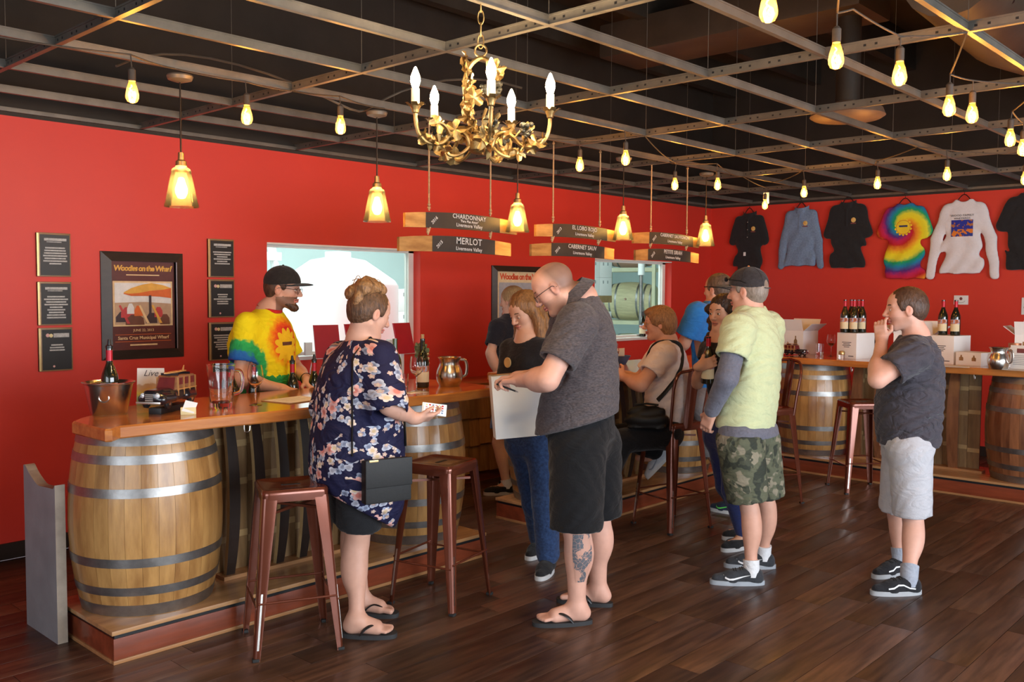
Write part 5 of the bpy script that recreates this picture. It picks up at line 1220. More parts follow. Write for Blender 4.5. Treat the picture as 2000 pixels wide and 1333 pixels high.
def hand_prims(S_, wr, d, n, side, curl=(.5,.55,.6,.65), thumb=.6, sc=1.0, spread=.1):
    """wr wrist; d towards the knuckles; n the way the palm faces; side=+1/-1 picks the thumb side (cross(n,d)*side)"""
    d = nrm(d); n = nrm(np.asarray(n, float)-d*np.dot(n, d)); t = np.cross(n, d)*side; w = np.asarray(wr, float)
    R = np.array([d, t, n])
    S_.rbox(w+d*.050*sc, np.array((.050,.041,.0155))*sc, .013*sc, .012, 'u', R); S_.cone(w-d*.02, w+d*.02*sc, .026*sc, .027*sc, .02)
    tips = []
    for i, (ln, c) in enumerate(zip((.074,.082,.076,.060), curl)):
        b = w+d*.090*sc+t*(.0305-.0205*i)*sc-n*.002; ang = c*.6; fd = nrm(d+t*spread*(1.5-i)*.5); p = b
        for j, (fr, r0, r1) in enumerate(((.46,.0098,.0088),(.30,.0088,.0080),(.24,.0080,.0070))):
            dv = fd*math.cos(ang)+n*math.sin(ang); q = p+dv*ln*fr*sc; S_.cone(p, q, r0*sc, r1*sc, .005); p = q; ang += c*(1.15 if j == 0 else .9)
        tips.append(p)
    b = w+d*.026*sc+t*.030*sc+n*.004; v = nrm(d*.62+t*.72+n*.25); q = b+v*.044*sc; S_.cone(b, q, .0145*sc, .0115*sc, .010); v2 = nrm(d*(.9)+t*(.45-thumb*.9)+n*thumb); q2 = q+v2*.034*sc; S_.cone(q, q2, .0110*sc, .0088*sc, .005)
    return w+d*.075*sc+n*.03*sc, tips
def skin_mat(name, rough=.5):
    m = bpy.data.materials.new(name); m.use_nodes = True; nt = m.node_tree; N = nt.nodes; L = nt.links; b = N['Principled BSDF']
    a = N.new('ShaderNodeAttribute'); a.attribute_name = 'Col'; nz = N.new('ShaderNodeTexNoise'); nz.inputs['Scale'].default_value = 35; nz.inputs['Detail'].default_value = 4
    mr = N.new('ShaderNodeMapRange'); mr.inputs['To Min'].default_value = .90; mr.inputs['To Max'].default_value = 1.08; hs = N.new('ShaderNodeHueSaturation')
    tc = N.new('ShaderNodeTexCoord'); L.new(tc.outputs['Object'], nz.inputs['Vector']); L.new(nz.outputs['Fac'], mr.inputs[0]); L.new(mr.outputs[0], hs.inputs['Value']); L.new(a.outputs['Color'], hs.inputs['Color']); L.new(hs.outputs[0], b.inputs['Base Color'])
    b.inputs['Roughness'].default_value = rough; b.inputs['Specular IOR Level'].default_value = .35
    return m
M_SKIN = skin_mat('skin')
M_EYEW = mat('eye_white', (.75,.72,.68), .15, noise=(30,.05)); M_IRIS = mat('eye_iris', (.05,.035,.02), .1, noise=(60,.4)); M_LENS = mat('spectacle_lens', (.9,.92,.92), .02, noise=(3,.01), trans=1, ior=1.05); M_GFR = mat('spectacle_frame', (.03,.028,.028), .3, .3, noise=(9,.2))
def folds(m, strength=.55, scale=5.0):
    """soft creases of worn cloth under the weave bump"""
    nt = m.node_tree; N = nt.nodes; L = nt.links; b = N['Principled BSDF']; tc = N.new('ShaderNodeTexCoord'); mp = N.new('ShaderNodeMapping'); mp.inputs['Rotation'].default_value = (.5,.35,.2); mp.inputs['Scale'].default_value = (1,1,1.9)
    n = N.new('ShaderNodeTexNoise'); n.inputs['Scale'].default_value = scale; n.inputs['Detail'].default_value = 2.5; n.inputs['Distortion'].default_value = 1.6; L.new(tc.outputs['Object'], mp.inputs[0]); L.new(mp.outputs[0], n.inputs['Vector'])
    ab = N.new('ShaderNodeMath'); ab.operation = 'SUBTRACT'; ab.inputs[1].default_value = .5; L.new(n.outputs['Fac'], ab.inputs[0]); a2 = N.new('ShaderNodeMath'); a2.operation = 'ABSOLUTE'; L.new(ab.outputs[0], a2.inputs[0])
    bp = N.new('ShaderNodeBump'); bp.inputs['Strength'].default_value = strength; bp.inputs['Distance'].default_value = .06; L.new(a2.outputs[0], bp.inputs['Height'])
    if b.inputs['Normal'].links: L.new(bp.outputs[0], b.inputs['Normal'].links[0].from_node.inputs['Normal'])
    else: L.new(bp.outputs[0], b.inputs['Normal'])
    return m
def cloth(name, col, amt=.15, sc=40, bump=(140,.25), c2=None, rough=.85, fold=.32): return folds(mat(name, col, rough, noise=(sc, amt) if c2 is None else (sc, amt, c2), bump=bump, sheen=.15, spec=.25), fold)
def hairmat(name, c, c2, st=(3,3,1)): return mat(name, c, .45, noise=(22, .5, c2), bump=(45, .5), stretch=st, spec=.4)

def build_person(key, name, label, skin, fem=False, H_opts=None, foot='shoe', arms='LR', hands=None, legr=(.080,.056,.056,.036), armr=(.047,.040,.040,.027), beard=None, buzz=None, grow=-.02, footlen=.27, neck_r=.060, blush=.12, lid=(.36,-.42), gaze=None):
    D = PEOPLE[key]; J = {k: np.array(v) for k, v in D['J'].items()}
    root = thing(name, label, 'person', (D['base'][0], D['base'][1], 0), math.radians(D['az']))
    hc, yaw, pitch, sc = D['head']; H = Head(hc, yaw, pitch, sc); B = SDF()
    # legs first (so that the block order does not matter)
    feet = {}
    for s in 'LR':
        if 'hip'+s not in J: continue
        if s in D['feet']:
            h, t = np.array(D['feet'][s][0]), np.array(D['feet'][s][1]); dv = nrm(t-h); c = (h+t)/2; h = c-dv*footlen/2; h[2] = 0
            an = h+dv*footlen*.24; an[2] = .085
        elif 'an'+s in J: an = J['an'+s]; dv = V3(1,0,0); h = an-dv*footlen*.2; h[2] = an[2]-.085
        else:
            p = J['hip'+s]; an = V3(p[0]-.02, p[1], .085); dv = nrm(V3(1, .12 if s == 'L' else -.12, 0)); h = an-dv*footlen*.24; h[2] = 0
        kn = J.get('kn'+s)
        if kn is None: kn = (J['hip'+s]+an)/2+V3(.02,0,0)
        J['kn'+s], J['an'+s] = kn, an; feet[s] = (h, dv)
        B.cone(J['hip'+s], kn, legr[0], legr[1], .02); B.cone(kn, an, legr[1]*.92, legr[3], .02)
        ax = nrm(an-kn); back = nrm(-dv+ax*np.dot(dv, ax)); m = kn+(an-kn)*.30+back*.018; B.ell(m, (legr[2], legr[2]*.95, .125), .035, 'u', np.array([nrm(np.cross(np.cross(-ax, dv), -ax)), nrm(np.cross(-ax, dv)), -ax]))
        up_ = V3(0,0,1); lat = np.cross(up_, dv)
        if foot in ('bare', 'flipflop'):
            z0 = .022 if foot == 'flipflop' else 0
            o = lambda a, b, c: h+dv*footlen*a+lat*b+up_*(c+z0)
            B.ell(o(.13,0,.034), (.040,.034,.036), .02, 'u', np.array([dv, lat, up_])); B.cone(o(.22,0,.060), o(.62,0,.032), .037, .030, .03); B.cone(o(.15,0,.03), o(.66,-.018,.020), .028, .026, .02); B.cone(o(.15,0,.03), o(.64,.020,.020), .028, .024, .02); B.cone(an, o(.2,0,.06), legr[3], .036, .025)
            q = 1 if s == 'R' else -1       # big toe on the inner side
            for i, (a, b, r) in enumerate(((.90,.030,.0145),(.915,.010,.0105),(.895,-.008,.0100),(.865,-.023,.0095),(.825,-.036,.0090))): B.cone(o(.70,b*q*.9,.018), o(a,b*q,.012), r*1.02, r, .008)
        else: B.cone(an, h+dv*.10+V3(0,0,.05), legr[3], .034, .02); B.cone(h+dv*.06+V3(0,0,.05), h+dv*footlen*.75+V3(0,0,.04), .032, .030, .02)
    zh = max(J['hipL'][2], J['hipR'][2])+.02; st = [(z, x, y, max(d+grow, .05), max(w+grow, .06)) for z, x, y, d, w in D['shirt'] if z > zh]
    B.stack(st, .03); neck = np.array(D['neck'])
    if 'hipL' in J and key != 'seated': B.cone(J['hipL'], J['hipR'], .09, .09, .05)
    B.cone(H.pt(-.022,0,-.055), neck, neck_r*.98, neck_r*1.12, .03); B.cone(neck, neck-V3(0,0,.06), neck_r*1.1, .08, .03)
    boxes = [(H.pt(0,0,0)-.165*sc, H.pt(0,0,0)+.165*sc, .0040)]; grips = {}
    for s in arms:
        B.cone(neck-V3(0,0,.05), J['sh'+s], .05, armr[0]*1.05, .04); B.cone(J['sh'+s], J['el'+s], armr[0], armr[1], .015); B.cone(J['el'+s], J['wr'+s], armr[1], armr[3], .015)
        a, b = J['el'+s], J['wr'+s]; B.ell(a+(b-a)*.28, (armr[2]*1.12, armr[2]*1.05, .085), .03, 'u', np.array([nrm(np.cross(b-a, V3(.3,.2,1))), nrm(np.cross(np.cross(b-a, V3(.3,.2,1)), b-a)), nrm(b-a)]))
        hd = (hands or {}).get(s, {}); d = nrm(hd.get('d', b-a)); n = hd.get('n', V3(0, -1 if s == 'L' else 1, 0)); q = -1 if s == 'R' else 1
        grips[s] = hand_prims(B, b, d, n, hd.get('side', q), hd.get('curl', (.5,.55,.6,.65)), hd.get('thumb', .5), hd.get('sc', .95 if not fem else .88))
        boxes.append((b-.05-np.maximum(-d, 0)*.16-.055, b+.05+np.maximum(d, 0)*.16+.055, .0046))
    if foot in ('bare', 'flipflop'):
        for s in feet: h, dv = feet[s]; c = h+dv*footlen*.5; boxes.append((c-V3(.17,.17,.02), c+V3(.17,.17,.12), .0050))
    head_prims(B, H, True, fem)
    parts = []
    P, Q = B.mesh(.0115); P = relax(P, Q, 2); keep = np.ones(len(Q), bool)
    for lo, hi, c in boxes:
        ins = ((P > lo+.010) & (P < hi-.010)).all(1); keep &= ~ins[Q].all(1)
    parts.append((P, Q[keep]))
    for lo, hi, c in boxes:
        P, Q = B.mesh(c, lo, hi)
        if len(P): parts.append((relax(P, Q, 1, .35), Q))
    o = 0; PS, QS = [], []
    for P, Q in parts: PS.append(P); QS.append(Q+o); o += len(P)
    P, Q = np.concatenate(PS), np.concatenate(QS); used = np.zeros(len(P), bool); used[Q.ravel()] = True; mp = np.cumsum(used)-1; P = P[used]; Q = mp[Q]
    # natural skin colouring: lips, cheeks, beard, cropped hair
    col = np.tile(np.array(skin, float), (len(P), 1)); L_ = H.loc(P); x, y, z = L_.T
    def blend(w, c): 
        nonlocal col; col = col*(1-w[:,None])+np.array(c)*w[:,None]
    g = lambda *a: np.exp(-sum(((v-c)/r)**2 for v, c, r in a))
    for q in (1,-1): blend(blush*3*g((x,.07,.03),(y,q*.04,.022),(z,-.03,.02)).clip(0,1)*.5, (skin[0]*1.05, skin[1]*.62, skin[2]*.6)); blend(.5*g((x,-.005,.02),(y,q*.08,.012),(z,-.008,.03)), (skin[0]*1.05, skin[1]*.66, skin[2]*.6))
    blend(.35*g((x,.11,.012),(y,0,.014),(z,-.03,.014)), (skin[0]*1.05, skin[1]*.65, skin[2]*.6))
    lip = ((np.abs(y)/.0235)**2+((z+.0645)/.0135)**2 < 1) & (x > .078); blend(lip*.75, (skin[0]*.80, skin[1]*.40, skin[2]*.42)); blend(((np.abs(y) < .021) & (np.abs(z+.0645) < .0022) & (x > .07))*.8, (.12,.03,.03))
    if beard is not None:
        bc, dens = beard; w = ((z < -.042) & (z > -.135) & (x > -.02) & (np.abs(L_[:,1]) < .09)) & ~lip & ((x > .02) | (z < -.045)); w = w & ~((np.abs(y) < .018) & (z > -.05) & (x > .09)); blend(w*dens, bc)
        blend(((np.abs(y) < .028) & (z > -.056) & (z < -.043) & (x > .08))*dens*.9, bc)
    if buzz is not None: blend(np.clip((.018-x+(z-.03)*.25)/.045, 0, 1)*np.clip((z+.045-.25*x)/.03, 0, 1)*(1-.55*np.clip((z-.085)/.03, 0, 1))*buzz[1], buzz[0])
    lidm = mat(key+'_eyelid', tuple(v*.82 for v in skin), .5, noise=(60,.1))
    me = np_mesh('body', P, Q, M_SKIN, col); bo_ = bpy.data.objects.new('body', me); COL.objects.link(bo_); bo_.parent = root
    for q in (1,-1):
        e = MB(); c = H.pt(.0770, q*.031, .0); rr = .0132*sc; nU, nV = 20, 18
        ir = nrm(V3(1, (gaze if gaze is not None else 0), lid[0]*.35+lid[1]*.35))
        for j in range(nV):
            for i in range(nU):
                a0, a1 = -1.35+2.7*i/nU, -1.35+2.7*(i+1)/nU; b0, b1 = -1.35+2.7*j/nV, -1.35+2.7*(j+1)/nV
                f_ = lambda a, b, k=1.0: tuple(c+rr*k*(np.array([math.cos(a)*math.cos(b), math.sin(a)*math.cos(b), math.sin(b)]) @ H.R))
                am, bm_ = (a0+a1)/2, (b0+b1)/2; s_ = math.sin(bm_); lidded = s_ > lid[0]-.22*am*am or s_ < lid[1]+.22*am*am or abs(am) > .95; dv_ = np.array([math.cos(am)*math.cos(bm_), math.sin(am)*math.cos(bm_), s_])
                e.m = 2 if lidded else (1 if dv_ @ ir > .88 else 0); k = 1.05 if lidded else 1.0; e.quad(f_(a0,b0,k), f_(a1,b0,k), f_(a1,b1,k), f_(a0,b1,k))
        e.build('eye', [M_EYEW, M_IRIS, lidm], root, smooth=60)
    return root, J, H, B, feet, grips
def eyebrows(root, H, m, th=.0042):
    for q in (1,-1): MB().tube([H.pt(.0935,q*.012,.0215), H.pt(.0905,q*.026,.0275), H.pt(.0815,q*.042,.0265), H.pt(.071,q*.052,.021)], [th*.7,th,th,th*.4], 8).build('eyebrow', m, root)
def hair_cap(root, H, m, front=.072, nape=-.055, thick=1.0, name='hair', ear=True, extra=None, cell=.0065, noise=.0016, part=None, fz=.0):
    """scalp hair: a shell over the skull cut along the hairline from forehead to nape"""
    S_ = SDF(); s = H.s
    def E(c, r, k=.02, op='u'): S_.ell(H.pt(c), np.array(r)*s, k*s, op, H.R)
    t = .010*thick; E((-.014,0,.034), (.097+t,.078+t,.085+t)); E((-.045,0,-.005), (.064+t,.070+t,.070+t), .03)
    # hairline plane through (front x, z=.062) and (-.07, nape)
    a, b = np.array([front+.012, .060+fz]), np.array([-.055, nape]); dv = b-a; n2 = np.array([-dv[1], dv[0]]); n2 = n2/np.linalg.norm(n2)
    if n2[1] > 0: n2 = -n2
    nn = n2[0]*H.R[0]+n2[1]*H.R[2]; S_.half(nn, float(nn @ H.pt(a[0], 0, a[1])), 'c', .010)
    S_.ell(H.pt(.085,0,.02), np.array((.05,.055,.042))*s, .012, 's', H.R)
    if ear:
        for q in (1,-1): S_.ell(H.pt(.026,q*.070,.022), np.array((.020,.0115,.036))*s*(.75+.25*min(thick,1.4)), .012, 'u', H.R); S_.ell(H.pt(-.004,q*.092,-.014), np.array((.022,.020,.034))*s, .008, 's', H.R)
    if extra: extra(S_)
    S_.warp(lambda X, Y, Z: noise*np.sin(X*190+8*np.sin(Z*23))*np.sin(Y*210+7*np.sin(Z*19)))
    return sdf_obj(name, S_, cell, m, root, 1)
def ballcap(root, H, m, m_brim=None, strap=False, m_btn=None):
    S_ = SDF(); s = H.s
    S_.ell(H.pt(-.008,0,.042), np.array((.112,.092,.098))*s, .01, 'u', H.R)
    a, b = np.array([.11, .040]), np.array([-.11, .012]); n2 = np.array([-(b-a)[1], (b-a)[0]]); n2 = n2/np.linalg.norm(n2); n2 = -n2 if n2[1] > 0 else n2
    nn = n2[0]*H.R[0]+n2[1]*H.R[2]; S_.half(nn, float(nn @ H.pt(a[0], 0, a[1])), 'c', .004)
    if strap: S_.ell(H.pt(-.115,0,.040), np.array((.03,.030,.024))*s, .004, 's', H.R)
    c = sdf_obj('cap', S_, .006, m, root, 2)
    b_ = MB(); nu, nv = 14, 6
    def f(u, v, dz=0):
        a = (u-.5)*2*1.18; r = .092+.082*v*math.cos(a*.62); return tuple(H.pt(-.008+(.112+.078*v*math.cos(a*.75))*math.cos(a), (.092+.030*v)*math.sin(a), .043+.012*v-.020*abs(math.sin(a))**1.6+dz-.014*v*v))
    b_.grid(lambda u, v: f(u, v), nu, nv); b_.grid(lambda u, v: f(u, v, -.004), nu, nv); b_.build('cap_brim', m_brim or m, c)
    MB().sphere(tuple(H.pt(-.008,0,.140)), .007, 10, 6).build('cap_button', m_btn or m, c)
    for k in range(3):
        a0 = k*PI/3+PI/6; MB().tube([H.pt(-.008+.1128*math.cos(t)*math.cos(a0), .0928*math.cos(t)*math.sin(a0), .042+.0985*math.sin(t)) for t in [.12+i*(PI-.24)/16 for i in range(17)]], .0012, 5).build('cap_seam', m, c)
    if strap: MB().tube([H.pt(-.112,.034,.018), H.pt(-.122,.018,.016), H.pt(-.124,0,.016), H.pt(-.122,-.018,.016), H.pt(-.112,-.034,.018)], .006, 8, flat=(1,.5)).build('cap_strap', m, c)
    return c
def glasses(root, H, lens=True, m=None):
    m = m or M_GFR; g = MB()
    for q in (1,-1):
        g.tube([H.pt(.103, q*(.032+.021*math.cos(t)), -.002+.017*math.sin(t)) for t in [i*2*PI/20 for i in range(20)]], .0016, 6, closed=True); g.tube([H.pt(.102,q*.053,.003), H.pt(.06,q*.079,.006), H.pt(.0,q*.084,.008), H.pt(-.02,q*.084,-.008)], .0017, 6)
    g.tube([H.pt(.104,.011,.002), H.pt(.108,0,.005), H.pt(.104,-.011,.002)], .0015, 6); o = g.build('spectacles', m, root)
    if lens:
        for q in (1,-1): MB().lathe([(.0,0),(.0175,0),(.0175,.001),(0,.001)], 18).xf(Matrix.Translation(H.pt(.1025,q*.032,-.002)) @ Matrix([list(H.R[2])+[0], list(H.R[1])+[0], list(H.R[0])+[0], [0,0,0,1]]).transposed()).build('lens', M_LENS, o)
def wrinkle(amp, seed, fz=26, fx=14):
    r = np.random.RandomState(seed); a, b, c, d = r.uniform(0, 6, 4)
    def f(X, Y, Z):
        p = np.sin(2.0*fz*Z+2.0*fx*X+a+2.4*np.sin(8*Y+b)+1.3*np.sin(5*Z)); q = np.sin(2.6*fx*Y-1.5*fz*Z+c+2.0*np.sin(10*X+d)); s = np.sin(15*Z+9*X-11*Y+b)
        return amp*((1-np.abs(p))*.9*(.5+.5*s)+(1-np.abs(q))*.8*(.5-.5*s)-.4)
    return f
def shirt(root, key, J, m, name='shirt', sleeves=None, r=(.075,.068), hem=None, neck_r=.075, wr=(.004,1), cell=.0088, grow=0, st=None, cutneck=True, long=None, k=.045, sh_r=.062, flat=True):
    D = PEOPLE[key]; S_ = SDF(); st = st or D['shirt']; S_.stack(st, .03, grow=grow, p=2.25); neck = np.array(D['neck'])
    if sleeves is None: sleeves = {'L': .62, 'R': .62}
    for s, f in sleeves.items():
        a, b = J['sh'+s], J['sh'+s]+(J['el'+s]-J['sh'+s])*min(f, 1)
        S_.cone(neck-V3(0,0,.055), a, .055, sh_r, .04); S_.cone(a, b, r[0], r[1], k)
        if long: S_.cone(J['el'+s], J['el'+s]+(J['wr'+s]-J['el'+s])*long[0], r[1], long[1], .02)
    S_.warp(wrinkle(wr[0], wr[1]))
    if cutneck:
        hb = Head(*D['head']).pt(-.022,0,-.055); ax = nrm(nrm(hb-neck)+V3(0,0,.8)); S_.cone(neck+ax*.012, neck+ax*.16, neck_r*.92, neck_r*1.0, .012, 's')
    for s, f in sleeves.items():
        if f < 1.2 and not long:
            a = J['sh'+s]; v = nrm(J['el'+s]-a); e = np.linalg.norm(J['el'+s]-a)*f+r[1]*.45
            q = a+v*(e-r[1]*.35); e1 = nrm(np.cross(v, V3(0,0,1)+V3(.3,0,0))); e2 = np.cross(v, e1)
            if flat: S_.rbox(q+v*.075, (.075, r[1]*1.12, r[1]*1.12), .006, .003, 's', np.array([v, e1, e2]))
            S_.cone(q-v*.018, q+v*.05, r[1]*.80, r[1]*.82, .004, 's')
    if hem: n, d = hem; n = np.array(n, float); S_.half(n/np.linalg.norm(n), d/np.linalg.norm(n), 'c', .004)
    return sdf_obj(name, S_, cell, m, root, 2), S_
def pants(root, key, J, m, name, hem, r, rows=None, zt=None, cell=.0095, wr=(.004,3), hips=.13, grow=.0, hemcut=True, k=.035):
    """hem: fraction along hip->knee(->ankle, >1); r=(hip, knee/hem[, ankle])"""
    S_ = SDF()
    if rows: S_.stack(rows, .04, grow=grow)
    hl, hr = J['hipL'], J['hipR']; S_.cone(hl, hr, hips, hips, .05)
    for s in 'LR':
        a, kn, an = J['hip'+s], J['kn'+s], J['an'+s]; h = hem[s] if isinstance(hem, dict) else hem
        if h <= 1.35: S_.cone(a, a+(kn-a)*h+nrm(kn-a)*.06, r[0], r[1], k)
        else: S_.cone(a, kn, r[0], r[1], k); S_.cone(kn, kn+(an-kn)*(h-1), r[1], r[2], .02)
    S_.warp(wrinkle(wr[0], wr[1], 18, 20))
    if hemcut:
        for s in 'LR':
            a, kn, an = J['hip'+s], J['kn'+s], J['an'+s]; h = hem[s] if isinstance(hem, dict) else hem
            if h <= 1.35:
                v = nrm(kn-a); q = a+(kn-a)*h; e1 = nrm(np.cross(v, V3(1,0,0))); e2 = np.cross(v, e1)
                S_.rbox(q+v*.22, (.22, r[1]*1.35, r[1]*1.35), .01, .003, 's', np.array([v, e1, e2])); S_.cone(q-v*.012, q+v*.05, r[1]*.86, r[1]*.9, .004, 's')
    if zt: S_.half((0,0,1), zt, 'c', .01)
    return sdf_obj(name, S_, cell, m, root, 2), S_
M_SOLEW = mat('white_rubber_sole', (.62,.62,.62), .6, noise=(20,.15)); M_SOLEB = mat('black_rubber_sole', (.03,.03,.032), .7, noise=(20,.2)); M_SHOEB = cloth('black_shoe_canvas', (.018,.018,.02), .3, 60); M_SOCK = cloth('white_sock', (.72,.72,.74), .1, 60); M_SOCKG = cloth('grey_sock', (.36,.39,.46), .15, 60)
def shoe(root, hv, L, m, m_sole, s, sock=None, an=None, mark=None, w=.048, laces=True, low=False):
    h, dv = hv; up_ = V3(0,0,1); lat = np.cross(up_, dv); o = lambda a, b, c: h+dv*L*a+lat*b+up_*c
    S_ = SDF(); S_.cone(o(.16,0,.058), o(.30,0,.060), .040, .042, .02); S_.cone(o(.14,0,.035), o(.62,0,.034), .040, .045, .02); S_.cone(o(.60,0,.034), o(.88,0,.028), .044, .030, .02); S_.cone(o(.28,0,.072), o(.55,0,.048), .036, .034, .02)
    if low: S_.half((0,0,1), h[2]+.070, 'c', .01)
    else: S_.half((0,0,1), h[2]+.098, 'c', .01)
    S_.half((0,0,-1), -(h[2]+.014), 'c', .003)
    sh_ = sdf_obj('shoe', S_, .0065, m, root, 1)
    pts = []
    for i in range(28):
        a = 2*PI*i/28; x = .5-.515*math.cos(a); ww = w*(abs(math.sin(a))**.75)*(.86+.22*x-.08*x*x) if True else 0; pts.append(o(x, math.copysign(ww, math.sin(a)), 0))
    so = MB(); n = len(pts); so.add([tuple(p+up_*z) for z in (0,.026) for p in pts], [tuple(range(n))[::-1], tuple(range(n,2*n))]+[(i,(i+1) % n,n+(i+1) % n,n+i) for i in range(n)]); so.build('sole', m_sole, sh_)
    if laces:
        lm = mark[2] if mark and len(mark) > 2 else M_SHOEB
        for j in range(4):
            a = .40+.06*j; c = [project(S_, o(a+.01*(-1)**j, b, .06), up_*.9+lat*b*6, .12, .002) for b in (-.022,-.010,.010,.022)]; MB().tube(c, .0026, 6).build('lace', lm, sh_)
    if mark:
        kind, mm = mark[:2]
        for sd in (1,-1):
            if kind == 'swoosh': top = [(.30,.060),(.36,.047),(.42,.043),(.50,.046),(.60,.052),(.72,.060),(.86,.066)][::-1]; bot = [(.30,.060),(.33,.041),(.40,.033),(.48,.034),(.58,.042),(.70,.053),(.86,.066)][::-1]; fx = lambda a: 1.05-a*.92
            else: top = [(.18,.045),(.30,.050),(.42,.066),(.52,.066),(.62,.052),(.72,.046)]; bot = [(.18,.037),(.30,.042),(.42,.058),(.52,.058),(.62,.043),(.72,.038)]; fx = lambda a: a
            T = [project(S_, o(fx(a), 0, z), lat*sd, .12, .002) for a, z in top]; Bm = [project(S_, o(fx(a), 0, z), lat*sd, .12, .002) for a, z in bot]
            k = len(T); MB().add([tuple(p) for p in T+Bm], [(i,i+1,k+i+1,k+i) for i in range(k-1)]).build('side_mark', mm, sh_)
    if sock is not None and an is not None:
        k = MB(); kn = an[1]; a = an[0]; v = nrm(kn-a); top = a+v*sock[1]; base = o(.24,0,.05); k.tube([base, a*.6+base*.4+V3(0,0,.01), a+v*.02, top], [.047,.046,sock[2],sock[2]+.002], 18); k.build('sock', sock[0], root)
    return sh_, S_
def flipflop(root, hv, L, s, m, ms):
    h, dv = hv; up_ = V3(0,0,1); lat = np.cross(up_, dv); o = lambda a, b, c: tuple(h+dv*L*a+lat*b+up_*c); pts = []; q = 1 if s == 'R' else -1
    for i in range(28):
        a = 2*PI*i/28; x = .5-.54*math.cos(a); ww = .052*(abs(math.sin(a))**.7)*(.78+.30*x); pts.append((x, math.copysign(ww, math.sin(a))))
    b = MB(); n = len(pts); b.add([o(x,y,z) for z in (0,.021) for x, y in pts], [tuple(range(n))[::-1], tuple(range(n,2*n))]+[(i,(i+1) % n,n+(i+1) % n,n+i) for i in range(n)]); f = b.build('flip_flop', m, root)
    for sd in (1,-1): MB().tube(smooth([o(.76,q*.020,.022), o(.74,q*.020,.046), o(.66,q*.020+sd*.014,.062), o(.54,sd*.036,.066), o(.42,sd*.046,.05), o(.33,sd*.046,.022)], 5), [.0055]*3+[.007]*20+[.006]*3, 8, flat=(1.5,.6)).build('strap', ms, f)

def collar_ring(root, key, H, m, rr=.080, h=.045, flare=.016, name='collar', off=.012):
    """turned-down collar round the neck axis"""
    neck = np.array(PEOPLE[key]['neck']); hb = H.pt(-.022,0,-.055); ax = nrm(nrm(hb-neck)+V3(0,0,.8)); e1 = nrm(np.cross(V3(0,1,0), ax)); e2 = np.cross(ax, e1); c = neck+ax*off
    b = MB(); f = lambda u, v, k: tuple(c+e1*(rr+flare*v+k)*math.cos(u*2*PI)+e2*(rr+flare*v+k)*math.sin(u*2*PI)+ax*(h*.55-h*v))
    b.grid(lambda u, v: f(u, v, 0), 36, 4); b.grid(lambda u, v: f(u, v*.7, -.006), 36, 3); return b.build(name, m, root)
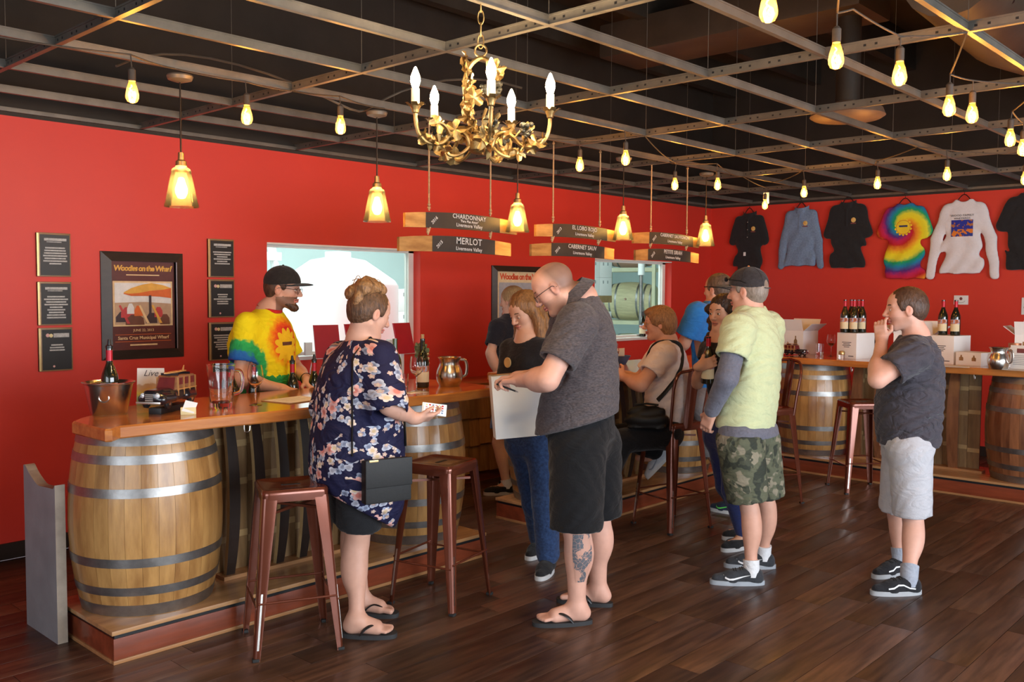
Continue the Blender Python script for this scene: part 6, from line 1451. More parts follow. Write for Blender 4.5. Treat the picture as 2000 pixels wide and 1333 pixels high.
# joints and body outlines of the ten people, metres, in each person's own frame (x ahead, y to their left)
PEOPLE = {'bartender': {'J': {'elL': (0.021, 0.253, 1.155),
                     'elR': (0.021, -0.277, 1.133),
                     'hipL': (-0.003, 0.109, 0.81),
                     'hipR': (0.013, -0.104, 0.839),
                     'shL': (-0.043, 0.167, 1.436),
                     'shR': (0.015, -0.203, 1.462),
                     'wrL': (0.212, 0.121, 1.108),
                     'wrR': (0.209, -0.123, 1.072)},
               'az': -72.0,
               'base': (3.162, 5.041),
               'feet': {},
               'head': ((0.092, 0.043, 1.677), 21.0, 4, 1.04),
               'neck': (0.007, 0.003, 1.545),
               'shirt': [(1.552, 0.015, 0.007, 0.055, 0.072), (1.5, -0.019, -0.009, 0.123, 0.159), (1.42, -0.027, -0.013, 0.16, 0.208),
                         (1.34, -0.032, -0.015, 0.176, 0.229), (1.244, -0.027, -0.013, 0.173, 0.225), (1.147, -0.009, -0.004, 0.154, 0.2),
                         (1.018, -0.001, -0.001, 0.139, 0.181), (0.889, 0.001, 0.0, 0.136, 0.177)]},
 'blueman': {'J': {'elL': (0.096, 0.553, 1.293),
                   'elR': (0.013, 0.018, 1.245),
                   'hipL': (-0.014, 0.4, 0.845),
                   'hipR': (0.031, 0.191, 0.824),
                   'knL': (-0.056, 0.344, 0.463),
                   'knR': (-0.004, 0.141, 0.431),
                   'shL': (0.007, 0.521, 1.519),
                   'shR': (0.017, 0.107, 1.514),
                   'wrL': (0.328, 0.417, 1.207),
                   'wrR': (0.154, -0.068, 1.074)},
             'az': 88.0,
             'base': (6.331, 3.552),
             'feet': {'L': [(-0.146, 0.148, 0.0), (0.054, 0.171, 0.0)], 'R': [(-0.055, -0.138, 0.0), (0.146, -0.181, 0.0)]},
             'head': ((-0.008, 0.279, 1.691), -3.0, 0, 1.0),
             'neck': (0.001, 0.289, 1.57),
             'shirt': [(1.608, 0.01, 0.297, 0.054, 0.073), (1.539, 0.021, 0.308, 0.113, 0.152), (1.409, 0.024, 0.311, 0.137, 0.184), (1.218, 0.016, 0.303, 0.13, 0.176),
                       (1.065, 0.014, 0.301, 0.124, 0.167), (0.912, 0.012, 0.299, 0.117, 0.159)]},
 'capman': {'J': {'elL': (-0.02, 0.324, 1.198),
                  'elR': (0.023, -0.353, 1.157),
                  'hipL': (-0.01, 0.117, 0.822),
                  'hipR': (-0.014, -0.115, 0.794),
                  'knL': (-0.062, 0.089, 0.431),
                  'knR': (-0.051, -0.182, 0.402),
                  'shL': (-0.032, 0.214, 1.463),
                  'shR': (-0.028, -0.215, 1.462),
                  'wrL': (0.12, 0.231, 0.982),
                  'wrR': (0.185, -0.353, 0.937)},
            'az': 95.0,
            'base': (4.859, 2.645),
            'feet': {'L': [(-0.164, 0.081, 0.0), (0.09, 0.263, 0.0)], 'R': [(-0.065, -0.241, 0.0), (0.138, -0.103, 0.0)]},
            'head': ((0.005, 0.014, 1.676), 2.0, 2, 1.03),
            'neck': (-0.008, 0.004, 1.581),
            'shirt': [(1.593, -0.01, 0.002, 0.063, 0.082), (1.539, -0.015, -0.002, 0.105, 0.136), (1.438, -0.022, -0.007, 0.131, 0.171),
                      (1.319, -0.025, -0.009, 0.143, 0.186), (1.169, -0.021, -0.006, 0.147, 0.191), (1.049, -0.009, 0.003, 0.152, 0.198),
                      (0.928, 0.004, 0.013, 0.152, 0.198), (0.88, 0.003, 0.012, 0.147, 0.191)],
            'shorts': [(0.989, -0.01, 0.003, 0.131, 0.171), (0.868, -0.001, 0.009, 0.13, 0.169), (0.717, 0.0, 0.01, 0.131, 0.171)]},
 'darkhair': {'J': {'elL': (0.147, 0.149, 1.058),
                    'elR': (0.279, -0.114, 1.075),
                    'hipL': (0.16, 0.092, 0.757),
                    'hipR': (0.133, -0.036, 0.737),
                    'knL': (0.175, 0.105, 0.402),
                    'knR': (0.07, -0.041, 0.39),
                    'shL': (0.193, 0.117, 1.306),
                    'shR': (0.156, -0.126, 1.291),
                    'wrL': (0.248, 0.201, 0.843),
                    'wrR': (0.41, 0.026, 1.205)},
              'az': 168.0,
              'base': (5.44, 3.017),
              'feet': {'L': [(0.011, 0.092, 0.0), (0.207, 0.075, 0.0)], 'R': [(-0.177, -0.053, 0.0), (-0.041, -0.113, 0.0)]},
              'head': ((0.179, 0.005, 1.537), 3.0, 2, 0.98),
              'neck': (0.182, 0.002, 1.395),
              'shirt': [(1.405, 0.191, -0.004, 0.043, 0.059), (1.339, 0.19, -0.003, 0.078, 0.106), (1.246, 0.186, -0.0, 0.093, 0.125),
                        (1.114, 0.178, 0.005, 0.087, 0.117), (0.947, 0.165, 0.014, 0.075, 0.102), (0.78, 0.149, 0.026, 0.078, 0.106),
                        (0.68, 0.145, 0.029, 0.081, 0.11)]},
 'floral': {'J': {'elL': (-0.131, 0.295, 1.058),
                  'elR': (-0.02, -0.285, 1.139),
                  'hipL': (-0.057, 0.108, 0.818),
                  'hipR': (-0.066, -0.091, 0.851),
                  'knL': (-0.036, 0.176, 0.421),
                  'knR': (-0.081, -0.015, 0.429),
                  'shL': (-0.089, 0.182, 1.329),
                  'shR': (-0.013, -0.164, 1.35),
                  'wrL': (0.03, 0.368, 1.079),
                  'wrR': (0.133, -0.253, 1.063)},
            'az': -19.0,
            'base': (2.828, 3.582),
            'feet': {'L': [(-0.007, 0.187, 0.0), (0.124, 0.086, 0.0)], 'R': [(-0.159, -0.084, 0.0), (0.043, -0.188, 0.0)]},
            'head': ((-0.012, -0.017, 1.56), 10.0, 18, 1.0),
            'neck': (-0.052, 0.004, 1.43),
            'shirt': [(1.43, -0.043, -0.001, 0.075, 0.093), (1.365, -0.046, 0.001, 0.142, 0.178), (1.289, -0.059, 0.008, 0.18, 0.224),
                      (1.189, -0.069, 0.013, 0.194, 0.242), (1.088, -0.068, 0.012, 0.202, 0.252), (0.961, -0.069, 0.013, 0.217, 0.271),
                      (0.834, -0.071, 0.014, 0.225, 0.281), (0.733, -0.068, 0.012, 0.222, 0.277), (0.631, -0.03, -0.008, 0.175, 0.219),
                      (0.554, -0.001, -0.023, 0.126, 0.157), (0.503, 0.005, -0.027, 0.086, 0.108)]},
 'greyman': {'J': {'elL': (0.072, 0.363, 1.251),
                   'elR': (0.173, -0.189, 1.209),
                   'hipL': (-0.034, 0.13, 0.905),
                   'hipR': (-0.082, -0.088, 0.872),
                   'knL': (-0.036, 0.151, 0.483),
                   'knR': (-0.098, -0.112, 0.489),
                   'shL': (-0.047, 0.24, 1.517),
                   'shR': (0.066, -0.154, 1.508),
                   'wrL': (0.251, 0.181, 1.227),
                   'wrR': (0.303, 0.008, 1.223)},
             'az': 119.0,
             'base': (3.658, 2.961),
             'feet': {'L': [(-0.102, 0.115, 0.0), (0.159, 0.214, 0.0)], 'R': [(-0.14, -0.161, 0.0), (0.083, -0.168, 0.0)]},
             'head': ((0.104, 0.062, 1.69), 6.0, 33, 1.06),
             'neck': (-0.027, 0.029, 1.639),
             'shirt': [(1.65, -0.045, 0.025, 0.061, 0.068), (1.603, -0.043, 0.025, 0.104, 0.117), (1.528, -0.048, 0.024, 0.135, 0.151),
                       (1.437, -0.047, 0.024, 0.158, 0.177), (1.333, -0.043, 0.025, 0.173, 0.194), (1.229, -0.036, 0.027, 0.186, 0.208),
                       (1.124, -0.024, 0.03, 0.199, 0.223), (1.019, -0.014, 0.032, 0.205, 0.23), (0.954, -0.008, 0.034, 0.204, 0.228),
                       (0.898, -0.006, 0.034, 0.201, 0.225)],
             'shorts': [(1.163, -0.027, 0.029, 0.176, 0.197), (1.072, -0.022, 0.03, 0.186, 0.208), (0.941, -0.029, 0.029, 0.186, 0.208),
                        (0.809, -0.03, 0.028, 0.186, 0.208)]},
 'jeans': {'J': {'elL': (0.064, 0.171, 1.131),
                 'elR': (0.213, -0.098, 1.111),
                 'hipL': (0.073, 0.101, 0.784),
                 'hipR': (0.094, -0.043, 0.767),
                 'knL': (0.104, 0.165, 0.422),
                 'knR': (-0.002, -0.057, 0.366),
                 'shL': (0.09, 0.125, 1.327),
                 'shR': (0.131, -0.135, 1.315),
                 'wrL': (0.281, 0.255, 1.144),
                 'wrR': (0.323, 0.121, 1.153)},
           'az': 171.0,
           'base': (4.179, 3.648),
           'feet': {'L': [(0.002, 0.101, 0.0), (0.211, 0.238, 0.0)], 'R': [(-0.197, -0.214, 0.0), (-0.015, -0.125, 0.0)]},
           'head': ((0.131, -0.009, 1.553), 2.0, 26, 0.96),
           'neck': (0.116, 0.003, 1.395),
           'shirt': [(1.41, 0.108, 0.01, 0.049, 0.066), (1.358, 0.116, 0.003, 0.084, 0.114), (1.273, 0.118, 0.002, 0.108, 0.146), (1.15, 0.113, 0.006, 0.113, 0.153),
                     (0.997, 0.109, 0.008, 0.1, 0.135), (0.843, 0.094, 0.02, 0.1, 0.135), (0.751, 0.089, 0.025, 0.1, 0.135)]},
 'rightman': {'J': {'elL': (0.166, 0.17, 1.195),
                    'elR': (-0.126, -0.383, 0.997),
                    'hipL': (-0.071, 0.005, 0.78),
                    'hipR': (-0.098, -0.199, 0.745),
                    'knL': (-0.1, -0.019, 0.387),
                    'knR': (-0.085, -0.248, 0.351),
                    'shL': (-0.051, 0.107, 1.335),
                    'shR': (-0.159, -0.306, 1.315),
                    'wrL': (0.087, -0.049, 1.405),
                    'wrR': (-0.066, -0.297, 0.821)},
              'az': 127.0,
              'base': (5.303, 1.94),
              'feet': {'L': [(-0.1, 0.147, 0.0), (0.176, 0.198, 0.0)], 'R': [(-0.144, -0.235, 0.0), (0.068, -0.11, 0.0)]},
              'head': ((-0.054, -0.094, 1.581), -8.0, 3, 1.03),
              'neck': (-0.12, -0.101, 1.428),
              'shirt': [(1.428, -0.111, -0.1, 0.073, 0.084), (1.372, -0.111, -0.1, 0.121, 0.139), (1.283, -0.112, -0.1, 0.151, 0.174), (1.18, -0.105, -0.1, 0.164, 0.189),
                        (1.061, -0.088, -0.098, 0.179, 0.206), (0.942, -0.084, -0.097, 0.177, 0.204), (0.852, -0.09, -0.098, 0.169, 0.194),
                        (0.799, -0.091, -0.098, 0.163, 0.187)],
              'shorts': [(0.942, -0.084, -0.097, 0.166, 0.191), (0.793, -0.082, -0.097, 0.172, 0.197), (0.643, -0.084, -0.097, 0.169, 0.194)]},
 'seated': {'J': {'anL': (0.474, 0.244, 0.268),
                  'anR': (0.109, -0.1, 0.506),
                  'elL': (0.209, 0.31, 1.037),
                  'elR': (0.27, -0.198, 1.001),
                  'hipL': (0.04, 0.101, 0.681),
                  'hipR': (0.055, -0.08, 0.661),
                  'knL': (0.343, 0.196, 0.627),
                  'knR': (0.38, -0.083, 0.619),
                  'shL': (0.065, 0.188, 1.242),
                  'shR': (0.103, -0.152, 1.227),
                  'wrL': (0.35, 0.136, 1.074),
                  'wrR': (0.4, -0.079, 1.088)},
            'az': 121.0,
            'base': (5.554, 3.604),
            'feet': {},
            'head': ((0.108, 0.023, 1.449), 6.0, 3, 0.98),
            'neck': (0.05, 0.011, 1.333),
            'shirt': [(1.333, 0.048, 0.01, 0.066, 0.079), (1.26, 0.042, 0.009, 0.117, 0.141), (1.147, 0.04, 0.009, 0.146, 0.175), (1.02, 0.04, 0.009, 0.158, 0.19),
                      (0.873, 0.047, 0.01, 0.157, 0.188), (0.756, 0.052, 0.011, 0.135, 0.162), (0.708, 0.048, 0.01, 0.117, 0.141)]},
 'walker': {'J': {'elL': (0.028, 0.298, 1.173),
                  'elR': (-0.024, -0.221, 1.121),
                  'hipL': (-0.05, 0.121, 0.785),
                  'hipR': (-0.055, -0.051, 0.766),
                  'knL': (0.019, 0.125, 0.416),
                  'knR': (0.017, -0.089, 0.384),
                  'shL': (0.003, 0.204, 1.376),
                  'shR': (-0.059, -0.117, 1.366),
                  'wrL': (-0.032, 0.255, 0.973),
                  'wrR': (0.007, -0.156, 0.927)},
            'az': 113.0,
            'base': (5.573, 5.256),
            'feet': {'L': [(-0.072, 0.122, 0.0), (0.071, 0.22, 0.0)], 'R': [(-0.067, -0.198, 0.0), (0.068, -0.145, 0.0)]},
            'head': ((-0.058, 0.033, 1.592), -10.0, 5, 0.98),
            'neck': (-0.058, 0.033, 1.482),
            'shirt': [(1.49, -0.058, 0.033, 0.06, 0.079), (1.405, -0.043, 0.039, 0.113, 0.147), (1.287, -0.035, 0.041, 0.137, 0.178),
                      (1.117, -0.044, 0.038, 0.137, 0.178), (0.946, -0.051, 0.036, 0.131, 0.17), (0.84, -0.051, 0.035, 0.131, 0.17)]}}
def toW(key, p):
    D = PEOPLE[key]; a = math.radians(D['az']); c, s = math.cos(a), math.sin(a); return (D['base'][0]+c*p[0]-s*p[1], D['base'][1]+s*p[0]+c*p[1], p[2])
def dirW(key, v):
    a = math.radians(PEOPLE[key]['az']); c, s = math.cos(a), math.sin(a); return V3(c*v[0]-s*v[1], s*v[0]+c*v[1], v[2])
def hemline(z_at0, slope_x=0, slope_y=0):
    """keep z > z0 + sx*x + sy*y"""
    return ((slope_x, slope_y, -1), -z_at0)

# ---------------------------------------------------------------- bartender in tie-dye
SK1 = (.62,.34,.235)
r, J, H, B, ft, gr = build_person('bartender', 'person', 'bartender in a tie-dye tee, black cap and spectacles behind the nearest bar', SK1, beard=((.10,.055,.035), .75),
    hands={'R': dict(d=V3(.9,.4,-.15), n=V3(0,0,-1)), 'L': dict(d=V3(.8,-.3,-.55), n=V3(0,0,-1))}, armr=(.050,.044,.045,.030))
def bart_tiedye():
    g = NB('tie_dye_worn', .85); x, y, z = g.xyz(); n = g.noise(g.tc.outputs['Object'], 30, 4); nn = g.math('MULTIPLY', g.math('SUBTRACT', n, .5), .07)
    def dist(p, s=(1,1,1)):
        q = [g.math('MULTIPLY', g.math('SUBTRACT', v, c), k) for v, c, k in zip((x,y,z), p, s)]
        return g.math('SQRT', g.math('ADD', g.math('ADD', g.math('MULTIPLY', q[0], q[0]), g.math('MULTIPLY', q[1], q[1])), g.math('MULTIPLY', q[2], q[2])))
    sl = J['shR']+(J['elR']-J['shR'])*.80; d1 = g.math('ADD', dist(sl+V3(0,-.03,0)), nn)
    col = g.ramp(g.math('MULTIPLY', d1, 3.9), [(0,(.16,.03,.14)),(.24,(.13,.03,.20)),(.30,(.015,.10,.42)),(.44,(.02,.15,.45)),(.50,(.02,.34,.10)),(.66,(.03,.42,.10)),(.74,(.82,.70,.01)),(1,(.85,.72,.01))])
    st = PEOPLE['bartender']['shirt'][3]; cc = V3(st[1]+st[3]-.01, st[2]+.035, 1.355)
    d2 = g.math('ADD', dist(cc, (.6,1,1)), nn); red = g.ramp(g.math('MULTIPLY', d2, 4.9), [(0,(.70,.10,.02)),(.40,(.62,.02,.02)),(.56,(.80,.14,.01)),(.72,(.85,.45,.01)),(.85,(.85,.72,.01))])
    col = g.mix(g.lt(d2, .172), col, red)
    ly, lz = g.math('SUBTRACT', y, float(cc[1])), g.math('SUBTRACT', z, float(cc[2]-.03)); rr = g.math('SQRT', g.math('ADD', g.math('MULTIPLY', ly, ly), g.math('MULTIPLY', lz, lz))); a = g.math('ARCTAN2', lz, ly)
    fr = g.gt(x, float(st[1]+.02)); ray = g.math('ADD', rr, g.math('MULTIPLY', g.math('ABSOLUTE', g.math('SINE', g.math('MULTIPLY', a, 6))), -.030)); sun = g.math('MULTIPLY', g.lt(ray, .085), fr); col = g.mix(sun, col, (.82,.55,.02))
    gl = g.math('MULTIPLY', g.math('MULTIPLY', g.lt(g.math('ABSOLUTE', g.math('SUBTRACT', lz, .014)), .011), g.lt(g.math('ABSOLUTE', ly), .050)), fr); col = g.mix(gl, col, (.12,.05,.03))
    col = g.mix(g.lt(g.math('ADD', z, nn), 1.145), col, (.03,.33,.08)); return folds(g.done(col, (110, .2)), .4)
shirt(r, 'bartender', J, bart_tiedye(), sleeves={'L': .66, 'R': .66}, r=(.072,.082), neck_r=.072, wr=(.006,11), sh_r=.052)
MB().tube([tuple(np.array(PEOPLE['bartender']['neck'])+V3(.012+.070*math.cos(t), .066*math.sin(t), .012-.022*math.cos(t))) for t in [i*2*PI/26 for i in range(26)]], .011, 8, closed=True, flat=(1,1.1)).build('collar_rib', cloth('red_collar', (.55,.015,.015)), r)
M_CAPB = cloth('black_cap_twill', (.022,.019,.018), .3, 60); hair_cap(r, H, hairmat('short_brown_hair', (.10,.05,.028), (.05,.025,.014)), thick=.35, nape=-.065); ballcap(r, H, M_CAPB); glasses(r, H); eyebrows(r, H, hairmat('brow_brown', (.08,.04,.02), (.04,.02,.01)))
S_ = SDF(); S_.ell(H.pt(.074,0,-.108), (.030,.032,.026), .02, 'u', H.R)
for q in (1,-1): S_.cone(H.pt(.062,q*.022,-.098), H.pt(.0,q*.058,-.055), .022, .014, .015)
S_.half(-(H.R[2]*-1)*1.0, float(H.R[2] @ H.pt(0,0,-.078)), 'c', .01); S_.warp(lambda X, Y, Z: .0022*np.sin(X*260)*np.sin(Y*240+Z*200)); sdf_obj('beard', S_, .005, hairmat('brown_beard', (.09,.045,.025), (.04,.02,.012)), r, 1)
pants(r, 'bartender', J, cloth('dark_denim', (.03,.035,.06), .3, 70), 'trousers', 1.95, (.10,.075,.065), hips=.13, zt=1.08)
for s in 'LR': shoe(r, ft[s], .28, M_SHOEB, M_SOLEB, s)
w = J['wrL']; v = nrm(J['wrL']-J['elL']); u = nrm(np.cross(v, V3(0,0,1))); k = np.cross(v, u); MB().tube([tuple(w-v*.02+.033*(u*math.cos(t)+k*math.sin(t))) for t in [i*2*PI/20 for i in range(20)]], .0065, 8, closed=True).build('wristband', M_BLACK, r)

# ---------------------------------------------------------------- woman in the floral tunic
SK2 = (.60,.33,.24)
r, J, H, B, ft, gr = build_person('floral', 'person', 'woman with pinned-up hair in a navy floral tunic holding a phone', SK2, fem=True, foot='flipflop', footlen=.245, hands={'R': dict(d=V3(.95,.1,.05), n=V3(-.1,.5,.85), curl=(.35,.5,.6,.7), thumb=.3), 'L': dict(d=V3(.9,-.2,0), n=V3(0,0,-1))}, legr=(.085,.060,.062,.036), armr=(.048,.041,.041,.027), grow=-.03)
def floral():
    g = NB('navy_floral_print', .75); x, y, z = g.xyz(); st = PEOPLE['floral']['shirt'][4]
    ang = g.math('ARCTAN2', g.math('SUBTRACT', y, st[2]), g.math('SUBTRACT', x, st[1])); u = g.math('MULTIPLY', ang, .21); col = (.012,.012,.045); cl_ = g.gt(g.noise(g.comb(u, z), 7.5, 1), .46)
    def layer(col, scale, off, R, petals, c_in, c_out, thr, stretch=1.0):
        vec = g.comb(g.math('ADD', u, off), g.math('MULTIPLY', g.math('ADD', z, off*1.7), stretch)); vo = g.nt.nodes.new('ShaderNodeTexVoronoi'); vo.voronoi_dimensions = '2D'; vo.inputs['Scale'].default_value = scale; vo.inputs['Randomness'].default_value = .85; g.put(vo.inputs['Vector'], vec)
        sub = g.nt.nodes.new('ShaderNodeVectorMath'); sub.operation = 'SUBTRACT'; g.put(sub.inputs[0], vec); g.put(sub.inputs[1], vo.outputs['Position']); sx, sy, _ = g.xyz(sub.outputs[0])
        d = g.math('SQRT', g.math('ADD', g.math('MULTIPLY', sx, sx), g.math('MULTIPLY', sy, sy))); a = g.math('ARCTAN2', sy, sx); cr = g.xyz(vo.outputs['Color'])
        rad = g.math('MULTIPLY', R, g.math('ADD', .68, g.math('MULTIPLY', .36, g.math('ABSOLUTE', g.math('SINE', g.math('ADD', g.math('MULTIPLY', a, petals/2), g.math('MULTIPLY', cr[1], 6)))))))
        m = g.math('MULTIPLY', g.math('MULTIPLY', g.lt(d, rad), g.gt(cr[0], thr)), cl_); f = g.ramp(g.math('DIVIDE', d, R), [(0,c_in),(.35,c_in),(.55,c_out),(1,tuple(min(1,q*1.25) for q in c_out))]); return g.mix(m, col, f)
    col = layer(col, 17, .37, .017, 4, (.16,.18,.26), (.30,.34,.45), .10); col = layer(col, 15, 1.91, .018, 3, (.30,.30,.36), (.42,.44,.52), .15)
    col = layer(col, 24, .11, .010, 5, (.62,.50,.36), (.50,.34,.30), .3); col = layer(col, 10.5, .73, .027, 5, (.62,.20,.16), (.70,.38,.34), .25); col = layer(col, 13, 2.31, .018, 5, (.66,.48,.28), (.68,.55,.48), .3)
    return folds(g.done(col, (90, .2)), .5)
rows = PEOPLE['floral']['shirt']
tn, TS = shirt(r, 'floral', J, floral(), name='tunic', sleeves={'R': .98, 'L': .98}, r=(.085,.098), neck_r=.080, wr=(.006,5), hem=hemline(.555, -.62, 0), flat=False)
pants(r, 'floral', J, cloth('black_shorts_cloth', (.012,.012,.014)), 'shorts', .80, (.135,.105), hips=.15, wr=(.003,4))
hm = hairmat('highlighted_brown_hair', (.42,.22,.09), (.085,.042,.022), (4,4,1.5))
def bunx(S_):
    for c, rr in (((-.055,0,.112),(.060,.068,.046)),((-.02,.045,.118),(.044,.038,.036)),((-.085,-.04,.100),(.044,.044,.040)),((-.01,-.04,.122),(.044,.036,.032)),((-.100,.035,.070),(.036,.042,.042)),((-.05,.0,.148),(.040,.040,.022)),((-.098,-.03,.045),(.026,.034,.045))): S_.ell(H.pt(c), np.array(rr), .014, 'u', H.R)
hdk = hairmat('dark_roots_hair', (.16,.08,.04), (.05,.026,.016), (4,4,1.5)); hair_cap(r, H, hdk, nape=-.075, thick=.75, noise=.003)
S_ = SDF(); bunx(S_); S_.warp(lambda X, Y, Z: .0045*np.sin(X*95+6*np.sin(Z*33))*np.sin(Y*105+5*np.sin(Z*29))); sdf_obj('hair_bun', S_, .0065, hm, r, 1)
for k in range(9):
    a = k*.7; MB().tube(smooth([H.pt(-.05+.03*math.cos(a), .03*math.sin(a), .13), H.pt(-.05+.06*math.cos(a), .06*math.sin(a), .150+.01*math.sin(3*a)), H.pt(-.05+.082*math.cos(a+.4), .075*math.sin(a+.4), .120-.02*math.cos(2*a))], 5), .0022, 5).build('loose_strand', hm, r)
eyebrows(r, H, hm, .0035)
for s in 'LR': flipflop(r, ft[s], .245, s, M_SOLEB, M_BLACK)
# bag and strap belong to what she wears across her body
bag_c = project(TS, V3(-.05, -.10, .80), V3(.1,-1,0), .4, .035); M_LEATH = mat('black_leather', (.006,.006,.0065), .55, noise=(60,.3), bump=(120,.05)); bc = toW('floral', bag_c)
bg = thing('shoulder_bag', 'black leather crossbody bag hanging over the floral tunic', 'bag', (bc[0], bc[1], bc[2]-.11), math.radians(PEOPLE['floral']['az']+4))
MB().box((-.115,-.028,0),(.115,.028,.20),.010).build('bag_body', M_LEATH, bg); MB().box((-.117,-.034,.075),(.117,-.026,.205),.006).build('flap', M_LEATH, bg); MB().box((-.10,-.036,.196),(-.055,-.030,.206),.002).build('brass_clasp', M_GOLDE, bg)
a0 = math.radians(PEOPLE['floral']['az']+4)
def toBag(p): W_ = toW('floral', p); dx, dy = W_[0]-bc[0], W_[1]-bc[1]; c, s = math.cos(-a0), math.sin(-a0); return (c*dx-s*dy, s*dx+c*dy, W_[2]-(bc[2]-.11))
sh_top = (J['shR']+np.array(PEOPLE['floral']['neck']))/2+V3(0,0,.055)
back = [project(TS, V3(-.04, yy, zz), V3(-.75,-1,0), .45, .006) for yy, zz in ((-.06,.905),(-.055,.98),(-.05,1.06),(-.045,1.14),(-.04,1.22),(-.03,1.30),(-.02,1.37))]
MB().tube(smooth([toBag(p) for p in back]+[toBag(sh_top)], 4), .0085, 8, flat=(1,.4)).build('strap', M_LEATH, bg)
frontp = [project(TS, V3(.06, yy, zz), V3(1,-.3,0), .45, .006) for yy, zz in ((.09,1.36),(.04,1.26),(-.02,1.14),(-.09,1.03),(-.15,.92))]
MB().tube(smooth([toBag(sh_top)]+[toBag(p) for p in frontp], 4), .0085, 8, flat=(1,.4)).build('strap', M_LEATH, bg)
g_ = np.array(gr['R'][0]); pw = toW('floral', g_+V3(.045,.01,.008)); ph = thing('phone', 'white phone with a lit home screen in the floral tunic woman hand', 'phone', pw, math.radians(PEOPLE['floral']['az'])); ph.rotation_euler = (math.radians(58), math.radians(8), math.radians(-38))
MB().box((-.060,-.031,-.004),(.060,.031,.004),.003).build('case', M_WHITE, ph); scr = mat('lit_screen', (.55,.60,.68), .2, emit=((.62,.68,.80), .9), noise=(60,.3)); MB().box((-.050,-.027,.0041),(.050,.027,.0046)).build('screen', scr, ph)
icr = random.Random(2)
for i in range(6):
    for j in range(4):
        m_ = (M_PINK, M_TABR, M_CREAM, M_DENIM)[icr.randrange(4)]; MB().box((-.043+i*.0155,-.022+j*.0125,.0046),(-.033+i*.0155,-.013+j*.0125,.0049)).build('app_icon', m_, ph)

# ---------------------------------------------------------------- big man in the grey polo
SK3 = (.66,.36,.27)
r, J, H, B, ft, gr = build_person('greyman', 'person', 'large man in a heathered grey polo and black shorts bending over the white box', SK3, foot='flipflop', footlen=.285, lid=(.02,-.42), buzz=((.06,.035,.025), .72), beard=((.42,.24,.17), .35), neck_r=.070,
    hands={'L': dict(d=V3(.85,-.45,-.1), n=V3(.2,-.2,-1), curl=(.9,.95,1,1), thumb=.7), 'R': dict(d=V3(.9,.3,-.1), n=V3(0,.2,-1), curl=(.7,.8,.9,.9))}, legr=(.095,.068,.070,.043), armr=(.062,.056,.057,.034), grow=-.05)
M_HEATH = mat('heathered_grey_knit', (.115,.095,.098), .85, noise=(70,.5,(.045,.038,.042)), bump=(160,.3), stretch=(1,1,3), sheen=.15, spec=.2); folds(M_HEATH, .5)
sh_o, SS = shirt(r, 'greyman', J, M_HEATH, name='polo_shirt', sleeves={'L': .66, 'R': .66}, r=(.098,.094), neck_r=.078, wr=(.008,21), hem=hemline(.995, -.30, 0), sh_r=.085)
collar_ring(r, 'greyman', H, M_HEATH, .078, .056, .036, off=.040)
pants(r, 'greyman', J, cloth('black_twill', (.006,.006,.0075), .25, 50), 'cargo_shorts', {'L': 1.0, 'R': .98}, (.145,.130), rows=PEOPLE['greyman']['shorts'][:3], grow=-.012, hips=.13, wr=(.008,9), k=.02)
for s in 'LR': flipflop(r, ft[s], .285, s, M_SOLEB, M_BLACK)
# calf tattoo: inked scales on the outer side of the near leg
tm = NB('calf_tattoo', .5); vo = tm.nt.nodes.new('ShaderNodeTexVoronoi'); vo.feature = 'DISTANCE_TO_EDGE'; vo.inputs['Scale'].default_value = 46; tm.put(vo.inputs['Vector'], tm.tc.outputs['Object']); nz = tm.noise(tm.tc.outputs['Object'], 16, 4)
M_TAT = tm.done(tm.mix(tm.math('MULTIPLY', tm.gt(nz, .47), tm.gt(vo.outputs[0], .022)), tuple(c*.80 for c in SK3), (.11,.115,.13)))
kn, an = J['knL'], J['anL']; ax = an-kn; tp = []
N_ = 12
def tat(u, v):
    a = kn+ax*(.02+.62*v); th = math.radians(112+(75+25*math.sin(v*3))*(u-.35)*(1-.35*v)); d = V3(math.cos(th), math.sin(th), 0); return tuple(project(B, a, d, .14, .0012))
MB().grid(tat, 12, 24).build('calf_tattoo', M_TAT, r)
glasses(r, H); eyebrows(r, H, hairmat('brow_fair', (.22,.12,.07), (.12,.06,.03)))
c = np.array(gr['L'][0]); pen = thing('pen', 'black pen in the grey polo man hand above the white box', 'pen', toW('greyman', c+V3(.015,0,-.01))); pen.rotation_euler = (0, 1.25, math.radians(PEOPLE['greyman']['az'])); MB().lathe([(0,-.05),(.0045,-.045),(.0048,.05),(.004,.06),(0,.062)], 12).build('barrel', M_BLACK, pen); MB().lathe([(0,-.062),(.002,-.056),(.0045,-.045)], 12, cap=False).build('tip', M_STAIN, pen)
# the white box they hold between them
bx = thing('wine_box', 'tall white wine box held between the grey polo man and the woman in jeans', 'box', (3.725, 3.400, .872), math.radians(-42)); bx.rotation_euler = (math.radians(-3), math.radians(-4.5), math.radians(-40))
MB().box((-.145,-.06,0),(.145,.10,.345),.003).build('box_body', cart, bx); MB().box((-.145,-.06,.346),(.145,.05,.350)).build('lid_flap', mat('kraft_inside', (.50,.36,.20), .8, noise=(30,.15)), bx); MB().add([(.145,-.06,.0),(.175,-.075,.005),(.175,-.075,.03),(.145,-.06,.03)],[(0,1,2,3)]).build('bottom_flap', cart, bx)

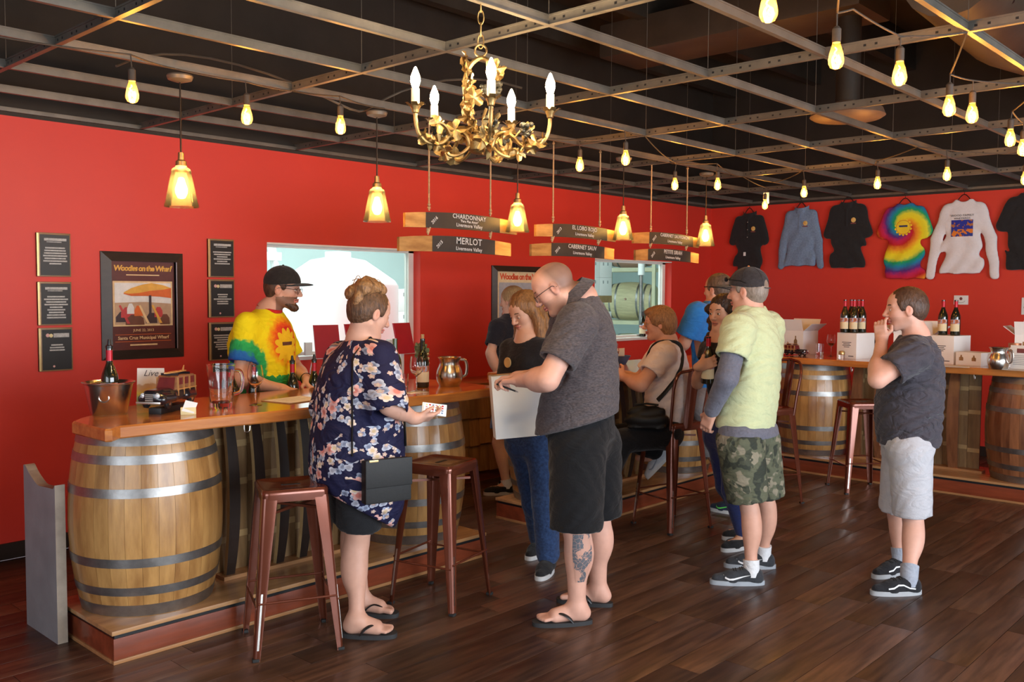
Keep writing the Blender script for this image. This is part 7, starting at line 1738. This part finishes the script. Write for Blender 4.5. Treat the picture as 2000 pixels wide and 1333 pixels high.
# ---------------------------------------------------------------- woman in jeans
SK4 = (.60,.33,.225)
r, J, H, B, ft, gr = build_person('jeans', 'person', 'long-haired woman in a black top and jeans looking down at the white box', SK4, lid=(.06,-.42), fem=True, footlen=.25, hands={'R': dict(d=V3(.8,.5,-.1), n=V3(0,.4,-1)), 'L': dict(d=V3(.9,-.1,0), n=V3(0,0,-1))}, legr=(.078,.055,.056,.034), armr=(.042,.036,.036,.025))
shirt(r, 'jeans', J, cloth('black_knit', (.016,.014,.016)), name='top', sleeves={'L': .95, 'R': .95}, r=(.060,.055), neck_r=.085, wr=(.003,31), long=(.55,.042), cutneck=True)
pants(r, 'jeans', J, cloth('blue_denim', (.030,.065,.165), .4, 60, c2=(.014,.028,.075)), 'jeans', 1.93, (.105,.078,.070), hips=.125, zt=1.0, wr=(.004,33))
hl = hairmat('long_brown_hair', (.33,.155,.055), (.13,.058,.022), (5,5,1))
def longx(S_):
    for q in (1,-1):
        S_.cone(H.pt(-.005,q*.072,.045), H.pt(-.01,q*.092,-.07), .030, .034, .02); S_.cone(H.pt(-.01,q*.092,-.07), H.pt(.035,q*.105,-.20), .036, .040, .02)
        S_.cone(H.pt(.03,q*.104,-.19), H.pt(.050,q*.088,-.27), .038, .022, .02)
    S_.cone(H.pt(-.07,0,.02), H.pt(-.095,0,-.17), .07, .055, .03)
hair_cap(r, H, hl, front=.080, nape=-.11, thick=1.1, ear=False, extra=longx, noise=.003); eyebrows(r, H, hairmat('brow_dk', (.10,.05,.025), (.05,.025,.012)), .0035)
for s in 'LR': shoe(r, ft[s], .25, M_SHOEB, M_SOLEW, s, laces=False)
bd = np.array(PEOPLE['jeans']['neck'])+V3(.125,-.03,-.145); wb = MB(); wb.lathe([(0,-.004),(.030,-.004),(.031,0),(.030,.004),(0,.004)], 24, axis='x').xf(Matrix.Translation(bd)); o = wb.build('wooden_badge', mat('badge_wood', (.62,.40,.16), .5, noise=(8,.3)), r)
M_LIPD = None

# ---------------------------------------------------------------- person walking behind the bar
r, J, H, B, ft, gr = build_person('walker', 'person', 'fair-haired person in a dark tee and denim shorts walking behind the bars', (.62,.36,.26), fem=True, footlen=.25, legr=(.080,.055,.056,.035), armr=(.044,.038,.038,.026))
shirt(r, 'walker', J, cloth('black_tee', (.018,.018,.026)), sleeves={'L': .7, 'R': .7}, r=(.068,.066), wr=(.004,41)); pants(r, 'walker', J, cloth('denim_shorts_cloth', (.05,.085,.17), .3, 60), 'denim_shorts', .70, (.105,.095), hips=.12, zt=1.0)
def hx(S_): S_.cone(H.pt(-.06,0,.0), H.pt(-.085,0,-.10), .07, .05, .03)
hair_cap(r, H, hairmat('fair_hair', (.46,.30,.14), (.24,.14,.06), (5,5,1)), nape=-.10, extra=hx, ear=False); eyebrows(r, H, hl, .003)
for s in 'LR': shoe(r, ft[s], .25, M_SHOEB, M_SOLEW, s, sock=(M_SOCK, .035, .042), an=(J['an'+s], J['kn'+s]), low=True)

# ---------------------------------------------------------------- seated woman
SK6 = (.66,.35,.24)
r, J, H, B, ft, gr = build_person('seated', 'person', 'seated woman in a pale tee with a black purse strap at the middle bar', SK6, fem=True, footlen=.25, hands={'L': dict(d=V3(.75,-.25,.55), n=V3(.1,-.9,.1), curl=(.7,.8,.9,.9)), 'R': dict(d=V3(.95,.0,-.1), n=V3(0,0,-1))}, legr=(.088,.062,.058,.038), armr=(.055,.050,.048,.028), grow=-.028)
so, SS = shirt(r, 'seated', J, cloth('pale_pink_tee', (.80,.71,.70), .06), sleeves={'L': .60, 'R': .60}, r=(.082,.080), neck_r=.070, wr=(.009,51), sh_r=.075)
pants(r, 'seated', J, cloth('black_trouser', (.008,.0075,.009)), 'trousers', 1.93, (.112,.085,.068), hips=.115, wr=(.004,52))
def bob(S_):
    S_.ell(H.pt(-.055,0,-.02), np.array((.072,.088,.088)), .02, 'u', H.R); S_.ell(H.pt(.045,0,.085), np.array((.055,.066,.030)), .02, 'u', H.R)
    for q in (1,-1): S_.ell(H.pt(.018,q*.074,.03), np.array((.045,.022,.042)), .015, 'u', H.R)
hb = hairmat('short_auburn_hair', (.40,.21,.09), (.17,.085,.04), (5,5,1.2)); hair_cap(r, H, hb, front=.085, nape=-.085, thick=1.5, extra=bob, noise=.003); glasses(r, H, m=M_GOLDE); eyebrows(r, H, hb, .003)
M_SNK = cloth('white_sneaker', (.58,.60,.64), .15, 40)
up_ = V3(0,0,1)
for s in 'LR':
    an = J['an'+s]
    if s == 'R': # tucked back on the stool rail, toes down
        sh_, S2 = shoe(r, (V3(0,0,0), V3(1,0,0)), .255, M_SNK, M_SOLEW, s, mark=('swoosh', cloth('grey_mark', (.25,.28,.34)))); M4 = Matrix.Translation(Vector(an)) @ Euler((0, math.radians(48), 0)).to_matrix().to_4x4() @ Matrix.Translation(Vector((-.06,0,-.085))); sh_.matrix_local = M4
    else: shoe(r, (an+V3(-.06,0,-.085), V3(1,0,0)), .255, M_SNK, M_SOLEW, s)
MB().tube(smooth([tuple(project(SS, V3(xx, yy, zz), V3(*dd), .45, .004)) for xx, yy, zz, dd in ((.10,-.10,1.02,(1,-.1,0)),(.08,-.02,1.18,(1,.2,0)),(.05,.06,1.28,(.8,.5,.3)),(.0,.10,1.33,(0,.4,1)),(-.04,.08,1.28,(-1,.6,.3)),(-.02,.10,1.18,(-.8,.9,0)),(.0,.11,1.08,(-.3,1,0)),(.04,.10,.98,(.1,1,0)),(.08,.09,.92,(.2,1,0)))], 5), .014, 8, flat=(1.2,.35)).build('purse_strap', M_LEATH, r)
pu = project(SS, V3(.12,.10,.87), V3(.2,1,0), .45, .04); pq = toW('seated', pu); pb = thing('purse', 'black soft purse resting on the lap of the seated woman', 'purse', (pq[0], pq[1], pq[2]-.12), math.radians(PEOPLE['seated']['az'])); S_ = SDF(); S_.stack([(-.02,.03,.02,.13,.045),(.03,.03,.02,.15,.055),(.08,.03,.02,.13,.045),(.12,.03,.02,.10,.022),(.135,.03,.02,.08,.012)], .01); S_.warp(wrinkle(.014, 7)); sdf_obj('purse_body', S_, .009, M_LEATH, pb, 2); MB().tube([(-.05,.02,.142),(.03,.02,.150),(.11,.02,.142)], .007, 8).build('zip_edge', M_LEATH, pb)

# ---------------------------------------------------------------- dark-haired woman with a bottle
SK7 = (.58,.31,.20)
r, J, H, B, ft, gr = build_person('darkhair', 'person', 'dark curly-haired woman in black holding a wine bottle', SK7, fem=True, footlen=.24, hands={'R': dict(d=V3(-.72,.50,.30), n=V3(-.57,-.82,0), curl=(.62,.65,.68,.7), thumb=.5), 'L': dict(d=V3(.5,.1,-.8), n=V3(0,-1,0))}, legr=(.078,.052,.052,.032), armr=(.040,.034,.034,.024), blush=.18)
shirt(r, 'darkhair', J, cloth('black_blouse', (.013,.012,.014)), name='blouse', sleeves={'L': .85, 'R': .30}, r=(.060,.060), neck_r=.098, wr=(.003,61)); pants(r, 'darkhair', J, cloth('navy_leggings', (.022,.032,.12), .2, 60), 'leggings', 1.90, (.100,.066,.046), hips=.12, zt=1.0, wr=(.0015,62))
hd_ = hairmat('dark_curly_hair', (.050,.026,.018), (.014,.008,.006), (3,3,3)); cr_ = random.Random(4)
def curly(S_):
    for q in (1,-1):
        for k in range(11):
            t = k/10; S_.ell(H.pt(-.01+.03*math.sin(k*1.7)+.02*t, q*(.078+.022*math.sin(k*2.3)+.02*t), .05-.25*t), np.array((.034,.030,.034))*(1-.25*t), .012, 'u', H.R)
    for k in range(10): S_.ell(H.pt(-.085+.02*math.sin(k*2.1), .05*math.sin(k*1.3), .03-.022*k), (.045,.045,.04), .014, 'u', H.R)
hair_cap(r, H, hd_, front=.078, nape=-.10, thick=1.3, ear=False, extra=curly, noise=.004); eyebrows(r, H, hd_, .0036)
for s in 'LR': shoe(r, ft[s], .235, M_SHOEB, M_SOLEW, s, laces=False, low=True)
g_ = np.array(gr['R'][0]); bw = toW('darkhair', g_+V3(-.012,-.018,-.135)); bottle(bw, 'red-capped wine bottle held up by the dark-haired woman', 'r', 'd', face=math.radians(-150), rot=(.06,-.08,0))

# ---------------------------------------------------------------- man in the blue tee, seen from behind
SK8 = (.60,.31,.21)
r, J, H, B, ft, gr = build_person('blueman', 'person', 'man in a bright blue tee seen from behind at the middle bar', SK8, footlen=.27, legr=(.085,.06,.06,.038), armr=(.052,.045,.045,.03))
shirt(r, 'blueman', J, cloth('bright_blue_tee', (.030,.20,.58), .12), sleeves={'L': .72, 'R': .72}, r=(.085,.088), wr=(.004,71)); pants(r, 'blueman', J, cloth('stone_shorts', (.32,.30,.30), .1), 'shorts', .98, (.115,.105), hips=.14, zt=1.02)
hs_ = hairmat('greying_brown_hair', (.16,.10,.07), (.07,.045,.03)); hair_cap(r, H, hs_, thick=.6, nape=-.07); eyebrows(r, H, hs_)
MB().tube(smooth([H.pt(.06,.085,.02), H.pt(-.01,.092,.02), H.pt(-.08,.075,.015), H.pt(-.122,0,.0), H.pt(-.08,-.075,.015), H.pt(-.01,-.092,.02), H.pt(.06,-.085,.02)], 4), .004, 6).build('eyewear_strap', M_BLACK, r)
for s in 'LR': shoe(r, ft[s], .275, cloth('navy_runner', (.02,.03,.06), .2, 50), M_SOLEW, s, mark=('swoosh', cloth('lime_mark', (.15,.75,.12))), sock=(M_SOCK, .05, .046), an=(J['an'+s], J['kn'+s]))

# ---------------------------------------------------------------- man in the cap and pale green tee
SK9 = (.60,.32,.23)
r, J, H, B, ft, gr = build_person('capman', 'person', 'man in a dark cap, pale green tee and camouflage shorts seen from behind', SK9, footlen=.30, hands={'L': dict(d=V3(.35,-.1,-.9), n=V3(-.2,-1,0), curl=(.5,.6,.65,.7)), 'R': dict(d=V3(.6,.2,-.6), n=V3(0,1,0))}, legr=(.080,.050,.052,.034), armr=(.050,.044,.044,.03), grow=-.03)
M_GREYLS = cloth('grey_long_sleeve', (.15,.15,.19), .25, 60)
rowsu = [(z, x, y, d-.022, w-.022) for z, x, y, d, w in PEOPLE['capman']['shirt']]; hm_ = (J['hipL']+J['hipR'])/2; hw_ = np.linalg.norm((J['hipL']-J['hipR'])[:2])/2
rowsu = rowsu[:-1]+[(.905, hm_[0], hm_[1], .140, hw_+.118), (.835, hm_[0], hm_[1], .152, hw_+.128)]
shirt(r, 'capman', J, M_GREYLS, name='grey_undershirt', sleeves={'L': 1.0, 'R': 1.0}, r=(.066,.062), long=(.92,.046), st=rowsu, wr=(.003,81))
shirt(r, 'capman', J, cloth('pale_green_tee', (.56,.60,.35), .08), name='tee', sleeves={'L': .55, 'R': .55}, r=(.095,.092), neck_r=.072, wr=(.009,82), sh_r=.08, grow=.006, hem=hemline(.884))
cm = NB('camouflage_cloth', .85); n1 = cm.noise(cm.tc.outputs['Object'], 11, 2); n2 = cm.noise(cm.comb(*[cm.math('ADD', q, 3.3) for q in cm.xyz()]), 15, 2)
ccol = cm.ramp(n1, [(0,(.035,.040,.030)),(.42,(.035,.040,.030)),(.46,(.105,.110,.070)),(.56,(.105,.110,.070)),(.59,(.24,.21,.15)),(1,(.27,.24,.17))]); ccol = cm.mix(cm.gt(n2, .58), ccol, (.06,.065,.045)); M_CAMO = folds(cm.done(ccol, (90,.25)), .5)
ps, PS_ = pants(r, 'capman', J, M_CAMO, 'camouflage_shorts', {'L': .90, 'R': .88}, (.135,.118), rows=PEOPLE['capman']['shorts'][1:2]*1+[(PEOPLE['capman']['shorts'][1][0]-.03,)+tuple(PEOPLE['capman']['shorts'][1][1:])], grow=-.02, hips=.125, wr=(.005,83), k=.02, zt=.862)
a, b = J['hipL'], J['knL']; q = a+(b-a)*.55
MB().grid(lambda u, v: tuple(project(PS_, q+V3(-.07+.14*u,0,-.075+.15*v), V3(.1,1,0), .3, .005)), 6, 6).build('cargo_pocket', M_CAMO, ps)
M_CAPG = cloth('charcoal_cap_twill', (.040,.034,.036), .3, 60); hg = hairmat('cropped_grey_hair', (.30,.24,.20), (.17,.13,.10)); hair_cap(r, H, hg, thick=.3, nape=-.07); ballcap(r, H, M_CAPG, strap=True, m_btn=mat('orange_button', (.7,.25,.08), .5, noise=(9,.1))); eyebrows(r, H, hg)
g = MB()
for q in (1,-1): g.tube([H.pt(.105,q*.04,.075), H.pt(.07,q*.085,.07), H.pt(.0,q*.098,.06), H.pt(-.03,q*.096,.045)], .0025, 6); g.sphere(tuple(H.pt(.112,q*.034,.072)), .020, 10, 6, (.5,1,.7))
g.build('sunglasses', M_GFR, r)
M_SWG = cloth('charcoal_runner', (.040,.043,.050), .3, 60); M_SWW = mat('white_side_mark', (.75,.75,.76), .5, noise=(20,.05))
for s in 'LR': shoe(r, ft[s], .305, M_SWG, mat('grey_sole', (.34,.37,.41), .6, noise=(20,.15)), s, mark=('swoosh', M_SWW), sock=(M_SOCK, .055, .045), an=(J['an'+s], J['kn'+s]))

# ---------------------------------------------------------------- man at the right with his hand to his face
SK10 = (.66,.36,.27)
r, J, H, B, ft, gr = build_person('rightman', 'person', 'man in a charcoal tee and pale shorts touching his nose', SK10, footlen=.285, beard=((.36,.21,.15), .22), hands={'L': dict(d=V3(.10,-.10,.97), n=V3(-.55,-.80,0), curl=(.55,.85,1,1), thumb=.5, sc=.88), 'R': dict(d=V3(.3,0,-.9), n=V3(0,1,0))}, legr=(.085,.054,.056,.037), armr=(.055,.050,.050,.031), grow=-.03)
sh_o, SS = shirt(r, 'rightman', J, cloth('charcoal_tee', (.066,.058,.072), .25, 30, fold=.9), sleeves={'L': .62, 'R': .62}, r=(.092,.090), neck_r=.072, wr=(.014,91), sh_r=.08, hem=hemline(.797))
ps, PS_ = pants(r, 'rightman', J, cloth('pale_khaki_shorts', (.50,.49,.52), .07), 'shorts', {'L': .96, 'R': .95}, (.118,.104), rows=PEOPLE['rightman']['shorts'][:2], grow=-.03, hips=.12, wr=(.007,92), k=.02)
hr_ = hairmat('short_dark_brown_hair', (.105,.055,.035), (.045,.024,.016)); hair_cap(r, H, hr_, thick=.75, nape=-.06, front=.078, fz=-.006); eyebrows(r, H, hr_)
M_VANS = cloth('black_skate_shoe', (.020,.020,.024), .3, 60)
for s in 'LR': shoe(r, ft[s], .285, M_VANS, mat('grey_skate_sole', (.40,.41,.43), .6, noise=(20,.12)), s, mark=('wave', M_SWW), sock=(M_SOCKG, .075, .048), an=(J['an'+s], J['kn'+s]))
p0 = project(SS, V3(.10,.0,1.33), V3(1,.25,0), .4, .012)
g = MB(); g.tube(smooth([tuple(p0+V3(0,-.02,.06)), tuple(p0+V3(.015,.02,.03)), tuple(p0+V3(.02,.03,-.03)), tuple(p0+V3(.01,.035,-.075))], 5), .005, 6); g.sphere(tuple(p0+V3(.012,.02,-.05)), .022, 10, 6, (.5,1,.8)); g.sphere(tuple(p0+V3(.012,-.025,-.05)), .022, 10, 6, (.5,1,.8)); g.build('hung_sunglasses', M_GFR, r)
for k in range(3): MB().tube([tuple(project(SS, V3(.1,.03+.05*t,1.29-.014*k+.05*t), V3(1,.35,0), .4, .001)) for t in (0,.5,1)], .004, 6, flat=(1,.4)).build('chest_stripe', M_SWW, r)
